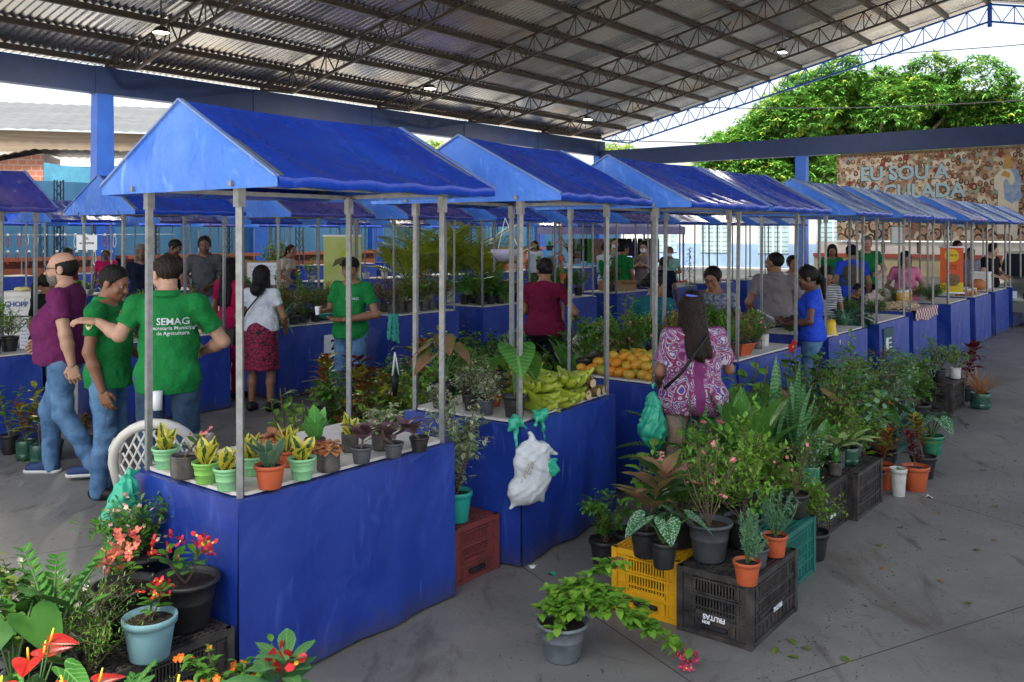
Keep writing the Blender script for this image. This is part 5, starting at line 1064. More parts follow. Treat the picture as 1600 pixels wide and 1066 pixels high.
def sp_trail(rs, m=G7, m2=G3):
    """bougainvillea: long arching shoots to one side, bracts at the tips"""
    L = MB(); S = MB(); F = MB()
    shoots = [((.28, .10, .10), .20), ((.50, -.02, -.02), .22), ((.68, -.03, -.10), .20), ((.30, .22, .30), .14), ((.16, .18, .16), .12), ((-.08, .10, .14), .10), ((-.12, -.04, .08), .10), ((.10, -.10, .10), .12), ((.05, .04, .20), .10), ((.42, .12, .10), .16), ((.62, .04, -.06), .2), ((-.02, -.13, .02), .10)]
    for e, hgt in shoots:
        e = Vector(e); pts = [Vector((0, 0, 0)).lerp(e, t)+Vector((0, 0, hgt*math.sin(PI*t**.8)*.8)) for t in np.linspace(0, 1, 9)]; S.tube(pts, [.005-.0004*i for i in range(9)], M_stemb, 5, False)
        n = int(26+e.length*75)
        for i in range(n):
            t = (rs.uniform(.18, 1))*8; k_ = min(int(t), 7); p = pts[k_].lerp(pts[k_+1], t-k_)+sph(rs, -1, 1)*.022; leaf(L, p, sph(rs, -.3, .8), rs.uniform(.05, .085), rs.uniform(.038, .06), m if rs.random() < .7 else m2, 'ov', .5, .3, 4)
        if e.x > .64 or (e.y > .2):
            for i in range(22 if e.x > .6 else 9):
                p = pts[-1]+sph(rs, -1, .6)*(.055 if e.x > .6 else .03); flower(F, p, .022, F_mag, F_yel, rs, 3)
    return {'leaves': L, 'stems': S, 'flowers': F}
def sp_veg(rs, m=G3, n=60, r=.16, ll=.12, lw=.08):
    L = MB()
    for i in range(n): d = sph(rs, .0, 1); leaf(L, d*r*.35, d+Vector((0, 0, .3)), ll*rs.uniform(.7, 1.2), lw, m, 'obov', 1.2, .2, 5, wave=.12)
    return {'leaves': L}
def one_flower():
    F = MB(); flower(F, (.10, -.06, .62), .045, F_red, F_yel, random.Random(2), 5, Vector((.3, -.8, .4)).normalized()); return F
SPEC = {
 'snake_gold': lambda r: sp_snake(r, GS, .125, .058, 10, .95), 'snake_green': lambda r: sp_snake(r, GD, .17, .05, 10, .7), 'snake_grey': lambda r: sp_snake(r, GSg, .16, .042, 13, .95), 'snake_tall': lambda r: sp_snake(r, GSn, .62, .06, 7, .30), 'snake_short': lambda r: sp_snake(r, leafmat('pale_sword_leaf', (.10, .22, .09), (.16, .30, .13), .4), .30, .075, 7, .4),
 'snake_dark': lambda r: sp_snake(r, GS, .26, .035, 12, .75),
 'episcia': lambda r: {**sp_rosette(r, GC, .055, .045, 34, (.3, 2.4), 1.2, 'ov'), 'flowers': None} and sp_rosette(r, GC, .06, .05, 36, (.2, 2.6), 1.1, 'ov', .2, .03), 'shield': lambda r: sp_cane(r, GP, h=.09, n=9, ll=.13, lw=.058, start=.3, droop=1.0, k='ov', up=.7), 'varieg': lambda r: sp_bush(r, GV, .15, .075, 190, .034, .024, kind='ov'),
 'euph_pink': lambda r: sp_cane(r, G7, h=.13, n=16, ll=.075, lw=.024, start=.4, k='obov', droop=.5, fl=(F_pink, 9, .04, .022, 2), up=.2, fold=.1), 'euph_red': lambda r: sp_cane(r, G1, h=.16, n=22, ll=.10, lw=.035, start=.35, k='obov', droop=.6, fl=(F_red, 14, .06, .024, 2), canes=2, up=.1, fold=.1),
 'euph_big': lambda r: sp_cane(r, leafmat('jade_leaf', (.07, .22, .06), (.11, .30, .09), .4, vein=(.2, .38, .15)), h=.26, n=34, ll=.15, lw=.046, start=.35, k='obov', droop=.7, fl=(F_red, 8, .04, .030, 2), up=.15, fold=.12), 'euph_small': lambda r: sp_bush(r, G1, .26, .20, 480, .038, .014, fl=F_pale, nf=46, fr=.011, ns=11, kind='obov'),
 'euph_mix': lambda r: sp_cane(r, G7, h=.16, n=20, ll=.075, lw=.026, start=.4, k='obov', droop=.5, fl=(mat('salmon_petal', (.78, .16, .12), .5), 26, .06, .017, 4), canes=2, up=.2), 'zz': sp_zz, 'anthurium': lambda r: sp_heart(r, GH, 8, .22, .17, .10, 4, lean=.8), 'heart_big': lambda r: sp_heart(r, GH, 3, .24, .22, .19, lean=.35), 'heart_dark': lambda r: sp_heart(r, G2, 6, .22, .16, .13), 'anth_brown': lambda r: sp_heart(r, GH, 5, .16, .17, .10, 2, mat('bronze_spathe', (.40, .12, .02), .3), .9),
 'bush_fine': lambda r: sp_bush(r, G7, .30, .17, 520, .020, .010, ns=9), 'bush_mid': lambda r: sp_bush(r, G1, .34, .20, 330, .045, .022, ns=8, kind='ov'), 'bush_dark': lambda r: sp_bush(r, G2, .42, .30, 700, .045, .024, ns=11, m2=G1, kind='ov'), 'bush_lime': lambda r: sp_bush(r, G3, .32, .19, 420, .032, .018, ns=9, m2=G7), 'bush_olive': lambda r: sp_bush(r, G4, .32, .2, 420, .034, .016, ns=9, m2=GC),
 'bush_silver': lambda r: sp_bush(r, GVs, .20, .14, 330, .026, .016, ns=8, m2=GV, kind='ov'), 'bush_flower': lambda r: sp_bush(r, G1, .34, .19, 300, .04, .02, fl=F_pink, nf=16, fr=.014, ns=8, kind='ov'), 'bush_blue': lambda r: sp_bush(r, G5, .36, .16, 520, .018, .008, ns=8), 'bush_round': lambda r: sp_bush(r, G5, .40, .22, 330, .030, .026, ns=9, kind='ov', m2=G7), 'lantana': lambda r: sp_bush(r, G1, .2, .16, 220, .035, .02, fl=F_or, nf=46, fr=.013, ns=7, kind='ov'),
 'dark_flower': lambda r: sp_bush(r, G2, .26, .2, 220, .05, .03, fl=F_wh, nf=14, fr=.015, ns=7, kind='ov', m2=G4), 'ficus': lambda r: sp_bush(r, GV, .66, .22, 620, .036, .020, ns=8, m2=leafmat('pale_ficus_leaf', (.16, .26, .10), (.3, .38, .2)), base=.22, kind='ov', stem=M_stemb),
 'fern': lambda r: sp_frond(r, G7, 16, .34, .014, .055, 1.5, (.2, 1.3), 24), 'fern_fine': lambda r: sp_frond(r, G7, 22, .20, .006, .03, 1.2, (.1, 1.2), 18), 'palm': lambda r: sp_frond(r, GY2, 12, .95, .026, .24, 1.2, (.05, .6), 26, .2, .2), 'palm_green': lambda r: sp_frond(r, G1, 12, .60, .018, .19, 1.5, (.15, 1.0), 24, .15, .25), 'fern_big': lambda r: sp_frond(r, G7, 18, .52, .018, .07, 1.3, (.15, 1.1), 30, .05),
 'croton': lambda r: sp_cane(r, GR, GY, .42, 44, .17, .05, .25, 2, .9, spread=.06), 'croton_y': lambda r: sp_cane(r, GY, GR, .30, 30, .12, .042, .3, 1, .7), 'croton_y2': lambda r: sp_cane(r, GY, G2, .45, 34, .19, .055, .25, 2, 1.0, spread=.08), 'burgundy': lambda r: sp_cane(r, GK, None, .42, 30, .18, .055, .3, 2, .9, spread=.09), 'cordy': lambda r: sp_cane(r, GK, GR, .34, 24, .16, .05, .4, 1, .6, up=.7),
 'ariel': lambda r: sp_cane(r, GA, G2, .30, 17, .24, .075, .35, 1, .7, up=.5), 'begonia': lambda r: sp_heart(r, GB, 7, .13, .15, .13, lean=1.1), 'rosette': lambda r: sp_rosette(r, leafmat('broad_glossy_leaf', (.06, .20, .03), (.11, .30, .045), .3, vein=(.16, .36, .10)), .36, .15, 12, (.10, .55), .35, 'ov', .22, .13, M_stem, .06), 'rosette_s': lambda r: sp_rosette(r, G7, .22, .06, 16, (.2, 1.3), 1.0), 'cabbage': lambda r: sp_rosette(r, leafmat('cabbage_leaf', (.10, .26, .17), (.15, .33, .23), .45, vein=(.35, .5, .4)), .22, .17, 8, (.3, 1.2), .5, 'obov', .15),
 'dieff': lambda r: sp_rosette(r, GF, .20, .085, 7, (.3, 1.1), .8, 'ov', .2, .07), 'caladium': lambda r: sp_heart(r, GA, 8, .26, .15, .10, lean=.8), 'tall_lime': lambda r: sp_cane(r, G3, None, .62, 26, .11, .055, .15, 2, .7, 'ov', spread=.12, up=.15), 'tall_green': lambda r: sp_cane(r, G7, None, .55, 34, .12, .045, .2, 3, .8, 'ov', spread=.12), 'grass': sp_grass, 'chive': lambda r: sp_grass(r, G5, 90, .5, .010, 1.2, 1.8), 'brown_grass': lambda r: sp_grass(r, GN, 60, .28, .008, .9, .9), 'dracaena': lambda r: sp_cane(r, G2, G1, .75, 90, .13, .014, .15, 1, 1.3, 'strap'),
 'conifer': sp_conifer, 'trail': sp_trail, 'lettuce': lambda r: sp_veg(r), 'kale': lambda r: sp_veg(r, leafmat('kale_leaf', (.03, .12, .07), (.05, .17, .10), .5, vein=(.14, .25, .18)), 60, .14, .20, .09), 'herbs': lambda r: sp_bush(r, G1, .18, .2, 500, .03, .014, ns=10, m2=G2), 'seedling': lambda r: sp_bush(r, G3, .13, .12, 170, .05, .035, ns=6, kind='ov', m2=G7), 'hibiscus': lambda r: {**sp_cane(r, G2, G1, .6, 42, .12, .06, .15, 3, .7, 'ov', None, .2), 'flowers': one_flower()}, 'hibiscus_plain': lambda r: sp_cane(r, G2, G1, .6, 42, .12, .06, .15, 3, .7, 'ov', None, .2), 'sparse': lambda r: sp_bush(r, G7, .45, .16, 170, .028, .010, fl=F_pink, nf=7, fr=.013, ns=8),
 'fern_asp': lambda r: sp_bush(r, G7, .36, .2, 900, .022, .004, ns=10), 'succulent': lambda r: sp_rosette(r, GD, .07, .02, 14, (.1, 1.4), .3, 'lan', .4),
}
PROTO = {}
def spec_meshes(sp, var=0):
    k = (sp, var)
    if k not in PROTO:
        rs = random.Random(hash(sp) % 1 + sum(map(ord, sp))*7+var*101); d = SPEC[sp](rs); PROTO[k] = {n_: b.mesh(n_) for n_, b in d.items() if b and b.v}
    return PROTO[k]
PM = {n_: mat('pot_'+n_, c, r_, 0, c2, 20) for n_, c, c2, r_ in (('mint', (.27, .60, .30), (.24, .55, .27), .35), ('lime', (.26, .58, .12), (.23, .53, .10), .35), ('orange', (.50, .10, .03), (.42, .085, .03), .5), ('grey', (.075, .085, .095), (.055, .062, .07), .45), ('black', (.013, .013, .015), (.025, .024, .024), .45), ('smoke', (.05, .045, .04), (.12, .115, .105), .3),
      ('skyblue', (.20, .38, .42), (.18, .34, .38), .4), ('teal', (.02, .38, .30), (.02, .34, .27), .35), ('white', (.62, .61, .57), (.5, .49, .45), .5), ('stone', (.18, .21, .22), (.12, .14, .15), .5), ('brown', (.09, .045, .025), (.06, .03, .02), .5), ('maroon', (.16, .02, .04), (.12, .02, .03), .4))}
M_bottle = mat('green_bottle_plastic', (.02, .17, .09), .18, 0, (.04, .24, .13), 25, spec=.8); M_bottled = mat('dark_bottle_plastic', (.015, .07, .045), .2, 0, (.03, .11, .07), 25, spec=.8)
POTS = {}
def pot_mesh(kind, r, h, mk):
    k = (kind, round(r, 3), round(h, 3), mk)
    if k in POTS: return POTS[k]
    m = PM.get(mk) or (M_bottle if mk == 'bottle' else M_bottled); b = MB()
    if kind == 'std': b.lathe([(0, 0), (r*.70, 0), (r*.72, .004), (r*.90, h*.80), (r*.90, h*.82), (r*.99, h*.83), (r, h*.985), (r*.97, h), (r*.92, h), (r*.89, h*.88), (r*.80, h*.8)], m, 24)
    elif kind == 'ring': b.lathe([(0, 0), (r*.66, 0), (r*.68, .004), (r*.78, h*.42), (r*.81, h*.43), (r*.80, h*.45), (r*.85, h*.72), (r*.88, h*.73), (r*.87, h*.76), (r*.90, h*.86), (r, h*.87), (r*1.02, h*.985), (r*.98, h), (r*.92, h), (r*.88, h*.88), (r*.80, h*.8)], m, 26)
    elif kind == 'rolled': b.lathe([(0, 0), (r*.62, 0), (r*.66, .01), (r*.80, h*.55), (r*.82, h*.56), (r*.82, h*.6), (r*.88, h*.88), (r*1.0, h*.90), (r*1.03, h*.95), (r*1.0, h*.995), (r*.93, h*.99), (r*.88, h*.9), (r*.8, h*.82)], m, 28)
    elif kind == 'bag': b.lathe([(0, 0), (r*.88, 0), (r*.95, .01), (r*.93, h*.5), (r*.97, h*.96), (r*.98, h), (r*.94, h), (r*.92, h*.85)], m, 18, wob=lambda i, t: 1+.03*math.sin(3*t+i)+.015*math.sin(7*t))
    elif kind == 'bottle': b.lathe([(0, .012), (r*.5, .0), (r*.8, .002), (r*.98, .03), (r, h*.3), (r*.95, h*.36), (r, h*.42), (r*.96, h*.55), (r, h*.62), (r*.99, h*.97), (r*.97, h), (r*.94, h*.98), (r*.93, h*.85)], m, 30, wob=lambda i, t: 1+(.09*math.cos(5*t) if i < 4 else .012*math.sin(4*t+i)))
    elif kind == 'box': b.box((0, 0, h/2), (r*1.5, r*1.1, h), m, top=(r*2.1, r*1.5)); b.box((0, 0, h*.97), (r*2.2, r*1.6, h*.06), m)
    s = MB()
    if kind == 'box': s.box((0, 0, h*1.003), (r*1.95, r*1.4, .004), M_soil)
    else: 
        rs = random.Random(int(r*1000)); vs = [Vector((0, 0, h*.86))]; n = 18
        for q in (.5, 1):
            for j in range(n): a = 2*PI*j/n; vs.append(Vector((r*.90*q*math.cos(a), r*.90*q*math.sin(a), h*.86+rs.uniform(-.004, .006)*(q < 1))))
        s.add(vs, [(0, 1+j, 1+(j+1) % n) for j in range(n)]+[(1+j, 1+n+j, 1+n+(j+1) % n, 1+(j+1) % n) for j in range(n)], M_soil)
    POTS[k] = (b.mesh('pot'), s.mesh('soil')); return POTS[k]
NPL = [0]
def plant(sp, loc, pot, label, s=1.0, var=None, rz=None, group=None, name='potted_plant', cat='potted plant', sh=None):
    NPL[0] += 1; i = NPL[0]; rz = (i*2.1) % 6.28 if rz is None else rz; var = (i % 2) if var is None else var
    root = empty(name, loc, rz, label, cat, group); z = 0
    if pot:
        kind, r, h, mk = pot; pm, sm = pot_mesh(kind, r, h, mk); po = link('pot', pm, root); link('soil', sm, po); z = h*.85
        if kind == 'box': z = h
    for n_, me in spec_meshes(sp, var).items(): link(n_, me, root, (0, 0, z), 0, (s, s, s*(sh or 1)))
    return root
# ---------------------------------------------------------------- plants, stall by stall (z of the surface they stand on given first)
ZB = ZT+.021
g1 = 'small houseplants in pots on the nearest stall'
def T1(px, py, sp, pot, lab, s=1, **k): plant(sp, P(px, py, ZB), pot, lab, s, group=g1, **k)
T1(259, 731, 'snake_gold', ('ring', .062, .095, 'mint'), 'yellow edged sansevieria in a mint pot at the left corner of the nearest stall')
T1(288, 746, 'euph_pink', ('bag', .060, .10, 'smoke'), 'pink flowering euphorbia in a clear smoky pot on the nearest stall', .9)
T1(322, 754, 'snake_gold', ('ring', .060, .092, 'lime'), 'yellow edged sansevieria in the brighter lime pot on the nearest stall')
T1(355, 765, 'snake_gold', ('ring', .058, .095, 'mint'), 'yellow sansevieria in a mint pot just left of the front post')
T1(394, 742, 'snake_gold', ('ring', .055, .085, 'mint'), 'sansevieria in a mint pot just behind the orange pot')
T1(422, 762, 'snake_grey', ('std', .066, .10, 'orange'), 'grey green sansevieria in a large orange pot on the nearest stall', 1.1)
T1(450, 729, 'snake_dark', ('std', .045, .075, 'orange'), 'dark sansevieria in a small orange pot behind the mint ones', .7)
T1(472, 748, 'snake_gold', ('ring', .062, .095, 'mint'), 'yellow sansevieria in a mint pot to the right of the orange pot')
T1(513, 735, 'episcia', ('bag', .056, .105, 'smoke'), 'copper leaved episcia in a tall smoky pot near the table middle')
T1(428, 718, 'episcia', ('bag', .060, .10, 'smoke'), 'copper leaved episcia in the back row of the nearest stall', 1.1)
T1(492, 712, 'snake_green', ('std', .052, .085, 'maroon'), 'green sansevieria in a reddish pot behind the episcia', 1.1)
T1(565, 723, 'shield', ('std', .052, .075, 'grey'), 'purple leaved plant in a small grey pot, first of the three shields', 1.05)
T1(547, 705, 'snake_gold', ('bag', .045, .09, 'smoke'), 'yellow edged sansevieria by the back post of the nearest stall', .9)
T1(597, 702, 'varieg', ('bag', .055, .085, 'smoke'), 'small white variegated shrub in a smoky pot on the nearest stall')
T1(615, 714, 'shield', ('std', .050, .070, 'grey'), 'silver purple leaved plant in a grey pot, middle one of the three shields', 1.0)
T1(655, 705, 'shield', ('std', .050, .072, 'black'), 'purple leaved plant in a black pot at the right end of the nearest stall', 1.0)
# lower left cluster
def crate(name, loc, rz, m, label, size=(.36, .55, .31), letters=None, group='plastic crates used as plant stands', inverted=True):
    """ribbed, slotted produce crate; x width, y length"""
    root = empty(name, loc, rz, label, 'crate', group); W, L, H = size; t = .008; mb = MB()
    for x in (-W/2, W/2):
        for y in (-L/2, L/2): mb.box((x*(1-.03), y*(1-.02), H/2), (.03, .03, H), m)
    for z, hh in ((.012, .024), (H*.30, .012), (H*.62, .012), (H-.014, .028)):
        for x in (-1, 1): mb.box((x*(W/2-.004), 0, z), (.018 if hh > .02 else .012, L, hh), m)
        for y in (-1, 1): mb.box((0, y*(L/2-.004), z), (W-.01, .018 if hh > .02 else .012, hh), m)
    # walls: ribbed solid panels by the corners and below, a slotted window in the middle
    for s in (-1, 1):
        for ax, D, T_ in ((0, L, W), (1, W, L)):
            def bx(u, z, du, dz, th, off=0):
                c = (s*(T_/2-.008-off), u) if ax == 0 else (u, s*(T_/2-.008-off)); mb.box((c[0], c[1], z), (th, du, dz) if ax == 0 else (du, th, dz), m)
            wn = D*.56; side = (D-wn)/2
            for q in (-1, 1): bx(q*(D/2-side/2), H/2, side-.01, H-.03, .004)
            bx(0, H*.21, wn, H*.34, .004); bx(0, H*.93, wn, H*.08, .004)
            n = int(wn/.0145)
            for i in range(n+1):
                if i % 5 != 4 or True: bx(-wn/2+wn*i/n, H*.63, .0065, H*.52, .007)
            n = int(D/.047)
            for i in range(n+1):
                u = -D/2+.012+(D-.024)*i/n; inside = abs(u) < wn/2
                bx(u, (H*.13 if inside else H/2), .006, (H*.2 if inside else H-.03), .016)
            for z in (.06, .28, .45, .66, .86): bx(0, H*z, D-.02, .007, .017)
    n = int(L/.032)
    for i in range(1, n): mb.box((0, -L/2+L*i/n, H-.006), (W-.02, .011, .008), m)
    n = int(W/.032)
    for i in range(1, n): mb.box((-W/2+W*i/n, 0, H-.004), (.011, L-.02, .008), m)
    mb.build('crate_body', root)
    mb = MB(); mb.tube([(-W*.15, -L/2-.0035, H*.17), (W*.15, -L/2-.0035, H*.17)], .013, M_dark, 12); mb.ball((-W*.15, -L/2-.0035, H*.17), .013, M_dark, 10, 8); mb.ball((W*.15, -L/2-.0035, H*.17), .013, M_dark, 10, 8); mb.build('handle_slot', root)
    if letters:
        for txt, x, z, sz, side in letters:
            if side == 'f': text(root, txt, sz, M_paper, (x, -L/2-.0035, z), (PI/2, PI, 0), bold=.0012)   # crate stands upside down, so its letters do too
            else: text(root, txt, sz, M_paper, (W/2+.0035, x, z), (PI/2, PI, PI/2), bold=.0012)
    return root
C_black = mat('black_crate_plastic', (.018, .018, .020), .5, 0, (.07, .060, .050), 14); C_yel = mat('yellow_crate_plastic', (.78, .42, .01), .4, 0, (.68, .35, .01), 9); C_teal = mat('teal_crate_plastic', (.015, .17, .13), .45, 0, (.02, .12, .095), 9); C_red = mat('faded_red_crate_plastic', (.24, .05, .045), .6, 0, (.17, .045, .04), 10)
RB = ROWZ-PI/2   # crate x runs along -b, y along the row
def GC_(a, b): return G(a, b)
crate('plastic_crate', GC_(1.945, -1.31), RB, C_black, 'black crate with FRUTAS lettering under the small conifers', letters=[('FRUTAS', .0, .100, .032, 'f'), ('FRUTAS', .04, .100, .03, 'r'), ('BON', -.04, .074, .018, 'f')])
crate('plastic_crate', GC_(1.95, -.925), RB+.02, C_yel, 'yellow crate under the silver spotted begonia', size=(.36, .50, .31))
crate('plastic_crate', GC_(2.53, -1.2), RB, C_teal, 'teal crate behind the black FRUTAS crate')
crate('plastic_crate', GC_(3.53, -1.06), RB, C_black, 'black crate under two green bottle pots', letters=[('FRUTAS', .02, .100, .03, 'r')])
crate('plastic_crate', GC_(4.12, -1.12), RB, C_black, 'black crate under the cream leaved dieffenbachia')
crate('plastic_crate', GC_(6.2, -.83), RB, C_teal, 'far teal crate along the row of plants')
crate('plastic_crate', GC_(8.3, -.83), RB, C_black, 'last black crate of the plant row, beside the burgundy plant')
crate('plastic_crate', G(1.57, .33), ROWZ, C_red, 'faded red crate under the teal pot between two stalls')
crate('plastic_crate', G(-.33, .16), RB, C_black, 'black crate with flowering euphorbias at the corner of the nearest stall')
crate('plastic_crate', G(-.34, -.32) + U2*-.05, RB+.06, C_black, 'second black crate at the lower left, hidden by leaves') if 0 else None
g2 = 'flowering plants at the corner of the nearest stall'; ZC = .315
def Q(sp, loc, pot, lab, s=1, g=None, **k): return plant(sp, loc, pot, lab, s, group=g, **k)
Q('euph_small', P(215, 935, ZC), ('rolled', .150, .21, 'black'), 'big black pot of tiny pale pink flowers by the green bag', 1.0, g2)
Q('euph_mix', P(196, 985, ZC), ('rolled', .125, .19, 'black'), 'black pot of salmon pink euphorbia at the left of the crate', 1.1, g2)
Q('euph_red', P(290, 978, ZC), ('rolled', .135, .20, 'black'), 'black pot of red euphorbia against the blue cloth', 1.05, g2)
Q('euph_red', P(234, 1026, ZC), ('std', .100, .155, 'skyblue'), 'red euphorbia in a light blue pot in front of the black pots', .75, g2)
g3 = 'plants on the floor at the lower left'
for x, z, Yd, sp, pot, lab, s in [
  (80, .22, 3.25, 'zz', ('std', .12, .18, 'black'), 'glossy zz plant with upright fronds at the left edge', .88),
  (20, .22, 3.05, 'heart_dark', ('std', .11, .16, 'black'), 'plant with big dark heart leaves at the far left', 1.3),
  (50, .31, 2.66, 'anthurium', ('std', .10, .14, 'orange'), 'red anthurium in an orange pot at the bottom left corner', .85),
  (128, .31, 2.50, 'anthurium', ('std', .10, .14, 'orange'), 'red anthurium nearest the camera', .78),
  (-12, .31, 2.50, 'anthurium', ('box', .09, .14, 'white'), 'red anthurium in a white planter at the left edge', .85),
  (135, .16, 3.25, 'fern_asp', ('std', .10, .16, 'black'), 'feathery fern behind the red anthuriums', 1.0),
  (125, 0, 3.60, 'dark_flower', ('std', .12, .25, 'black'), 'dark leaved plant with small cream flowers behind the fern', 1.05),
  (20, 0, 3.75, 'dark_flower', ('std', .12, .25, 'black'), 'dark leaved shrub behind the zz plant', 1.05),
  (172, .0, 2.95, 'zz', ('std', .10, .25, 'black'), 'smaller zz plant in front of the black crate', .6),
  (250, .22, 2.62, 'anth_brown', ('std', .10, .16, 'black'), 'anthurium with an orange brown spathe at the bottom edge', 1.15),
  (285, .0, 2.98, 'fern_asp', ('std', .09, .22, 'black'), 'small feathery fern beside the brown anthurium', .62),
  (330, 0, 3.10, 'lantana', ('std', .10, .22, 'black'), 'orange lantana in front of the blue cloth', 1.1),
  (405, 0, 3.04, 'euph_big', ('std', .11, .18, 'black'), 'large euphorbia with red flowers at the front corner of the nearest stall', 1.3),
  (-40, .22, 3.1, 'dark_flower', ('std', .1, .16, 'white'), 'white flowering plant cut by the left edge', 1.0),
 ]: Q(sp, PY(x, Yd, z), pot, lab, s, g3)
for i, (x, Yd, zz) in enumerate([(50, 2.66, .31), (128, 2.44, .31), (-20, 2.46, .31), (60, 3.2, .22), (140, 3.22, .16), (245, 2.62, .22)]):
    mb = MB(); mb.box((0, 0, zz/2-.001), (.30, .24, zz-.004), M_black); mb.box((0, 0, zz-.01), (.32, .26, .014), M_black); o = mb.build('plant_stand'); o.location = PY(x, Yd); o.rotation_euler = (0, 0, ROWZ); tag(o, 'low black block under the %s at the lower left' % ['orange potted anthurium', 'nearest anthurium', 'anthurium in the white planter', 'glossy zz plant', 'feathery fern', 'brown anthurium'][i], 'plant stand')
# floor plants right of the stalls
Q('trail', P(879, 1028), ('rolled', .118, .17, 'stone'), 'bougainvillea with magenta bracts trailing from a grey pot on the floor', .80, rz=-.2, var=0)
g4 = 'potted plants on and among the crates'
for px, py, z, sp, pot, lab, s in [
  (1037, 886, ZC, 'begonia', ('std', .066, .125, 'black'), 'silver spotted begonia in a black pot on the yellow crate', 1.15),
  (1010, 868, ZC, 'ariel', ('std', .085, .14, 'black'), 'pink flushed aglaonema at the back of the yellow crate', 1.2),
  (1108, 874, ZC, 'sparse', ('rolled', .112, .19, 'grey'), 'wispy shrub with tiny pink flowers in a big grey pot', 1.0),
  (1167, 912, ZC, 'conifer', ('std', .063, .105, 'orange'), 'feathery blue green conifer in an orange pot, nearest the crate corner', 1.0),
  (1211, 868, ZC, 'conifer', ('std', .062, .105, 'orange'), 'second feathery conifer in an orange pot, behind the nearest one', 1.1),
  (1182, 884, ZC, 'conifer', ('std', .060, .09, 'grey'), 'conifer seedling in a grey pot between the two orange pots', .7),
  (1066, 850, ZC, 'bush_flower', ('box', .125, .14, 'black'), 'wide black planter with soil and a pink flowering shrub', 1.0),
  (1160, 852, ZC, 'bush_lime', ('std', .10, .15, 'black'), 'lime green bush behind the grey pot', 1.1),
 ]: Q(sp, P(px, py, z), pot, lab, s, g4)
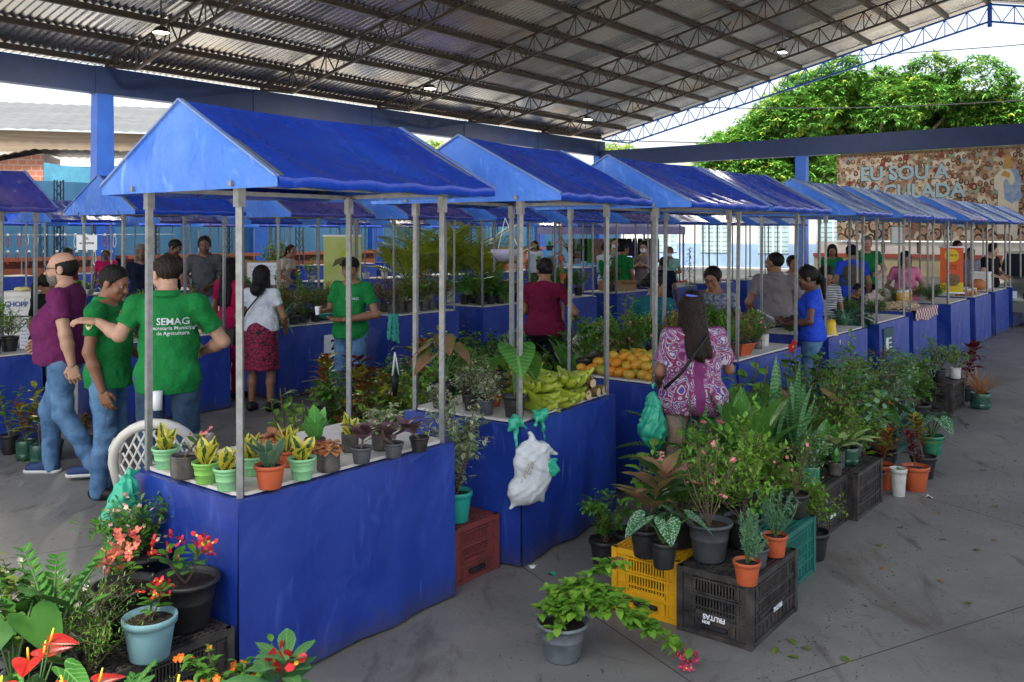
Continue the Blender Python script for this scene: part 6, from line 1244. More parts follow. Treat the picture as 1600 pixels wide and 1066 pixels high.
jung = [ # a, b, z, species, pot, scale, label
 (2.55, -1.05, ZC, 'bush_lime', ('std', .10, .16, 'black'), 1.2, 'yellow green bush on the near teal crate'),
 (2.72, -1.30, ZC, 'sparse', ('std', .08, .13, 'black'), .8, 'wispy seedlings on the corner of the near teal crate'),
 (2.25, -.55, 0, 'tall_green', ('std', .12, .2, 'black'), .95, 'tall leafy plant behind the yellow crate'),
 (2.5, -.80, ZC*0, 'bush_flower', ('std', .12, .2, 'black'), 1.5, 'tall pink flowering bush in front of the paisley blouse'),
 (2.85, -1.05, 0, 'bush_lime', ('std', .12, .2, 'black'), 1.25, 'broad yellow green bush behind the teal crate'),
 (2.95, -1.15, .0, 'tall_green', ('std', .12, .2, 'black'), .9, 'leafy plant between the teal and the black crates'),
 (3.2, -.80, .1, 'rosette', ('std', .12, .2, 'black'), 1.25, 'plant with very broad upright leaves right of the paisley blouse'),
 (3.62, -.55, .1, 'rosette', ('std', .12, .2, 'black'), 1.2, 'second broad leaved plant, further back by the blue cloth'),
 (3.36, -1.16, ZC, 'bush_round', ('bottle', .062, .13, 'bottle'), .62, 'shrubby plant in a cut green bottle, left one of the pair'),
 (3.42, -1.13, ZC, 'snake_short', ('bottle', .064, .13, 'bottle'), 1.0, 'pale sansevieria in a cut green bottle at the crate corner'),
 (3.62, -.98, ZC, 'snake_tall', ('std', .08, .15, 'black'), 1.0, 'tallest banded sansevieria behind the bottle pots'),
 (3.72, -1.2, ZC, 'snake_green', ('bag', .045, .085, 'smoke'), .7, 'small sansevieria in a black bag beside the bottle pot'),
 (3.9, -1.15, ZC, 'dieff', ('bag', .055, .12, 'smoke'), 1.1, 'dieffenbachia with cream leaves in a tall smoky bag'),
 (4.05, -1.18, ZC, 'dieff', ('bottle', .07, .12, 'dbottle'), 1.0, 'cream leaved dieffenbachia in a cut bottle with a label'),
 (4.3, -1.15, ZC, 'tall_lime', ('std', .055, .10, 'grey'), .5, 'lime leaved seedling in a grey pot on the second black crate'),
 (3.95, -.85, .1, 'snake_tall', ('std', .08, .15, 'black'), .95, 'second tall banded sansevieria, further back'),
 (4.2, -.70, 0, 'fern_big', ('std', .12, .2, 'black'), 1.1, 'large fern among the floor plants by stall four'),
 (4.45, -.95, 0, 'bush_fine', ('std', .12, .2, 'black'), 1.6, 'fine leaved yellow green bush in the middle of the plant row'),
 (4.6, -.45, 0, 'croton', ('std', .12, .2, 'black'), 1.2, 'red and yellow croton close to the blue cloth of stall four'),
 (4.75, -1.2, 0, 'croton_y', ('std', .10, .18, 'orange'), .9, 'low reddish plant in an orange pot beside the white tub'),
 (4.85, -.9, 0, 'bush_round', ('std', .12, .2, 'maroon'), 1.4, 'round leaved grey green bush in a maroon pot'),
 (5.0, -.5, 0, 'hibiscus', ('std', .13, .22, 'black'), 1.15, 'hibiscus with a single red flower'),
 (5.2, -1.1, 0, 'bush_olive', ('std', .1, .18, 'black'), 1.1, 'olive leaved bush along the aisle edge'),
 (5.35, -.75, 0, 'bush_fine', ('std', .12, .2, 'bottle'), 1.7, 'tall feathery bush in a green tub'),
 (5.6, -1.0, 0, 'bush_blue', ('std', .12, .2, 'black'), 1.35, 'blue green fine leaved bush beside the far teal crate'),
 (5.75, -.5, 0, 'tall_green', ('std', .12, .2, 'black'), 1.0, 'tall leafy plant behind the blue green bush'),
 (6.05, -.95, ZC, 'bush_round', ('std', .09, .14, 'black'), 1.0, 'round leaved bush on the far teal crate'),
 (6.35, -.8, ZC, 'bush_silver', ('std', .09, .14, 'white'), 1.2, 'silver leaved plant in a white cup on the far teal crate'),
 (6.1, -1.25, 0, 'begonia', ('std', .1, .16, 'bottle'), 1.4, 'angel wing begonia leaning into the aisle'),
 (6.5, -.4, 0, 'bush_fine', ('std', .12, .2, 'black'), 1.4, 'bushy herb below the woman in blue'),
 (6.9, -.6, 0, 'dracaena', ('std', .1, .16, 'black'), .7, 'strappy leaved plant just past the far teal crate'),
 (7.2, -.5, 0, 'bush_flower', ('std', .1, .18, 'black'), 1.3, 'pink flowering bush near the far black crate'),
 (7.6, -.75, 0, 'bush_blue', ('std', .09, .15, 'black'), 1.5, 'blue green wispy plant before the far black crate'),
 (8.15, -.85, ZC, 'bush_blue', ('std', .08, .13, 'black'), 1.0, 'wispy blue green seedling on the last black crate'),
 (8.3, -.75, ZC, 'bush_lime', ('std', .08, .13, 'smoke'), .9, 'yellow green seedling on the last black crate'),
 (8.45, -.95, ZC, 'bush_lime', ('bag', .06, .12, 'white'), .8, 'bright seedling in a white bag at the crate edge'),
 (8.95, -.95, 0, 'burgundy', ('std', .1, .16, 'black'), 1.15, 'burgundy leaved plant at the far end of the plant row'),
 (8.55, -1.18, 0, 'brown_grass', ('bottle', .10, .17, 'dbottle'), 1.1, 'orange brown grass in a cut green bottle on the floor'),
 (4.62, -1.36, 0, 'succulent', ('std', .06, .2, 'white'), .6, 'white and green paper tub on the floor by the crates'),
 (4.85, -1.42, 0, 'burgundy', ('std', .10, .18, 'orange'), .6, 'dark leaved plant in an orange pot at the aisle edge'),
 (5.25, -1.38, 0, 'croton_y', ('std', .1, .17, 'black'), 1.0, 'low croton at the aisle edge past the orange pots'),
 (2.15, -.42, 0, 'bush_mid', ('std', .10, .16, 'black'), .8, 'leafy bush close to the cloth behind the yellow crate'),
]
jung += [(3.95, -1.02, .2, 'snake_green', ('std', .10, .15, 'black'), 2.0, 'broad green sansevieria between the banded one and the dieffenbachia'), (4.55, -.65, .0, 'caladium', ('std', .12, .2, 'black'), 1.7, 'pink tinged caladium in the middle of the plant row'), (5.3, -1.0, 0, 'heart_dark', ('std', .12, .2, 'black'), 1.6, 'dark heart leaved plant by the aisle edge'), (2.2, -.95, ZC, 'bush_flower', ('std', .09, .14, 'black'), 1.15, 'pink flowered bush at the back edge of the yellow crate'), (2.75, -.55, 0, 'tall_lime', ('std', .12, .2, 'black'), .9, 'tall lime plant right below the paisley blouse'), (3.05, -.55, 0, 'snake_tall', ('std', .12, .22, 'black'), 1.0, 'banded sansevieria nearest the legs of the woman in paisley'),
 (3.35, -.45, 0, 'fern_big', ('std', .12, .22, 'black'), 1.2, 'spreading fern behind the broad leaved plants'), (3.0, -1.30, 0, 'bush_lime', ('std', .10, .16, 'black'), .85, 'yellow green herb spilling over the gap between the crates'), (3.85, -.5, 0, 'tall_green', ('std', .12, .2, 'black'), 1.3, 'tall leafy plant behind the banded sansevierias'),
 (3.75, -.75, .1, 'snake_tall', ('std', .09, .18, 'black'), 1.15, 'third banded sansevieria, half behind the others'), (4.15, -.95, .1, 'bush_fine', ('std', .12, .2, 'black'), 1.7, 'bright feathery bush behind the dieffenbachia'), (4.35, -.35, 0, 'tall_green', ('std', .12, .2, 'black'), 1.35, 'tall dark stemmed plant against the cloth of the fourth stall'),
 (4.75, -.75, 0, 'fern_asp', ('std', .13, .22, 'black'), 1.7, 'cloud of fine yellow green fern in the middle of the row'), (5.1, -.8, 0, 'bush_round', ('std', .13, .22, 'black'), 1.5, 'round leaved eucalyptus like bush beside the hibiscus'), (5.45, -.4, 0, 'hibiscus_plain', ('std', .13, .22, 'black'), 1.1, 'second hibiscus bush without an open flower'),
 (5.6, -.7, 0, 'bush_fine', ('std', .13, .22, 'black'), 1.8, 'tall bright green herb bush near the far teal crate'), (5.9, -.7, 0, 'bush_mid', ('std', .13, .22, 'black'), 1.5, 'green bush right behind the far teal crate'), (6.6, -.9, 0, 'bush_round', ('std', .13, .22, 'black'), 1.3, 'round leaved bush past the far teal crate'), (6.9, -.25, 0, 'bush_lime', ('std', .13, .22, 'black'), 1.5, 'yellow green bush beneath the yellow bag'),
 (7.3, -.85, 0, 'bush_mid', ('std', .12, .2, 'black'), 1.2, 'green bush two steps before the last black crate'), (7.7, -.45, 0, 'bush_olive', ('std', .12, .2, 'black'), 1.3, 'olive bush by the cloth of the kale stall'), (4.5, -1.2, .0, 'tall_lime', ('std', .1, .18, 'black'), .75, 'round leaved lime seedling behind the second black crate'),
]
for a, b, z, sp, pot, s, lab in jung: Q(sp, G(a, b, z), pot, lab, s*(1.12 if z < .2 and a > 2.2 else 1.0), g4)
# stall two and the teal pot between the stalls
Q('ficus', G(1.50, .14, ZC), ('std', .088, .165, 'teal'), 'slender variegated ficus in a teal pot on the red crate', 1.05)
g5 = 'plants on the left half of the plantain stall'
S2 = lambda x, y, z=ZB: Vector((.044, 5.10, 0))+Matrix.Rotation(ROWZ+R(5.1), 3, 'Z') @ Vector((x, y, z))
for x, y, sp, pot, s, lab in [
 (.10, .10, 'heart_big', ('std', .072, .13, 'black'), 1.15, 'single big heart leaf in a black pot at the front corner of the plantain stall'),
 (.10, .62, 'caladium', ('std', .085, .15, 'black'), 1.1, 'pink and green caladium in a black pot at the back corner of the plantain stall'),
 (.12, .42, 'bush_silver', ('std', .055, .10, 'black'), 1.0, 'silver mottled bush left of the heart leaf, back one'),
 (.06, .27, 'bush_silver', ('std', .052, .09, 'grey'), .9, 'silver mottled bush left of the heart leaf, front one'),
 (.32, .58, 'bush_fine', ('std', .06, .10, 'black'), .8, 'fresh green bush behind the silver mottled ones'),
 (.30, .38, 'bush_olive', ('std', .05, .08, 'orange'), .5, 'reddish leaved small plant in an orange pot on the plantain stall'),
 (.42, .60, 'fern', ('std', .07, .10, 'black'), .7, 'fern rising behind the plantains'),
 (.9, .70, 'fern', ('std', .08, .12, 'black'), .9, 'second fern behind the plantains'),
 ]: Q(sp, S2(x, y), pot, lab, s, g5)
# the strip of floor between the rows, behind stalls one and two
g6 = 'floor plants in the aisle behind the front stalls'
mid = [(465, 5.9, 'tall_lime', 1.15, 'tall lime leaved plant behind the nearest stall'), (500, 6.9, 'croton_y', .9, 'small yellow croton in a clear pot'), (527, 7.0, 'cordy', 1.1, 'dark red cordyline right of the yellow croton'), (540, 6.0, 'dracaena', .75, 'rosemary like spiky plant behind the nearest stall'),
 (573, 5.6, 'cabbage', 1.3, 'cabbage like grey green rosette'), (600, 7.4, 'croton_y2', 1.1, 'green and yellow croton beside the legs of the man with the cap'), (640, 6.2, 'tall_green', .85, 'bright green leafy plant behind the cabbage plant'), (620, 6.7, 'bush_mid', 1.3, 'green bush behind the leafy plant'),
 (652, 8.6, 'croton', 1.6, 'large red croton below the teal cloth'), (645, 8.0, 'croton_y2', 1.1, 'yellow veined croton in front of the large red one'), (610, 8.2, 'croton', 1.0, 'smaller red croton by the jeans of the man with the cap'), (690, 7.3, 'tall_green', 1.15, 'tall pale stemmed plant right of the second post'),
 (740, 8.2, 'bush_dark', 1.35, 'dark glossy hedge bush, left one'), (795, 8.4, 'bush_dark', 1.35, 'dark glossy hedge bush, right one'), (765, 9.3, 'bush_dark', 1.3, 'dark glossy hedge bush behind the other two'), (770, 10.6, 'palm_green', 1.25, 'dark green palm behind the hedge bushes'), (835, 7.6, 'bush_fine', 1.3, 'fine leaved bush before the woman in maroon'),
 (885, 7.3, 'fern_big', 1.2, 'big fern left of the mangoes'), (930, 7.6, 'fern_big', 1.2, 'big fern behind the mangoes'), (905, 8.8, 'rosette', 1.3, 'broad leaved plant right of the woman in maroon'), (925, 9.3, 'zz', 1.7, 'tall zz plant beside a clear plastic bag'), (905, 10.2, 'palm_green', 1.3, 'bright palm right of the woman in maroon'), (600, 5.9, 'bush_silver', 1.3, 'silver leaved bush behind the nearest stall'),
 (500, 5.7, 'bush_fine', 1.1, 'fine green herb behind the nearest stall'), (440, 5.5, 'bush_flower', .8, 'low plant with mauve flowers behind the nearest stall'), (560, 8.6, 'burgundy', 1.2, 'burgundy plant in front of the 21 sign'), (505, 8.9, 'croton', 1.2, 'red and orange croton beside the 21 sign'), (680, 6.3, 'bush_silver', 1.2, 'pale mottled shrub beside the second stall post'),
 (590, 6.5, 'bush_fine', 1.3, 'feathery bush left of the hanging hook'), (650, 7.0, 'bush_lime', 1.4, 'lime green bush right of the hanging hook'), (710, 7.9, 'tall_green', 1.25, 'leafy plant below the first hedge bush'), (825, 9.6, 'bush_dark', 1.3, 'dark hedge bush beside the woman in maroon'), (725, 9.4, 'bush_dark', 1.35, 'dark hedge bush furthest to the left'), (690, 9.9, 'croton_y2', 1.3, 'yellow croton before the second row cloth'),
 (530, 7.8, 'bush_mid', 1.2, 'green bush under the 21 sign'), (575, 7.6, 'croton', 1.3, 'red croton in front of the jeans of the man with the cap'), (955, 9.6, 'bush_mid', 1.6, 'leafy bush left of the seller in teal'), (975, 8.3, 'tall_green', 1.3, 'tall plant behind the mango heap'), (940, 8.6, 'fern_big', 1.25, 'third fern behind the mangoes'), (870, 8.4, 'palm_green', 1.0, 'green palm behind the plantains'), (810, 7.0, 'bush_silver', 1.5, 'silver bush behind the heart leaf plant'), (750, 6.9, 'tall_lime', 1.1, 'lime plant behind the silver mottled bushes'), (470, 6.9, 'tall_green', .9, 'leafy plant behind the tall lime plant'), (610, 5.6, 'tall_green', .7, 'bright leafy plant behind the three purple shields'), (545, 5.5, 'bush_mid', 1.0, 'low green bush behind the nearest stall')]
mid += [(455, 6.4, 'tall_green', 1.1, 'leafy plant at the left of the aisle plants'), (520, 6.2, 'bush_lime', 1.1, 'lime bush behind the episcia pots'), (570, 6.6, 'tall_lime', .9, 'lime plant just left of the cabbage rosette'), (655, 5.8, 'bush_mid', 1.1, 'green bush behind the right end of the nearest stall'), (635, 7.6, 'bush_lime', 1.3, 'lime green bush before the red croton'), (720, 7.2, 'bush_mid', 1.3, 'green bush behind the pink caladium'), (775, 7.4, 'bush_lime', 1.3, 'lime green bush behind the heart leaf'), (850, 8.9, 'bush_mid', 1.3, 'green bush hiding the shoes of the woman in maroon'), (900, 7.9, 'palm_green', .9, 'small palm between the ferns'), (960, 7.4, 'bush_lime', 1.1, 'lime bush right behind the mango heap'), (590, 9.2, 'bush_mid', 1.3, 'green bush behind the man with the cap'), (540, 9.9, 'tall_green', 1.1, 'leafy plant left of the man with the cap, by the cloth')]
for px, Yd, sp, s, lab in mid: Q(sp, PY(px, Yd), ('std', .10, .17, 'black'), lab, s*(1.22 if Yd > 6.5 else 1.12), g6)
# stall three and four
g7 = 'plants on the boards of the third and fourth stalls'
S = lambda a, b: G(a, b, ZB)
for a, b, sp, pot, s, lab in [
 (3.75, .6, 'bush_olive', ('std', .07, .1, 'black'), .8, 'olive bush at the back of the mango stall'), (4.05, .55, 'bush_flower', ('std', .07, .1, 'black'), .9, 'flowering bush behind the head of the woman in paisley'), (4.3, .6, 'tall_lime', ('std', .07, .1, 'black'), .5, 'lime seedling at the back of the mango stall'), (4.55, .5, 'bush_olive', ('std', .07, .1, 'black'), 1.0, 'rusty leaved bush at the right end of the mango stall'),
 (3.6, .68, 'bush_mid', ('std', .07, .1, 'black'), .9, 'leafy plant left of the head of the woman in paisley'), (4.4, .25, 'croton_y', ('std', .07, .1, 'black'), .8, 'small croton at the right shoulder of the woman in paisley'), (4.68, .2, 'snake_green', ('std', .06, .14, 'black'), 1.4, 'green sword leaved plant near the terracotta planter'),
 (5.05, .15, 'grass', ('std', .06, .14, 'black'), 1.0, 'long leaved plant in a black pot at the corner of the fourth stall'), (5.25, .16, 'bush_olive', ('box', .13, .11, 'orange'), .7, 'wide terracotta planter with a low succulent bush'), (5.1, .4, 'bush_mid', ('std', .07, .1, 'black'), .8, 'leafy bush behind the terracotta planter'), (5.55, .2, 'bush_lime', ('bag', .05, .09, 'smoke'), .7, 'small lime bush right of the terracotta planter'),
 (5.75, .18, 'bush_flower', ('bag', .05, .08, 'smoke'), .6, 'small pink flowering bush on the fourth stall'), (5.95, .2, 'bush_silver', ('bag', .055, .12, 'white'), .8, 'plant in a white carton on the fourth stall'), (5.6, .55, 'bush_mid', ('std', .07, .1, 'black'), .9, 'leafy plant at the back of the fourth stall'), (5.9, .55, 'herbs', None, 1.0, 'heap of dark herbs at the right end of the fourth stall'),
 ]: Q(sp, S(a, b), pot, lab, s, g7)
Q('dracaena', PY(1078, 12.4, ZT)+Vector((0, 0, .02)), ('std', .09, .14, 'black'), 'tall spiky dracaena rising behind the woman in glasses', 1.1)
# second row boards
def row(a0, a1, n, b, sps, pot, lab, s, g, jit=.05, z=ZB):
    rs = random.Random(int(a0*100)+n)
    for i in range(n):
        a = a0+(a1-a0)*(i+.5)/n+rs.uniform(-jit, jit)*.5; o = ORDN[i]
        Q(sps[i % len(sps)], G(a, b+rs.uniform(-.05, .05), z), pot, lab % o, s*rs.uniform(.85, 1.15), g)
ORDN = ['first', 'second', 'third', 'fourth', 'fifth', 'sixth', 'seventh', 'eighth', 'ninth', 'tenth', 'eleventh', 'twelfth', 'thirteenth', 'fourteenth']
bp = ('bag', .065, .12, 'smoke')
row(6.1, 7.2, 7, 5.42, ['bush_olive', 'varieg', 'bush_lime'], bp, 'variegated bush in a black bag, %s from the left on the teal cloth stall', 1.15, 'bushes in black bags on the second row')
row(6.1, 7.2, 6, 5.75, ['varieg', 'bush_olive'], bp, 'back variegated bush, %s from the left on the teal cloth stall', 1.2, 'bushes in black bags on the second row')
row(7.95, 9.0, 6, 5.75, ['palm_green', 'bush_mid', 'bush_lime'], ('std', .08, .13, 'black'), 'rear leafy pot, %s from the left, left of the woman in maroon', 1.0, 'pots on the second row near the woman in maroon')
row(7.95, 9.0, 5, 5.42, ['bush_lime', 'snake_green', 'palm_green', 'bush_olive'], ('std', .08, .13, 'black'), 'leafy pot, %s from the left on the stall left of the woman in maroon', .8, 'pots on the second row near the woman in maroon')
row(4.25, 5.35, 6, 5.42, ['bush_fine', 'bush_olive', 'fern_fine'], ('std', .075, .12, 'black'), 'small bush in a black pot, %s from the left on the 21 sign stall', 1.0, 'pots on the 21 sign stall')
row(2.45, 3.5, 4, 5.45, ['herbs', 'grass'], None, 'bunch of cut greens, %s from the left beside the woman in the white t-shirt', .9, 'greens on the second row')
Q('chive', G(4.1, 5.15, ZB), None, 'heap of long green onions hanging over the cloth corner', 1.1)
row(-1.5, 1.0, 6, 5.42, ['snake_dark', 'rosette_s', 'snake_dark', 'bush_lime'], ('std', .09, .13, 'black'), 'striped leaved plant in a black pot, %s from the left behind the man in plum', 1.0, 'pots on the far left stall')
row(9.8, 10.8, 5, 5.7, ['palm_green', 'tall_green', 'bush_mid'], ('std', .09, .15, 'black'), 'taller leafy pot in the rear row, %s from the left past the woman in maroon', 1.0, 'pots past the woman in maroon')
row(9.8, 10.8, 4, 5.45, ['bush_mid', 'bush_lime'], ('std', .08, .13, 'black'), 'bushy pot, %s from the left past the woman in maroon', 1.0, 'pots past the woman in maroon')
for i, (px, Yd, sp, s, lab, pt) in enumerate([(62, 7.35, 'croton_y2', 1.15, 'green croton with long leaves beside the legs of the man in plum', 'dbottle'), (40, 7.5, 'croton', .9, 'dark croton in a bottle pot at the left edge', 'dbottle'), (85, 7.5, 'cordy', 1.0, 'reddish cordyline in a bag behind the man in plum', 'smoke'), (15, 7.7, 'tall_green', .9, 'leafy plant at the far left by the blue cloth', 'black'), (135, 7.6, 'croton_y', .8, 'croton in a wide black pot between the men', 'black')]):
    Q(sp, PY(px, Yd), ('bottle' if 'bottle' in pt else 'std', .075, .17, pt), lab, s, 'plants on the floor at the left')
row(.45, 1.5, 6, 5.42, ['bush_mid', 'bush_lime', 'bush_fine'], ('std', .08, .13, 'black'), 'green bush, %s from the left right behind the men in green', 1.0, 'pots behind the men in green')
row(2.4, 3.5, 6, 5.75, ['bush_mid', 'bush_fine', 'bush_lime'], ('std', .08, .13, 'black'), 'rear green bush, %s from the left past the woman in white', 1.0, 'pots behind the woman in white')
row(4.25, 5.35, 6, 5.78, ['bush_lime', 'tall_green', 'bush_mid'], ('std', .075, .12, 'black'), 'rear leafy pot, %s from the left on the 21 sign stall', 1.0, 'pots on the 21 sign stall')
row(11.7, 12.0, 2, 5.5, ['tall_green', 'bush_mid'], ('std', .08, .13, 'black'), 'leafy pot left of the cardboard box, %s one', 1.0, 'pots left of the cardboard box')
row(3.55, 4.7, 7, .70, ['bush_mid', 'bush_flower', 'bush_lime', 'tall_green'], ('std', .06, .10, 'black'), 'back row plant, %s from the left on the mango stall', .9, 'back row of the mango stall')
row(4.95, 6.2, 8, .66, ['bush_lime', 'bush_mid', 'bush_flower', 'bush_fine'], ('std', .06, .10, 'black'), 'back row plant, %s from the left on the terracotta planter stall', .85, 'back row of the terracotta planter stall')
row(4.95, 6.2, 8, .38, ['bush_mid', 'bush_olive', 'bush_silver', 'bush_lime'], ('std', .05, .09, 'smoke'), 'middle row plant, %s from the left on the terracotta planter stall', .75, 'middle row of the terracotta planter stall')
row(7.25, 8.3, 6, .45, ['herbs', 'lettuce', 'kale'], None, 'bunch of greens, %s from the left on the stall behind the woman in blue', .8, 'greens behind the woman in blue')
row(8.1, 10.2, 7, 12.75, ['palm_green', 'bush_mid', 'tall_green', 'bush_lime'], ('std', .10, .16, 'black'), 'leafy plant of the third row, %s from the left before the blue wall', 1.1, 'leafy plants of the third row')
# third row: seedling trays, palms, white pots, hanging pots
for i in range(3): Q('seedling', G(7.2+i*.42-2.1, 12.35, ZB), ('box', .17, .10, 'white'), 'lettuce seedlings in a long white planter, %s from the left' % ORDN[i], 1.2, 'seedling planters')
for i, (px, Yd, s) in enumerate([(636, 16.2, .9), (668, 17.0, 1.15), (700, 16.5, 1.0), (735, 17.2, 1.2), (760, 16.4, .9)]): Q('palm', PY(px, Yd, .62), ('std', .15, .28, 'white'), 'golden green areca palm in a white pot, %s from the left' % ORDN[i], s*1.5, 'areca palms')
for i, (a, sp) in enumerate([(9.9, 'bush_mid'), (10.6, 'bush_lime'), (11.3, 'succulent'), (12.2, 'succulent'), (12.8, 'rosette_s'), (13.4, 'succulent'), (14.2, 'bush_mid')]): Q(sp, G(a, 12.4, ZB), ('std', .09, .14, 'white'), 'plant in a white pot, %s from the left on the third row' % ORDN[i], 1.1, 'white pots on the third row')
for i, (px, Yd, z, sp) in enumerate([(330, 14.6, .8, 'bush_lime'), (315, 14.8, .8, 'bush_fine'), (345, 14.3, .8, 'croton_y'), (372, 13.8, .8, 'rosette_s'), (395, 13.9, .8, 'bush_mid')]): Q(sp, PY(px, Yd, z), ('std', .07, .12, 'maroon' if i == 0 else 'black'), 'small plant, %s from the left on the white plastic table' % ORDN[i], 1.2, 'plants on the white plastic table')
Q('bush_lime', PY(434, 19.5, .95), ('std', .12, .2, 'black'), 'tall lime green bush behind the whiteboard', 1.8)
# fruit and vegetables of the far front stalls
for a, b, sp, s, lab in [(8.75, .25, 'kale', 1.1, 'bunches of dark kale at the left of the vegetable stall'), (8.8, .6, 'lettuce', 1.0, 'curly lettuce behind the kale'), (9.25, .45, 'lettuce', .9, 'bright curly lettuce in the middle of the vegetable stall'), (9.9, .35, 'herbs', 1.2, 'pile of green herbs at the right of the vegetable stall'), (9.6, .6, 'herbs', 1.2, 'herbs at the back of the vegetable stall'), (11.9, .6, 'herbs', 1.3, 'green herb bunches behind the beans'), (12.9, .3, 'herbs', 1.4, 'dark herb bunches hanging over the cloth edge'), (13.4, .4, 'herbs', 1.3, 'second pile of dark herb bunches'), (8.4, .2, 'chive', .6, 'bundle of thin green onions left of the kale')]:
    Q(sp, G(a, b, ZB), None, lab, s, 'vegetables on the far front stalls', name='vegetable_bunch', cat='vegetables')
# ---------------------------------------------------------------- everything else on and around the stalls
M_gbag = mat('green_plastic_bag', (.02, .34, .20), .28, 0, (.04, .45, .28), 9, .5, 30, bd=.01); M_wbag = mat('white_plastic_bag', (.66, .69, .70), .3, 0, (.56, .60, .62), 4, .6, 9, bd=.04); M_tealcloth = mat('teal_towel', (.06, .45, .34), .8, 0, (.08, .52, .42), 8, .3, 60)
def blob(name, layers, loc, label, cat, rz=0, group=None, mats=None): o = sdf_build(layers, name, None); o.location = loc; o.rotation_euler = (0, 0, rz); return tag(o, label, cat, group)
# bags
r = 1.0
def pleat(amp, n=5, seed=0): return lambda X, Y, Z: (amp*np.abs(np.sin(n*np.arctan2(Y, X+.01)+4*np.sin(9*Z+seed)+9*Z))+amp*.6*np.abs(np.sin(26*X+19*Z+4*np.sin(14*Y+11*Z+seed)))+amp*.35*np.sin(70*X+5*np.sin(30*Z)))
blob('plastic_bag', [([cone((0, 0, .03), (-.02, 0, -.05), .018, .05), cone((-.02, 0, -.05), (-.05, -.0, -.18), .06, .085), cone((-.02, 0, -.18), (.03, 0, -.34), .09, .07), cone((-.05, 0, -.16), (-.13, 0, -.19), .05, .012), cone((0, 0, 0), (.07, .0, .035), .018, .012), cone((0, 0, -.3), (-.03, 0, -.42), .06, .02), cone((.05, 0, -.2), (.11, .0, -.30), .05, .015)], .006, .025, pleat(.013, 4, 2), M_gbag)], P(214, 742, .80)+Vector((-.02, -.03, 0)), 'crumpled green plastic bag tied to the left post of the nearest stall', 'bag', ROWZ)
PB = S2(.0, 0, 0); q = Matrix.Rotation(ROWZ+R(5.1), 3, 'Z')
for i, (dx, dy, sx) in enumerate(((-.10, -.035, -1), (.16, -.05, 1))):
    blob('plastic_bag', [([cone((0, 0, 0), (sx*.05, 0, .015), .022, .035), cone((sx*.05, 0, .015), (sx*.09, .01, -.03), .035, .02), cone((0, 0, 0), (-sx*.06, -.01, -.04), .02, .014), cone((sx*.03, 0, 0), (sx*.05, -.01, -.14), .022, .012), cone((0, 0, 0), (0, .03, .03), .03, .02)], .006, .02, pleat(.007, 3, i), M_gbag)], S2(dx*.6+(.0 if i == 0 else .03), dy, ZT+.03), 'knotted green bag %s the front post of the plantain stall' % ('left of' if i == 0 else 'right of'), 'bag', ROWZ+R(5))
RT = lambda d: np.array(Matrix.Rotation(R(d), 3, 'Y'))
ob = blob('plastic_bag', [([cone((0, 0, 0), (.03, 0, -.10), .014, .045), ell((.02, 0, -.20), (.125, .055, .17), RT(-22)), ell((-.02, 0, -.31), (.13, .065, .10), RT(-8)), cone((.08, 0, -.10), (.185, 0, -.145), .05, .010), cone((-.05, 0, -.34), (-.13, 0, -.405), .05, .012), cone((.04, 0, -.34), (.085, 0, -.40), .05, .015), cone((-.03, 0, -.10), (-.075, 0, -.09), .03, .01)], .006, .02, pleat(.005, 2, 1), M_wbag), ([ell((.135, -.035, -.21), (.05, .016, .065), RT(-15))], .006, .0, pleat(.01, 3, 2), M_gbag)], S2(-.01, -.075, ZT-.03), 'white carrier bag with a green flap hanging from the front post of the plantain stall', 'bag', ROWZ+R(5)-R(25))
for i_ in range(3): scribble(ob, .12-.02*i_, (-.075+.022*i_, -.068, -.20+.01*i_), mat('ochre_print', (.45, .25, .06), .6), .016, .0022, i_+3, (0, -R(62), 0), 'print')
blob('plastic_bag', [([cone((0, 0, .12), (0, 0, 0), .012, .05), cone((0, 0, 0), (0, 0, -.16), .06, .105), cone((0, 0, -.16), (.02, 0, -.24), (.10), .07), cone((0, 0, .12), (.03, 0, .20), .015, .01), cone((.05, 0, -.2), (.1, 0, -.27), .05, .01)], .007, .03, pleat(.012, 4, 4), M_gbag)], PY(1020, 5.85, .78), 'green shopping bag hanging from the hand of the woman in paisley', 'bag', ROWZ)
blob('teal_towel', [([cone((-.06, 0, 0), (.06, 0, 0), .035, .03), cone((-.06, 0, 0), (-.09, 0, -.28), .035, .035), cone((.0, 0, 0), (.0, 0, -.30), .035, .045), cone((.06, 0, 0), (.07, 0, -.34), .03, .035)], .012, .02, pleat(.010, 4, 7), M_tealcloth)], G(5.98, 5.18, .83), 'teal towel hung over the cloth corner behind the man with the cap', 'towel', ROWZ)
blob('yellow_bag', [([cone((0, 0, .1), (0, 0, -.08), .05, .09), cone((0, 0, -.08), (.05, 0, -.16), .08, .05)], .014, .03, foldfn(.02, 3), mat('yellow_plastic', (.75, .5, .04), .4))], PY(1298, 9.6, .82), 'yellow plastic bag hanging beside the woman in blue', 'bag', 0)
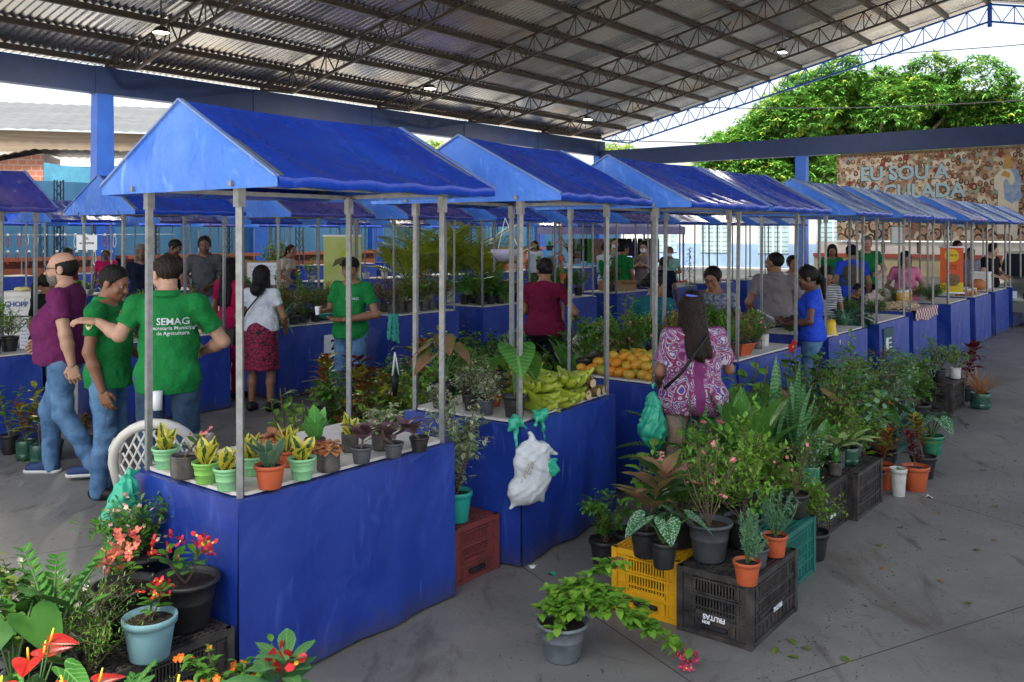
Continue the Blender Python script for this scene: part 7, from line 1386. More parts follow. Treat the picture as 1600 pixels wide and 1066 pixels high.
# white monobloc chair behind the nearest stall
def plastic_chair(loc, rz, label):
    root = empty('plastic_chair', loc, rz, label, 'chair'); m = mat('white_chair_plastic', (.68, .66, .60), .4, 0, (.6, .58, .52), 3)
    mb = MB(); mb.box((0, 0, .42), (.44, .44, .02), m, top=(.42, .42)); mb.box((0, .215, .40), (.43, .02, .05), m); mb.build('seat', root)
    for x in (-1, 1):
        for y in (-1, 1): mb = MB(); mb.bar((x*.20, y*.19, .42), (x*.25, y*.24, 0), .045, m, .03); mb.build('leg', root)
        mb = MB(); mb.tube([(x*.26, .20, .42), (x*.275, .20, .62), (x*.27, .12, .66), (x*.25, -.12, .655), (x*.225, -.22, .70)], .02, m, 8); mb.build('armrest', root)
    f = lambda x, z: Vector((x, -.22-.10*(z-.42)/.4-.0+.06*(x/.22)**2, z)); mb = MB()
    mb.tube([f(-.20, .42)]+[f(-.23*math.cos(t), .60+.24*math.sin(t)) for t in np.linspace(0, PI, 13)]+[f(.20, .42)], [.022]+[.028]*13+[.022], m, 8)
    for i in range(-6, 7):
        for s in (-1, 1):
            a = Vector((i*.045-.06*s, 0, .47)); pts = []
            for t in np.linspace(0, 1, 6):
                x = a.x+s*.16*t; z = .47+.33*t
                if abs(x) < .20 and z < .60+.235*math.sqrt(max(0, 1-(x/.23)**2)): pts.append(f(x, z))
            if len(pts) > 1: mb.tube(pts, .007, m, 5)
    mb.build('backrest', root); return root
plastic_chair(PY(252, 5.3), R(14), 'white plastic armchair with a lattice back behind the nearest stall')
# fruit
M_plants0 = mat('plantain_tip', (.13, .13, .03), .8)
def banana_mesh(seed, m):
    rs = random.Random(seed); mb = MB(); pts = []; L = .19; 
    for i in range(9): t = i/8; a = (t-.5)*1.75; pts.append((L*.58*math.sin(a), 0, -.13*math.cos(a)+.13))
    mb.tube(pts, [.009, .013, .022, .027, .029, .027, .022, .012, .006], m, 6); mb.ball(pts[-1], .0065, M_plants0, 6, 4); mb.ball(pts[0], .007, M_plants0, 6, 4); return mb.mesh('plantain')
M_plant = mat('green_plantain_skin', (.24, .34, .025), .42, 0, (.42, .46, .05), 11, .1, 30); M_plants = mat('plantain_stalk', (.22, .25, .08), .7, 0, (.10, .08, .04), 30)
BM = [banana_mesh(i, M_plant) for i in range(2)]
rs = random.Random(5)
for i, (x, y, z, rz, n) in enumerate([(.33, .16, .0, .2, 7), (.55, .12, .0, -.3, 7), (.75, .20, .0, .1, 7), (.45, .36, .02, .5, 7), (.68, .38, .02, -.2, 7), (.42, .24, .095, .1, 6), (.62, .26, .10, -.4, 7), (.86, .34, .0, .3, 6), (.54, .40, .11, .2, 6), (.70, .12, .10, -.5, 6)]):
    root = empty('plantain_bunch', S2(x, y, ZB+z), ROWZ+rz+rs.uniform(-.3, .3), 'bunch of green plantains in the heap on the second stall, %s' % ['front left', 'front middle', 'front, next to the middle', 'rear left', 'rear right', 'upper left', 'topmost', 'far right', 'upper rear', 'beside the cane pieces'][i], 'plantains', 'heap of green plantains')
    mb = MB(); mb.tube([(-.03, .05, .045), (.0, .0, .05), (.03, -.05, .045)], [.02, .026, .018], M_plants, 8); mb.build('stalk', root)
    for j in range(n):
        o = link('plantain', BM[j % 2], root); a = (j/(n-1)-.5)*1.5; lay = j % 2
        o.rotation_euler = (R(rs.uniform(-50, 50))+PI*(j%3==0)*.5, R(rs.uniform(-8, 14)), -PI/2+a+rs.uniform(-.12, .12)); o.location = (.10*math.sin(a)*1.0, -.10*math.cos(a)-.01, .026+lay*.03); o.scale = (1.25,)*3
mm = [mat('mango_orange_skin', (.72, .32, .02), .4, 0, (.62, .42, .05), 9), mat('mango_green_skin', (.28, .34, .04), .4, 0, (.60, .42, .04), 8), mat('mango_deep_orange_skin', (.75, .22, .01), .4, 0, (.70, .36, .03), 12)]
MG = []
for m_ in mm: mb = MB(); mb.ball((0, 0, 0), (.052, .038, .036), m_, 12, 8); MG.append(mb.mesh('mango'))
for layer, (n, zz) in enumerate(((0, .036), (1, .085), (2, .13))):
    for ia in range(9-layer*2):
        for ib in range(8-layer*2):
            if (layer == 2 and rs.random() < .35) or (layer == 1 and rs.random() < .1): continue
            k = rs.choices((0, 1, 2), (5, 3, 3))[0]; a = 3.60+.09*(ia+layer*.9)*.85+rs.uniform(-.015, .015)-.06; b = .07+.082*(ib+layer*.9)+rs.uniform(-.012, .012)
            if ia > 5 and ib > 5: continue
            o = link('mango', MG[k], None, G(a, b, ZB+zz+rs.uniform(-.006, .008)), rs.uniform(0, 6)); o.rotation_euler = (rs.uniform(-.5, .5), rs.uniform(-.5, .5), rs.uniform(0, 6)); tag(o, ['orange yellow mango', 'greenish mango', 'deep orange mango'][k]+' in the heap on the third stall', 'mango', 'heap of mangoes')
mb = MB(); mb.lathe([(.0, 0), (.09, 0), (.15, .08), (.17, .12), (.165, .122), (.14, .08), (.08, .012)], M_white, 24); o = mb.build('bowl'); o.location = G(3.72, .66, ZB+.14); o.rotation_euler = (R(-38), R(25), ROWZ); tag(o, 'tilted white plastic bowl behind the mangoes', 'bowl')
M_cane = mat('cane_skin', (.22, .15, .04), .7, 0, (.12, .07, .03), 16, aniso=(1, 1, 1)); M_canee = mat('cut_root_face', (.62, .48, .28), .8)
for i, (x, y, z, rz, L) in enumerate([(.80, -.02, .03, -.15, .26), (.92, -.03, .032, .05, .30), (1.01, -.02, .032, .2, .28), (.90, .0, .09, -.2, .24), (.98, .05, .09, .1, .24)]):
    mb = MB(); k = 12; mb.tube([(0, L*t/k, .004*math.sin(t*2)) for t in range(k+1)], [.030+.004*(t % 4 == 0)+.004*math.sin(t) for t in range(k+1)], M_cane, 12, cap=False); mb.disc((0, .001, 0), .030, M_canee, 12, nrm=(0, -1, 0)); mb.disc((0, L, 0), .03, M_canee, 12, nrm=(0, 1, 0))
    o = mb.build('cane_piece'); o.location = S2(x, y, ZB+z); o.rotation_euler = (0, 0, ROWZ+R(5)+rz); tag(o, 'thick brown cane piece by the plantains, %s' % ['lower left of the pile', 'lower middle of the pile', 'lower right of the pile', 'upper left of the pile', 'upper right of the pile'][i], 'cane', 'cane pieces on the second stall')
# shelled beans on a checked cloth, bags, jars
def stuff_pile(name, c, rx, ry, h, m, label, n=420, s=.02):
    rs_ = random.Random(n); mb = MB()
    for i in range(n):
        a = rs_.uniform(0, 6.3); r_ = math.sqrt(rs_.random()); x, y = rx*r_*math.cos(a), ry*r_*math.sin(a); mb.ball((x, y, h*(1-r_**2)+rs_.uniform(0, .02)), (s*rs_.uniform(.7, 1.3), s*.6, s*.55), m, 5, 4, Matrix.Rotation(rs_.uniform(0, 3), 3, 'Z'))
    o = mb.build(name); o.location = c; o.rotation_euler = (0, 0, ROWZ); return tag(o, label, 'beans', kind='stuff')
stuff_pile('shelled_beans', G(11.35, .40, ZB+.012), .55, .26, .05, mat('cream_bean', (.62, .48, .30), .6, 0, (.5, .36, .2), 20), 'heap of cream coloured shelled beans on the checked cloth', 520, .026)
mb = MB(); ck = mat('checked_cloth', (.35, .03, .03), .8); nn = ck.node_tree; c_ = nn.nodes.new('ShaderNodeTexChecker'); c_.inputs['Scale'].default_value = 14; c_.inputs[1].default_value = (.6, .55, .5, 1); c_.inputs[2].default_value = (.22, .02, .04, 1); t_ = nn.nodes.new('ShaderNodeTexCoord'); nn.links.new(t_.outputs['Object'], c_.inputs[0]); nn.links.new(c_.outputs[0], nn.nodes['Principled BSDF'].inputs[0])
mb.grid(lambda u, v: Vector((1.27*u, -.02 if v < .34 else (.78*(v-.34)/.66-.02), (ZB+.008) if v >= .34 else ZB+.008-.16*(1-v/.34)+.02*math.sin(u*9)*(1-v/.34)))-Vector((0, .035 if v < .34 else 0.015, 0)), 24, 12, ck); o = mb.build('checked_cloth'); o.location = G(10.9, .1, 0); o.rotation_euler = (0, 0, ROWZ); tag(o, 'red and white checked cloth hanging over the edge under the beans', 'cloth')
for i, (a, b, rr) in enumerate([(11.1, .75, .10), (11.5, .78, .12), (11.9, .72, .11), (12.25, .6, .12)]): blob('sack', [([ell((0, 0, rr*.7), (rr*1.2, rr, rr*.8)), cone((0, 0, rr), (.02, 0, rr*1.7), .04, .03)], .016, .03, foldfn(.012, i), mat('pale_sack', (.5, .42, .36), .7, 0, (.42, .34, .28), 6))], G(a, b, ZB+.012), 'pale bag of produce behind the beans, %s from the left' % ORDN[i], 'bag', 0, 'bags behind the beans')
def jar(loc, lab, m, h=.11, r=.04, g='jars on the far stalls'):
    root = empty('jar', loc, 0, lab, 'jar', g); mb = MB(); mb.lathe([(0, 0), (r, 0), (r, h*.8), (r*.8, h*.88)], m, 12); mb.build('glass', root); mb = MB(); mb.lathe([(r*.85, h*.86), (r*.85, h), (0, h)], M_white, 12); mb.build('lid', root)
jm = [mat('yellow_preserve', (.65, .36, .06), .25), mat('red_preserve', (.28, .03, .02), .25), mat('amber_preserve', (.5, .2, .04), .25)]
for i in range(3): jar(G(11.75+i*.16, .45, ZB+.05), 'large jar of yellow preserve behind the beans, %s from the left' % ORDN[i], jm[0], .17, .07)
for i in range(12): jar(G(14.55+(i % 6)*.13, .12+.14*(i//6), ZB), '%s jar with white lid, %s from the left, %s row of jars' % (['amber', 'dark red', 'yellow'][i % 3], ORDN[i % 6], ['front', 'rear'][i//6]), jm[(2, 1, 0)[i % 3]])
mb = MB(); mb.ball((0, 0, .1), (.16, .13, .11), mat('orange_melon_skin', (.5, .18, .05), .6), 16, 10); o = mb.build('melon'); o.location = G(16.5, .3, ZB); tag(o, 'large orange melon on the stall before the far end', 'melon')
mb = MB(); mb.box((0, 0, .15), (.34, .3, .3), M_white); mb.box((0, 0, .31), (.36, .32, .025), M_paper); o = mb.build('white_box'); o.location = G(17.1, .35, ZB); o.rotation_euler = (0, 0, ROWZ); tag(o, 'white foam box beside the orange melon', 'box')
mb = MB(); cb = mat('cardboard', (.36, .20, .10), .85, 0, (.32, .17, .085), 5); mb.box((0, 0, .09), (.62, .34, .18), cb); mb.box((-.05, 0, .182), (.012, .335, .004), mat('brown_tape', (.2, .1, .04), .5)); mb.box((.16, -.19, .17), (.3, .10, .004), cb, Matrix.Rotation(.5, 3, 'X')); o = mb.build('cardboard_box'); o.location = G(12.25, 5.62, ZB); o.rotation_euler = (0, 0, ROWZ-.5); tag(o, 'brown cardboard box lying on the second row table', 'box')
for i in range(14):
    root = empty('salad_tub', G(13.55+(i % 7)*.17, 5.4+.2*(i//7), ZB), ROWZ, 'clear tub of red and green salad, %s from the left, %s row of the tray' % (ORDN[i % 7], ['front', 'rear'][i//7]), 'tub', 'salad tubs on the second row'); mb = MB(); mb.box((0, 0, .03), (.12, .12, .06), mat('clear_tub', (.5, .55, .5), .2), top=(.14, .14)); mb.build('tub', root); mb = MB(); mb.ball((0, 0, .07), (.06, .06, .03), mat('tomato_red', (.5, .08, .03), .4), 8, 5); mb.build('filling', root)
# signs
def board(name, loc, rz, w, h, label, cat, frame=None, m=None, tilt=0):
    root = empty(name, loc, rz, label, cat); q = Matrix.Rotation(tilt, 3, 'X'); mb = MB(); mb.box((0, 0, h/2), (w, .012, h), m or M_paper, q); mb.build('panel', root)
    if frame:
        mb = MB(); 
        for x in (-1, 1): mb.box((x*w/2, -.004, h/2), (.03, .022, h+.03), frame)
        for z in (0, h): mb.box((0, -.004, z), (w-.03, .022, .03), frame)
        mb.build('frame', root)
    return root
s = board('payment_sign', PY(136, 11.6, 1.68), R(-3), .27, .19, 'white paper sign with a payment number tied to a post', 'sign'); text(s, 'PIX:', .045, M_ink, (-.01, -.008, .145), (PI/2, 0, 0), .001); text(s, '96 991277543', .034, M_ink, (0, -.008, .085), (PI/2, 0, 0), .001)
s = board('whiteboard', PY(411, 15.6, .98), R(2), .58, .42, 'whiteboard with a wooden frame and blue handwriting behind the trays', 'sign', mat('pine_frame', (.35, .2, .09), .6)); scribble(s, .44, (0, -.009, .33), M_inkb, .045, .003, 1); scribble(s, .36, (-.02, -.009, .25), M_inkb, .022, .0025, 2); scribble(s, .28, (-.06, -.009, .19), M_inkb, .022, .0025, 5)
s = board('stall_number', G(5.02, 5.19, .42), ROWZ, .36, .26, 'white number sign reading 21 on the blue cloth', 'sign'); text(s, '21', .17, M_ink, (0, -.008, .13), (PI/2, 0, 0), .004)
s = board('fair_sign', G(5.02, 5.19, .14), ROWZ, .34, .22, 'small green and white sign under the number 21', 'sign', m=mat('sign_green', (.02, .22, .10), .6)); scribble(s, .24, (0, -.009, .12), M_paper, .035, .003, 4)
s = board('fair_sign', G(9.25, -.04, .40), ROWZ, .40, .34, 'green sign with white letters on the cloth under the vegetable stall', 'sign', m=mat('sign_dark_green', (.01, .07, .08), .6)); mb = MB(); mb.box((-.07, -.008, .15), (.10, .004, .15), M_paper); [mb.box((.06, -.008, .10+.055*i_), (.12, .004, .016), M_paper) for i_ in range(3)]; mb.build('emblem', s)
# roll-up banner, lime
def banner_lime():
    root = empty('rollup_banner', PY(535, 12.6), R(6), 'lime green roll-up banner with a leaf emblem behind the man with the cap', 'banner'); W, H = .52, 1.86; m = mat('banner_lime_print', (.42, .50, .10), .6, 0, (.54, .60, .22), 3); dk = mat('banner_olive_print', (.10, .10, .03), .6); lt = mat('banner_cream_print', (.62, .64, .42), .6)
    mb = MB(); mb.box((0, 0, H/2), (W, .008, H), m); mb.build('print', root); mb = MB(); mb.box((0, .02, .04), (W+.04, .16, .08), M_steel); mb.tube([(0, .04, .08), (0, .04, H)], .01, M_steel, 6); mb.box((0, 0, H), (W+.02, .02, .025), M_paper); mb.build('stand', root)
    mb = MB(); y = -.006; P2 = lambda pts, mm_, yy: mb.add([Vector((a, yy, b)) for a, b in pts], [tuple(range(len(pts)))], mm_, smooth=False)
    P2([(-.14, 1.42), (-.10, 1.52), (.0, 1.56), (.12, 1.54), (.16, 1.58), (.13, 1.48), (.03, 1.44), (-.06, 1.46)], dk, y); P2([(-.05, 1.57), (0, 1.66), (.06, 1.72), (.12, 1.70), (.16, 1.62), (.08, 1.585), (.0, 1.575)], mat('banner_leaf_print', (.50, .55, .03), .6), y)
    P2([(-.25, .95), (-.1, 1.05), (.1, 1.08), (.25, 1.02), (.25, .62), (-.25, .62)], mat('banner_field_print', (.22, .28, .06), .6), y); P2([(-.25, .04), (.25, .04), (.25, .55), (-.25, .55)], lt, y)
    for x in (-.14, .02): P2([(x-.05, .83), (x+.05, .83), (x+.05, .92), (x-.05, .92)], M_paper, y-.001)
    for i in range(4): P2([(-.2, .48-i*.08), (.18, .48-i*.08), (.18, .49-i*.08), (-.2, .49-i*.08)], dk, y-.001)
    mb.build('printed_shapes', root)
banner_lime()
def banner_orange():
    root = empty('hanging_banner', PY(1487, 14.5, .93), R(-24), 'orange and yellow hanging banner with a round logo above the herbs', 'banner'); W, H = .34, .74; og = mat('banner_orange_print', (.72, .12, .01), .5, 0, (.62, .07, .01), 2); ye = mat('banner_yellow_print', (.72, .52, .01), .5); rd = mat('banner_red_print', (.35, .01, .01), .5)
    mb = MB(); mb.box((0, 0, H/2), (W, .008, H), og); mb.build('print', root); mb = MB()
    for z in (0, H): mb.tube([(-W/2-.02, 0, z), (W/2+.02, 0, z)], .014, M_paper, 8)
    mb.build('rods', root); mb = MB()
    mb.add([Vector((-W/2, -.006, .01)), Vector((W/2, -.006, .01)), Vector((W/2, -.006, .17)), Vector((-W/2, -.006, .15))], [(0, 1, 2, 3)], ye, smooth=False)
    mb.disc((0, -.007, H-.14), .105, ye, 24, nrm=(0, -1, 0)); mb.disc((.02, -.007, .21), .10, mat('banner_brown_print', (.07, .03, .015), .6, 0, (.3, .2, .08), 60), 20, nrm=(0, -1, 0)); mb.build('printed_shapes', root)
    scribble(root, .15, (0, -.010, H-.13), rd, .035, .005, 1, name='print'); scribble(root, .16, (0, -.010, H-.30), rd, .025, .003, 2, name='print'); scribble(root, .16, (0, -.010, H-.35), rd, .025, .003, 3, name='print'); scribble(root, .22, (0, -.010, .11), rd, .012, .002, 4, name='print'); scribble(root, .22, (0, -.010, .06), rd, .012, .002, 5, name='print')
banner_orange()
mb = MB(); mb.box((0, 0, .14), (.22, .01, .28), M_paper); mb.box((0, .008, .14), (.25, .006, .31), mat('green_card', (.02, .3, .15), .6)); o = mb.build('price_card'); o.location = PY(1403, 15.5, 1.72); tag(o, 'white price card with a green edge hanging over the pink t-shirt', 'sign')
# foam box lettered CHOPP
root = empty('foam_box', PY(34, 9.6, ZT+.02+.2), R(3), 'white foam cool box lettered CHOPP in blue', 'cool box'); fm = mat('foam_white', (.74, .74, .70), .8, 0, (.66, .66, .62), 12, .2, 90)
mb = MB(); mb.box((0, 0, .10), (.34, .26, .20), fm, top=(.36, .28)); mb.build('box', root); mb = MB(); mb.box((0, 0, .225), (.38, .30, .05), fm); mb.build('lid', root); text(root, 'CHOPP', .075, M_inkb, (.01, -.139, .12), (PI/2, 0, 0), .002)
mb = MB(); mb.box((0, 0, -.11), (.34, .26, .19), fm); mb.build('lower_box', root)
o = blob('sponge', [([ell((0, 0, .02), (.09, .05, .03))], .012, 0, foldfn(.006), mat('yellow_sponge', (.62, .52, .22), .9))], PY(35, 9.6, ZT+.02+.2+.25), 'pale yellow packet lying on the foam cool box', 'packet')
s = board('price_list', PY(42, 9.3, .66), R(2), .14, .30, 'handwritten price list taped below the foam cool box', 'sign')
for i in range(7): scribble(s, .11, (0, -.009, .265-i*.038), M_inkb, .014, .0015, i)
# necklaces on the blue wall
rs = random.Random(11); nm = [mat('dark_bead', (.01, .02, .06), .4), mat('white_bead', (.7, .72, .7), .4), mat('red_bead', (.35, .03, .03), .4), mat('blue_bead', (.03, .08, .25), .4)]
for i in range(24):
    row_ = i//12; px = 12+(i % 12)*15+rs.uniform(-3, 3); root = empty('bead_necklace', PY(px, 21.6, 0), R(-20), 'bead necklace hanging on the blue wall at the left, %s from the left, %s row' % (ORDN[i % 12], ['upper', 'lower'][row_]), 'necklace', 'bead necklaces on the wall'); z = (364-(368 if row_ == 0 else 394))*21.6/1400+HC
    m_ = nm[2] if i % 12 < 2 else rs.choice(nm); mb = MB(); L = rs.uniform(.22, .34); mb.tube([(.0+.045*math.sin(t), 0, z-L*(1-math.cos(t))/2) for t in np.linspace(0, 2*PI, 17)], .010, m_, 5); mb.build('beads', root); mb = MB(); mb.ball((0, 0, z+.01), .035, nm[1], 8, 5); mb.build('hook', root)
mb = MB(); mb.tube([(-.4, 0, 0), (1.6, .3, .0), (4, .6, .02)], .004, M_paper, 4); o = mb.build('display_line'); o.location = PY(0, 21.7, HC-.05); tag(o, 'thin white line the necklaces hang from', 'line')
# white plastic table with plants
root = empty('plastic_table', PY(345, 14.3), R(0), 'white plastic table carrying small plants behind the woman in pink', 'table'); wp = mat('white_table_plastic', (.66, .66, .62), .4)
mb = MB(); mb.box((.1, 0, .785), (1.15, .62, .03), wp); mb.build('table_top', root)
for x in (-.38, .58):
    for y in (-.24, .24): mb = MB(); mb.bar((x, y, 0), (x, y, .77), .06, wp); mb.build('leg', root)
# hanging pots on a white stand, white hanging basket
root = empty('pot_stand', PY(878, 14.2), 0, 'wooden branch stand with tiers of small hanging pots', 'plant stand'); wd = mat('stripped_branch', (.36, .18, .09), .7, 0, (.28, .13, .06), 12); mb = MB(); mb.tube([(0, 0, 0), (.02, 0, .9), (-.02, 0, 1.5), (.0, 0, 2.02)], [.03, .026, .02, .012], wd, 8); mb.build('trunk', root)
for x, z in ((-.20, 1.62), (.12, 1.60), (-.02, 1.45), (.24, 1.50), (-.19, 1.28), (.1, 1.34), (.01, 1.18), (-.36, 1.40)): mb = MB(); mb.tube([(0, 0, z+.22), (x*.5, -.02, z+.1), (x, -.05, z)], .012, wd, 6); mb.build('branch', root)
for i, (x, z, mk, sp) in enumerate(((-.20, 1.62, 'black', 'snake_green'), (.12, 1.60, 'black', 'bush_silver'), (-.02, 1.45, 'orange', 'succulent'), (.24, 1.50, 'brown', 'bush_mid'), (-.19, 1.28, 'brown', 'bush_olive'), (.1, 1.34, 'white', 'succulent'), (.01, 1.18, 'orange', 'snake_green'), (-.36, 1.40, 'black', 'snake_green'))):
    Q(sp, PY(878, 14.2, z)+Vector((x, -.06, 0)), ('std', .06, .08, mk), 'small pot on the branch stand, %s' % ['upper left', 'upper middle', 'centre', 'right', 'lower left', 'lower middle', 'lowest', 'far left'][i], .6, 'pots on the branch stand')
def hanging(px, Yd, ztop, zb, m, label, r_=.17, sp=None):
    root = empty('hanging_basket', PY(px, Yd, zb), 0, label, 'hanging basket'); mb = MB(); mb.lathe([(0, 0), (r_*.5, 0), (r_*.85, .08), (r_, .16), (r_*.96, .16), (r_*.8, .08)], m, 20); mb.build('bowl', root)
    for k_ in range(3): t = k_*2.1; mb = MB(); mb.tube([(r_*math.cos(t), r_*math.sin(t), .15), (0, 0, ztop-zb)], .006, M_paper, 4); mb.build('cord', root)
    if sp: [link(n_, me, root, (0, 0, .12)) for n_, me in spec_meshes(sp).items()]
hanging(789, 12.0, 2.1, 1.52, mat('lilac_plastic', (.45, .42, .55), .5), 'pale lilac hanging basket on three cords', .19)
hanging(617, 6.6, 1.02, .70, M_black, 'small metal hanging hook and wires above a green pot', .03, None)
# far tent with clothes
root = empty('sales_tent', PY(955, 30), R(-35), 'lilac sales tent with clothes hanging under it at the back', 'tent'); lm = mat('lilac_tent_cloth', (.20, .19, .42), .6, 0, (.26, .25, .5), 2)
mb = MB(); mb.add([Vector(v) for v in ((-2.0, -1.5, 2.1), (2.0, -1.5, 2.1), (2.0, 1.5, 2.1), (-2.0, 1.5, 2.1), (0, 0, 2.75), (-2.0, -1.5, 1.85), (2.0, -1.5, 1.85), (2.0, 1.5, 1.85), (-2.0, 1.5, 1.85))], [(0, 1, 4), (1, 2, 4), (2, 3, 4), (3, 0, 4), (0, 5, 6, 1), (1, 6, 7, 2), (2, 7, 8, 3), (3, 8, 5, 0)], lm, smooth=False); mb.build('canopy', root)
for x in (-1.95, 1.95):
    for y in (-1.45, 1.45): mb = MB(); mb.bar((x, y, 0), (x, y, 2.1), .05, lm); mb.build('pole', root)
for i in range(16):
    c = rs.choice([(.02, .02, .025), (.02, .02, .03), (.4, .02, .03), (.08, .3, .06), (.3, .18, .12), (.25, .3, .35), (.03, .03, .06)]); mb = MB(); m_ = fabric('hung_%d' % i, c); w_ = .11; z1 = rs.uniform(.9, 1.15)
    mb.grid(lambda u, v: Vector(((u-.5)*2*w_*(1 if v < .8 else 1-.8*(v-.8)), .03*math.sin(u*9+i), z1+(1.72-z1)*v)), 6, 6, m_); o = mb.build('hanging_garment'); o.location = PY(955, 30)+Vector((math.cos(R(35))*(i*.24-1.8), math.sin(R(35))*(i*.24-1.8)-1.2, 0)); o.rotation_euler = (0, 0, R(20)); tag(o, 'garment hanging under the lilac tent, number %s from the left' % (ORDN+['fifteenth', 'sixteenth'])[i] if 0 else 'garment hanging under the lilac tent, %s from the left' % (ORDN+['fifteenth', 'sixteenth'])[i], 'clothes', 'clothes under the lilac tent')
# parked car at the far right
def car(loc, rz):
    root = empty('parked_car', loc, rz, 'grey green car parked at the right edge behind the last stall', 'car'); pm = mat('grey_green_car_paint', (.20, .23, .20), .3, .3, coat=.4); gl = mat('car_glass', (.02, .025, .03), .08)
    mb = MB(); sec = [(-2.0, .45, .62, .75), (-1.9, .3, .82, .84), (-1.0, .28, .95, .87), (-.5, .28, 1.0, .87), (1.0, .28, 1.0, .87), (1.8, .3, .95, .85), (2.0, .45, .8, .78)]; vs = []
    for x, z0, z1, w_ in sec: vs += [Vector(v) for v in ((x, -w_, z0), (x, -w_, z0+.3), (x, -w_*.95, z1), (x, w_*.95, z1), (x, w_, z0+.3), (x, w_, z0))]
    n = 6; mb.add(vs, [(i*n+j, (i+1)*n+j, (i+1)*n+(j+1) % n, i*n+(j+1) % n) for i in range(len(sec)-1) for j in range(n)]+[tuple(range(n)), tuple((len(sec)-1)*n+n-1-j for j in range(n))], pm); mb.build('body', root)
    mb = MB(); mb.box((.35, 0, 1.2), (2.3, 1.55, .5), gl, top=(1.5, 1.25)); mb.build('windows', root); mb = MB(); mb.box((.35, 0, 1.46), (1.5, 1.26, .04), pm); mb.build('roof', root)
    for x in (-1.3, 1.3):
        for y in (-.78, .78): mb = MB(); mb.tube([(x, y-.1, .31), (x, y+.1, .31)], .31, M_black, 20); w_ = mb.build('wheel', root); mb = MB(); s_ = 1 if y > 0 else -1; mb.disc((x, y+s_*.102, .31), .2, M_steel, 16, nrm=(0, s_, 0)); mb.build('rim', w_)
    for y in (-.6, .6): mb = MB(); mb.box((-1.97, y, .66), (.08, .3, .14), M_paper); mb.build('headlight', root)
    mb = MB(); mb.box((-2.0, 0, .42), (.1, 1.5, .22), mat('bumper_grey', (.13, .14, .13), .5)); mb.build('bumper', root); mb = MB(); mb.box((-2.02, 0, .64), (.03, .7, .12), M_black); mb.build('grille', root); mb = MB(); mb.box((-2.06, 0, .42), (.02, .4, .13), M_paper); mb.build('number_plate', root)
car(PY(1622, 19.5), R(62))
# ceiling lamps under the trusses
for i, (a, b, z) in enumerate(((10.7, 18.6, 7.14), (21.4, 18.97, 7.06), (32.6, 10.3, 9.07), (32.0, 19.14, 7.02))):
    root = empty('floodlight', G(a, b, z), ROWZ, 'lit floodlight under the roof, %s' % ['nearest, at the upper left', 'over the second canopy', 'over the mango tree', 'furthest, near the far corner'][i], 'lamp', 'floodlights under the roof'); mb = MB(); mb.box((0, 0, .10), (.36, .30, .14), M_steeld, top=(.2, .16)); mb.bar((0, 0, .16), (0, 0, .9), .03, M_steeld); mb.build('housing', root); mb = MB(); mb.box((0, 0, .02), (.32, .26, .02), mat('lit_lamp_face', (1, .95, .8), .5, emit=(1, .9, .68), es=5)); mb.build('lamp_face', root)
    la = bpy.data.lights.new('lamp_glow', 'AREA'); la.shape = 'RECTANGLE'; la.size = .32; la.size_y = .26; la.energy = 170; la.color = (1, .93, .80); lo = bpy.data.objects.new('lamp_glow', la); COL.objects.link(lo); lo.parent = root; lo.location = (0, 0, .0)
# litter on the floor
for i, (x, y, c) in enumerate([(861, 898, M_gbag), (965, 828, M_gbag), (1210, 735, M_paper), (833, 886, M_paper), (1452, 777, M_paper), (1510, 664, M_stemb)]):
    mb = MB(); mb.grid(lambda u, v: Vector(((u-.5)*.05, (v-.5)*.035, .006+.008*math.sin(u*5+v*4+i))), 4, 3, c); o = mb.build('litter_scrap'); o.location = P(x, y); o.rotation_euler = (0, 0, i*1.3); tag(o, ['green plastic scrap on the floor beside the bougainvillea', 'green plastic scrap close to the yellow crate', 'paper scrap on the open floor by the crates', 'pale strip of paper at the corner of the plantain stall', 'tiny white scrap on the open aisle floor', 'dry leaf beside the far bottle pot'][i], 'litter')
rs = random.Random(77); mb = MB()
for i in range(650):
    c = rs.choice(((2.3, -1.6, .5), (3.6, -1.45, .5), (1.5, -1.6, .4), (4.6, -1.55, .6), (5.6, -1.7, .8), (.9, -.6, .5), (-.2, -.9, .5), (7.5, -1.5, 1.2), (3.5, -2.4, 1.6))); p = G(c[0]+rs.gauss(0, c[2]), c[1]-abs(rs.gauss(0, .22)), .002); r_ = rs.uniform(.001, .0034); mb.ball(p, (r_*1.4, r_, r_*.6), M_soil, 5, 3)
tag(mb.build('soil_crumbs'), 'spilled soil crumbs scattered on the floor by the crates', 'soil', kind='stuff')
LM = [MB(), MB()]
leaf(LM[0], (0, 0, 0), (1, 0, .15), .07, .032, G4, 'ov', .5, .2, 4); leaf(LM[1], (0, 0, 0), (1, 0, .2), .055, .022, mat('dry_leaf', (.22, .11, .04), .8), 'ov', .7, .3, 4); LM = [x.mesh('fallen_leaf') for x in LM]
for i in range(22):
    o = link('fallen_leaf', LM[i % 2], None, G(rs.uniform(.6, 7), -1.55-abs(rs.gauss(0, .35)), .006), rs.uniform(0, 6)); tag(o, ['small green leaf fallen on the floor beside the plant row', 'small dry brown leaf fallen on the floor beside the plant row'][i % 2], 'leaf', 'fallen leaves on the floor')
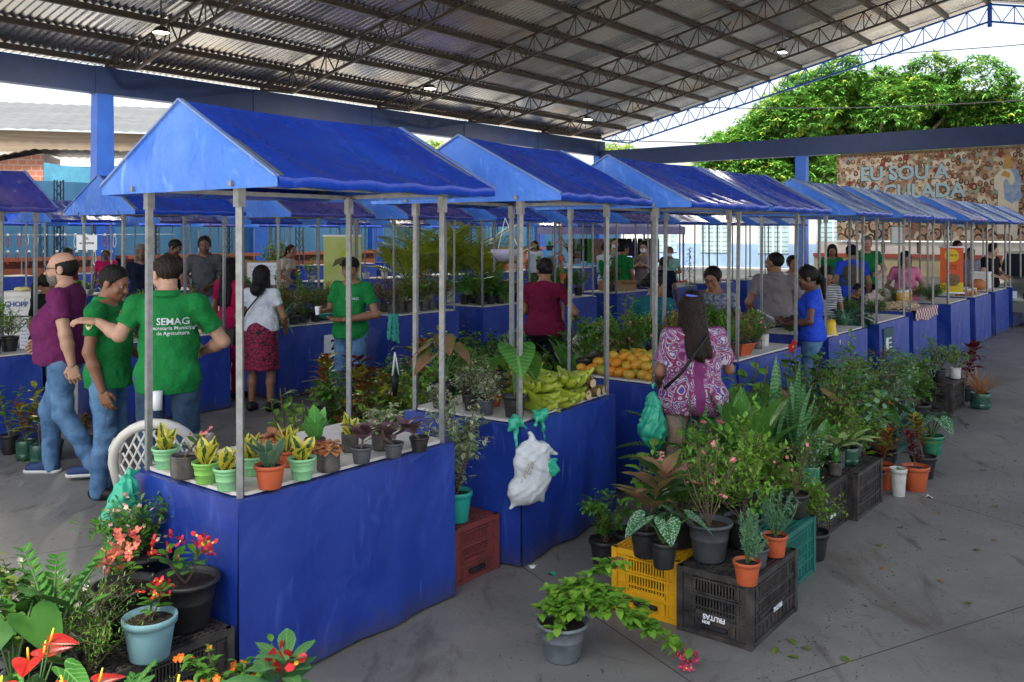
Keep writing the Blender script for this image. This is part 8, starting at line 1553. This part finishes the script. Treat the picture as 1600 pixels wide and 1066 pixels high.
# ---------------------------------------------------------------- outside the hall
def tree(name, base, lobes, label, ms, n=24, ls=.30, trunk=(.35, 4), seed=1, group=None):
    root = empty(name, base, 0, label, 'tree', group); rs_ = np.random.default_rng(seed); rr = random.Random(seed); L = MB(); T = MB()
    T.tube([(0, 0, 0), (.2, .1, trunk[1]*.5), (0, 0, trunk[1])], [trunk[0], trunk[0]*.8, trunk[0]*.6], M_stemb, 10)
    for (cx, cy, cz, r_) in lobes:
        T.tube([(0, 0, trunk[1]*.8), (cx*.5, cy*.5, (trunk[1]+cz)*.5), (cx, cy, cz)], [trunk[0]*.5, trunk[0]*.25, .05], M_stemb, 6)
        k = int(n*r_*r_*4.2); mm_ = rr.choices(ms, (7, 3, 1)[:len(ms)])[0]
        for _ in range(k):
            d = sph(rr, -.55, 1); q = Vector((cx, cy, cz))+Vector((d.x*r_, d.y*r_, d.z*r_*.82))*(rr.uniform(.72, 1.06)+.12*math.sin(d.x*5+cx)*math.sin(d.y*6+d.z*5)); m_ = mm_ if rr.random() < .7 else rr.choice(ms)
            for j in range(7):
                a = j*.9+rr.random(); e = Vector((math.cos(a), math.sin(a), rr.uniform(-1.1, .15)))+d*.6; tiny(L, q, e, ls*rr.uniform(.8, 1.4), ls*.36, m_)
    T.build('trunk', root); L.build('crown', root); return root
TM = [leafmat('mango_tree_leaf', (.055, .17, .022), (.10, .25, .035)), leafmat('mango_tree_dark_leaf', (.05, .14, .02), (.09, .20, .03)), leafmat('mango_tree_young_leaf', (.20, .32, .03), (.30, .36, .06))]
rr = random.Random(21); lob = []
for i in range(120):
    u = rr.uniform(-1, 1.12); v = rr.uniform(0, 1)**.8; x = u*11; top = 14.0-3.9*abs(u)**2.2-(1.6 if u < -.55 else 0); z = 4.6+(top-1.6-4.6)*v; lob.append((x, rr.uniform(-5, 3), z, rr.uniform(1.5, 2.3)))
tree('mango_tree', PY(1362, 62), lob, 'huge dense mango tree rising behind the end beam', TM, 22, .38, (.6, 5), 4)
lob = [(rr.uniform(-5, 6), rr.uniform(-3, 3), rr.uniform(5, 9.6), rr.uniform(1.3, 2.1)) for i in range(16)]
tree('mango_tree', PY(1640, 66), lob, 'smaller mango tree at the right edge of the picture', TM, 22, .4, (.5, 5), 7)
tree('leafy_tree', PY(672, 60), [(rr.uniform(-2.5, 2), rr.uniform(-2, 2), rr.uniform(5.6, 7.2), 1.2) for i in range(8)], 'yellow green tree seen between the first two canopies', [TM[2], TM[0]], 24, .34, (.3, 5), 8)
tree('leafy_tree', PY(962, 72), [(rr.uniform(-1.5, 1.5), rr.uniform(-2, 2), rr.uniform(6, 9.0), 1.1) for i in range(8)], 'small tree at the far corner of the hall', [TM[2], TM[0]], 24, .36, (.3, 6), 9)
for i, (px, Yd, s_) in enumerate(((1078, 80, 8), (720, 64, 1))):
    if i: continue
    root = empty('palm_tree', PY(px, Yd), 0, 'pale distant palm top over the far canopies', 'palm'); mb = MB(); mb.tube([(0, 0, 0), (.2, 0, 7.6)], [.2, .14], M_stemb, 8); mb.build('trunk', root); d = sp_frond(random.Random(3), TM[2], 12, 2.6, .08, .6, 2.0, (.4, 1.3), 20); [link(n_, b_.mesh(n_), root, (.2, 0, 7.5)) for n_, b_ in d.items()]
# buildings beyond the left wall
root = empty('warehouse', PY(60, 44), R(16), 'low warehouse with a long grey sheet roof beyond the blue wall', 'building'); gr = mat('weathered_sheet_roof', (.035, .039, .043), .8, 0, (.06, .064, .068), 1.2, aniso=(.4, 3, 1)); be = mat('beige_fascia_boards', (.15, .115, .08), .8, 0, (.10, .075, .05), 2, aniso=(.3, 1, 9))
mb = MB(); mb.box((-4, 0, 2.9), (34, 6, 5.8), M_white); mb.build('wall', root); mb = MB(); mb.box((-4, -3.1, 6.1), (34.4, .25, .95), be); mb.build('fascia', root)
mb = MB(); nx = 160; vs = [];
for k in range(2):
    for i in range(nx+1): vs.append(Vector((-21.3+34.6*i/nx, -3.5+k*7, 6.62+k*2.1+.03*math.sin(i*2.1))))
mb.add(vs, [(i, i+1, nx+2+i, nx+1+i) for i in range(nx)], gr); mb.build('roof', root); mb = MB()
for x in (-12, -6.5): mb.add([Vector((x, -3.2, 6.76)), Vector((x+1.6, -3.2, 6.76)), Vector((x+1.6-1.5, .2, 7.78)), Vector((x-1.5, .2, 7.78))], [(0, 1, 2, 3)], M_white, smooth=False)
mb.build('patched_sheets', root)
root = empty('brick_outhouse', PY(28, 33), R(16), 'small unplastered brick outhouse under a corrugated lean-to roof', 'building'); bk = bpy.data.materials.new('hollow_brick'); bk.use_nodes = True; bn = bk.node_tree.nodes; bt = bn.new('ShaderNodeTexBrick'); tcx = bn.new('ShaderNodeTexCoord'); mp = bn.new('ShaderNodeMapping'); mp.inputs['Rotation'].default_value = (PI/2, 0, 0); bk.node_tree.links.new(tcx.outputs['Object'], mp.inputs[0]); bk.node_tree.links.new(mp.outputs[0], bt.inputs[0]); bt.inputs['Scale'].default_value = 1; bt.inputs['Brick Width'].default_value = .30; bt.inputs['Row Height'].default_value = .2; bt.inputs['Mortar Size'].default_value = .018
bt.inputs[1].default_value = (.25, .08, .04, 1); bt.inputs[2].default_value = (.19, .06, .03, 1); bt.inputs[3].default_value = (.2, .17, .14, 1); bk.node_tree.links.new(bt.outputs[0], bn['Principled BSDF'].inputs[0])
mb = MB(); mb.add([Vector(v) for v in ((-2.6, 0, 0), (.85, 0, 0), (.85, 0, 4.85), (-2.6, 0, 4.1), (-2.6, 3, 0), (.85, 3, 0), (.85, 3, 4.85), (-2.6, 3, 4.1))], [(0, 1, 2, 3), (1, 5, 6, 2), (5, 4, 7, 6), (4, 0, 3, 7), (3, 2, 6, 7)], bk, smooth=False); mb.build('wall', root)
mb = MB(); mb.box((2.3, 1.5, 2.2), (2.9, 2.9, 4.4), M_bluewall); mb.build('blue_wall', root); mb = MB(); nx = 60
mb.add([Vector((-2.9+6.9*i/nx, -.3 if k == 0 else 3.3, 4.98+.025*math.sin(i*2.1)-(.85*max(0, .5-i/nx)/.5)*1.0)) for k in range(2) for i in range(nx+1)], [(i, i+1, nx+2+i, nx+1+i) for i in range(nx)], M_steeld); mb.build('roof', root)
mb = MB(); mb.grid(lambda u, v: Vector((.9+2.9*u, -.2-.05*math.sin(u*7)*v, 4.5-1.6*v-.15*math.sin(PI*u))), 14, 6, mat('blue_green_tarp', (.012, .09, .15), .6, 0, (.02, .13, .2), 3)); mb.build('hanging_tarp', root)
# overhead cables beyond the end
for i, (z0, z1, Yd) in enumerate(((12.6, 14.0, 55), (9.6, 10.3, 54), (7.4, 8.0, 53))):
    mb = MB(); mb.tube([PY(940+t*90, Yd, z0+(z1-z0)*t/9-.5*math.sin(PI*t/9)) for t in range(10)], .03, M_black, 4); o = mb.build('overhead_cable'); tag(o, 'overhead cable crossing the sky behind the hall, %s one' % ['highest', 'middle', 'lowest'][i], 'cable')
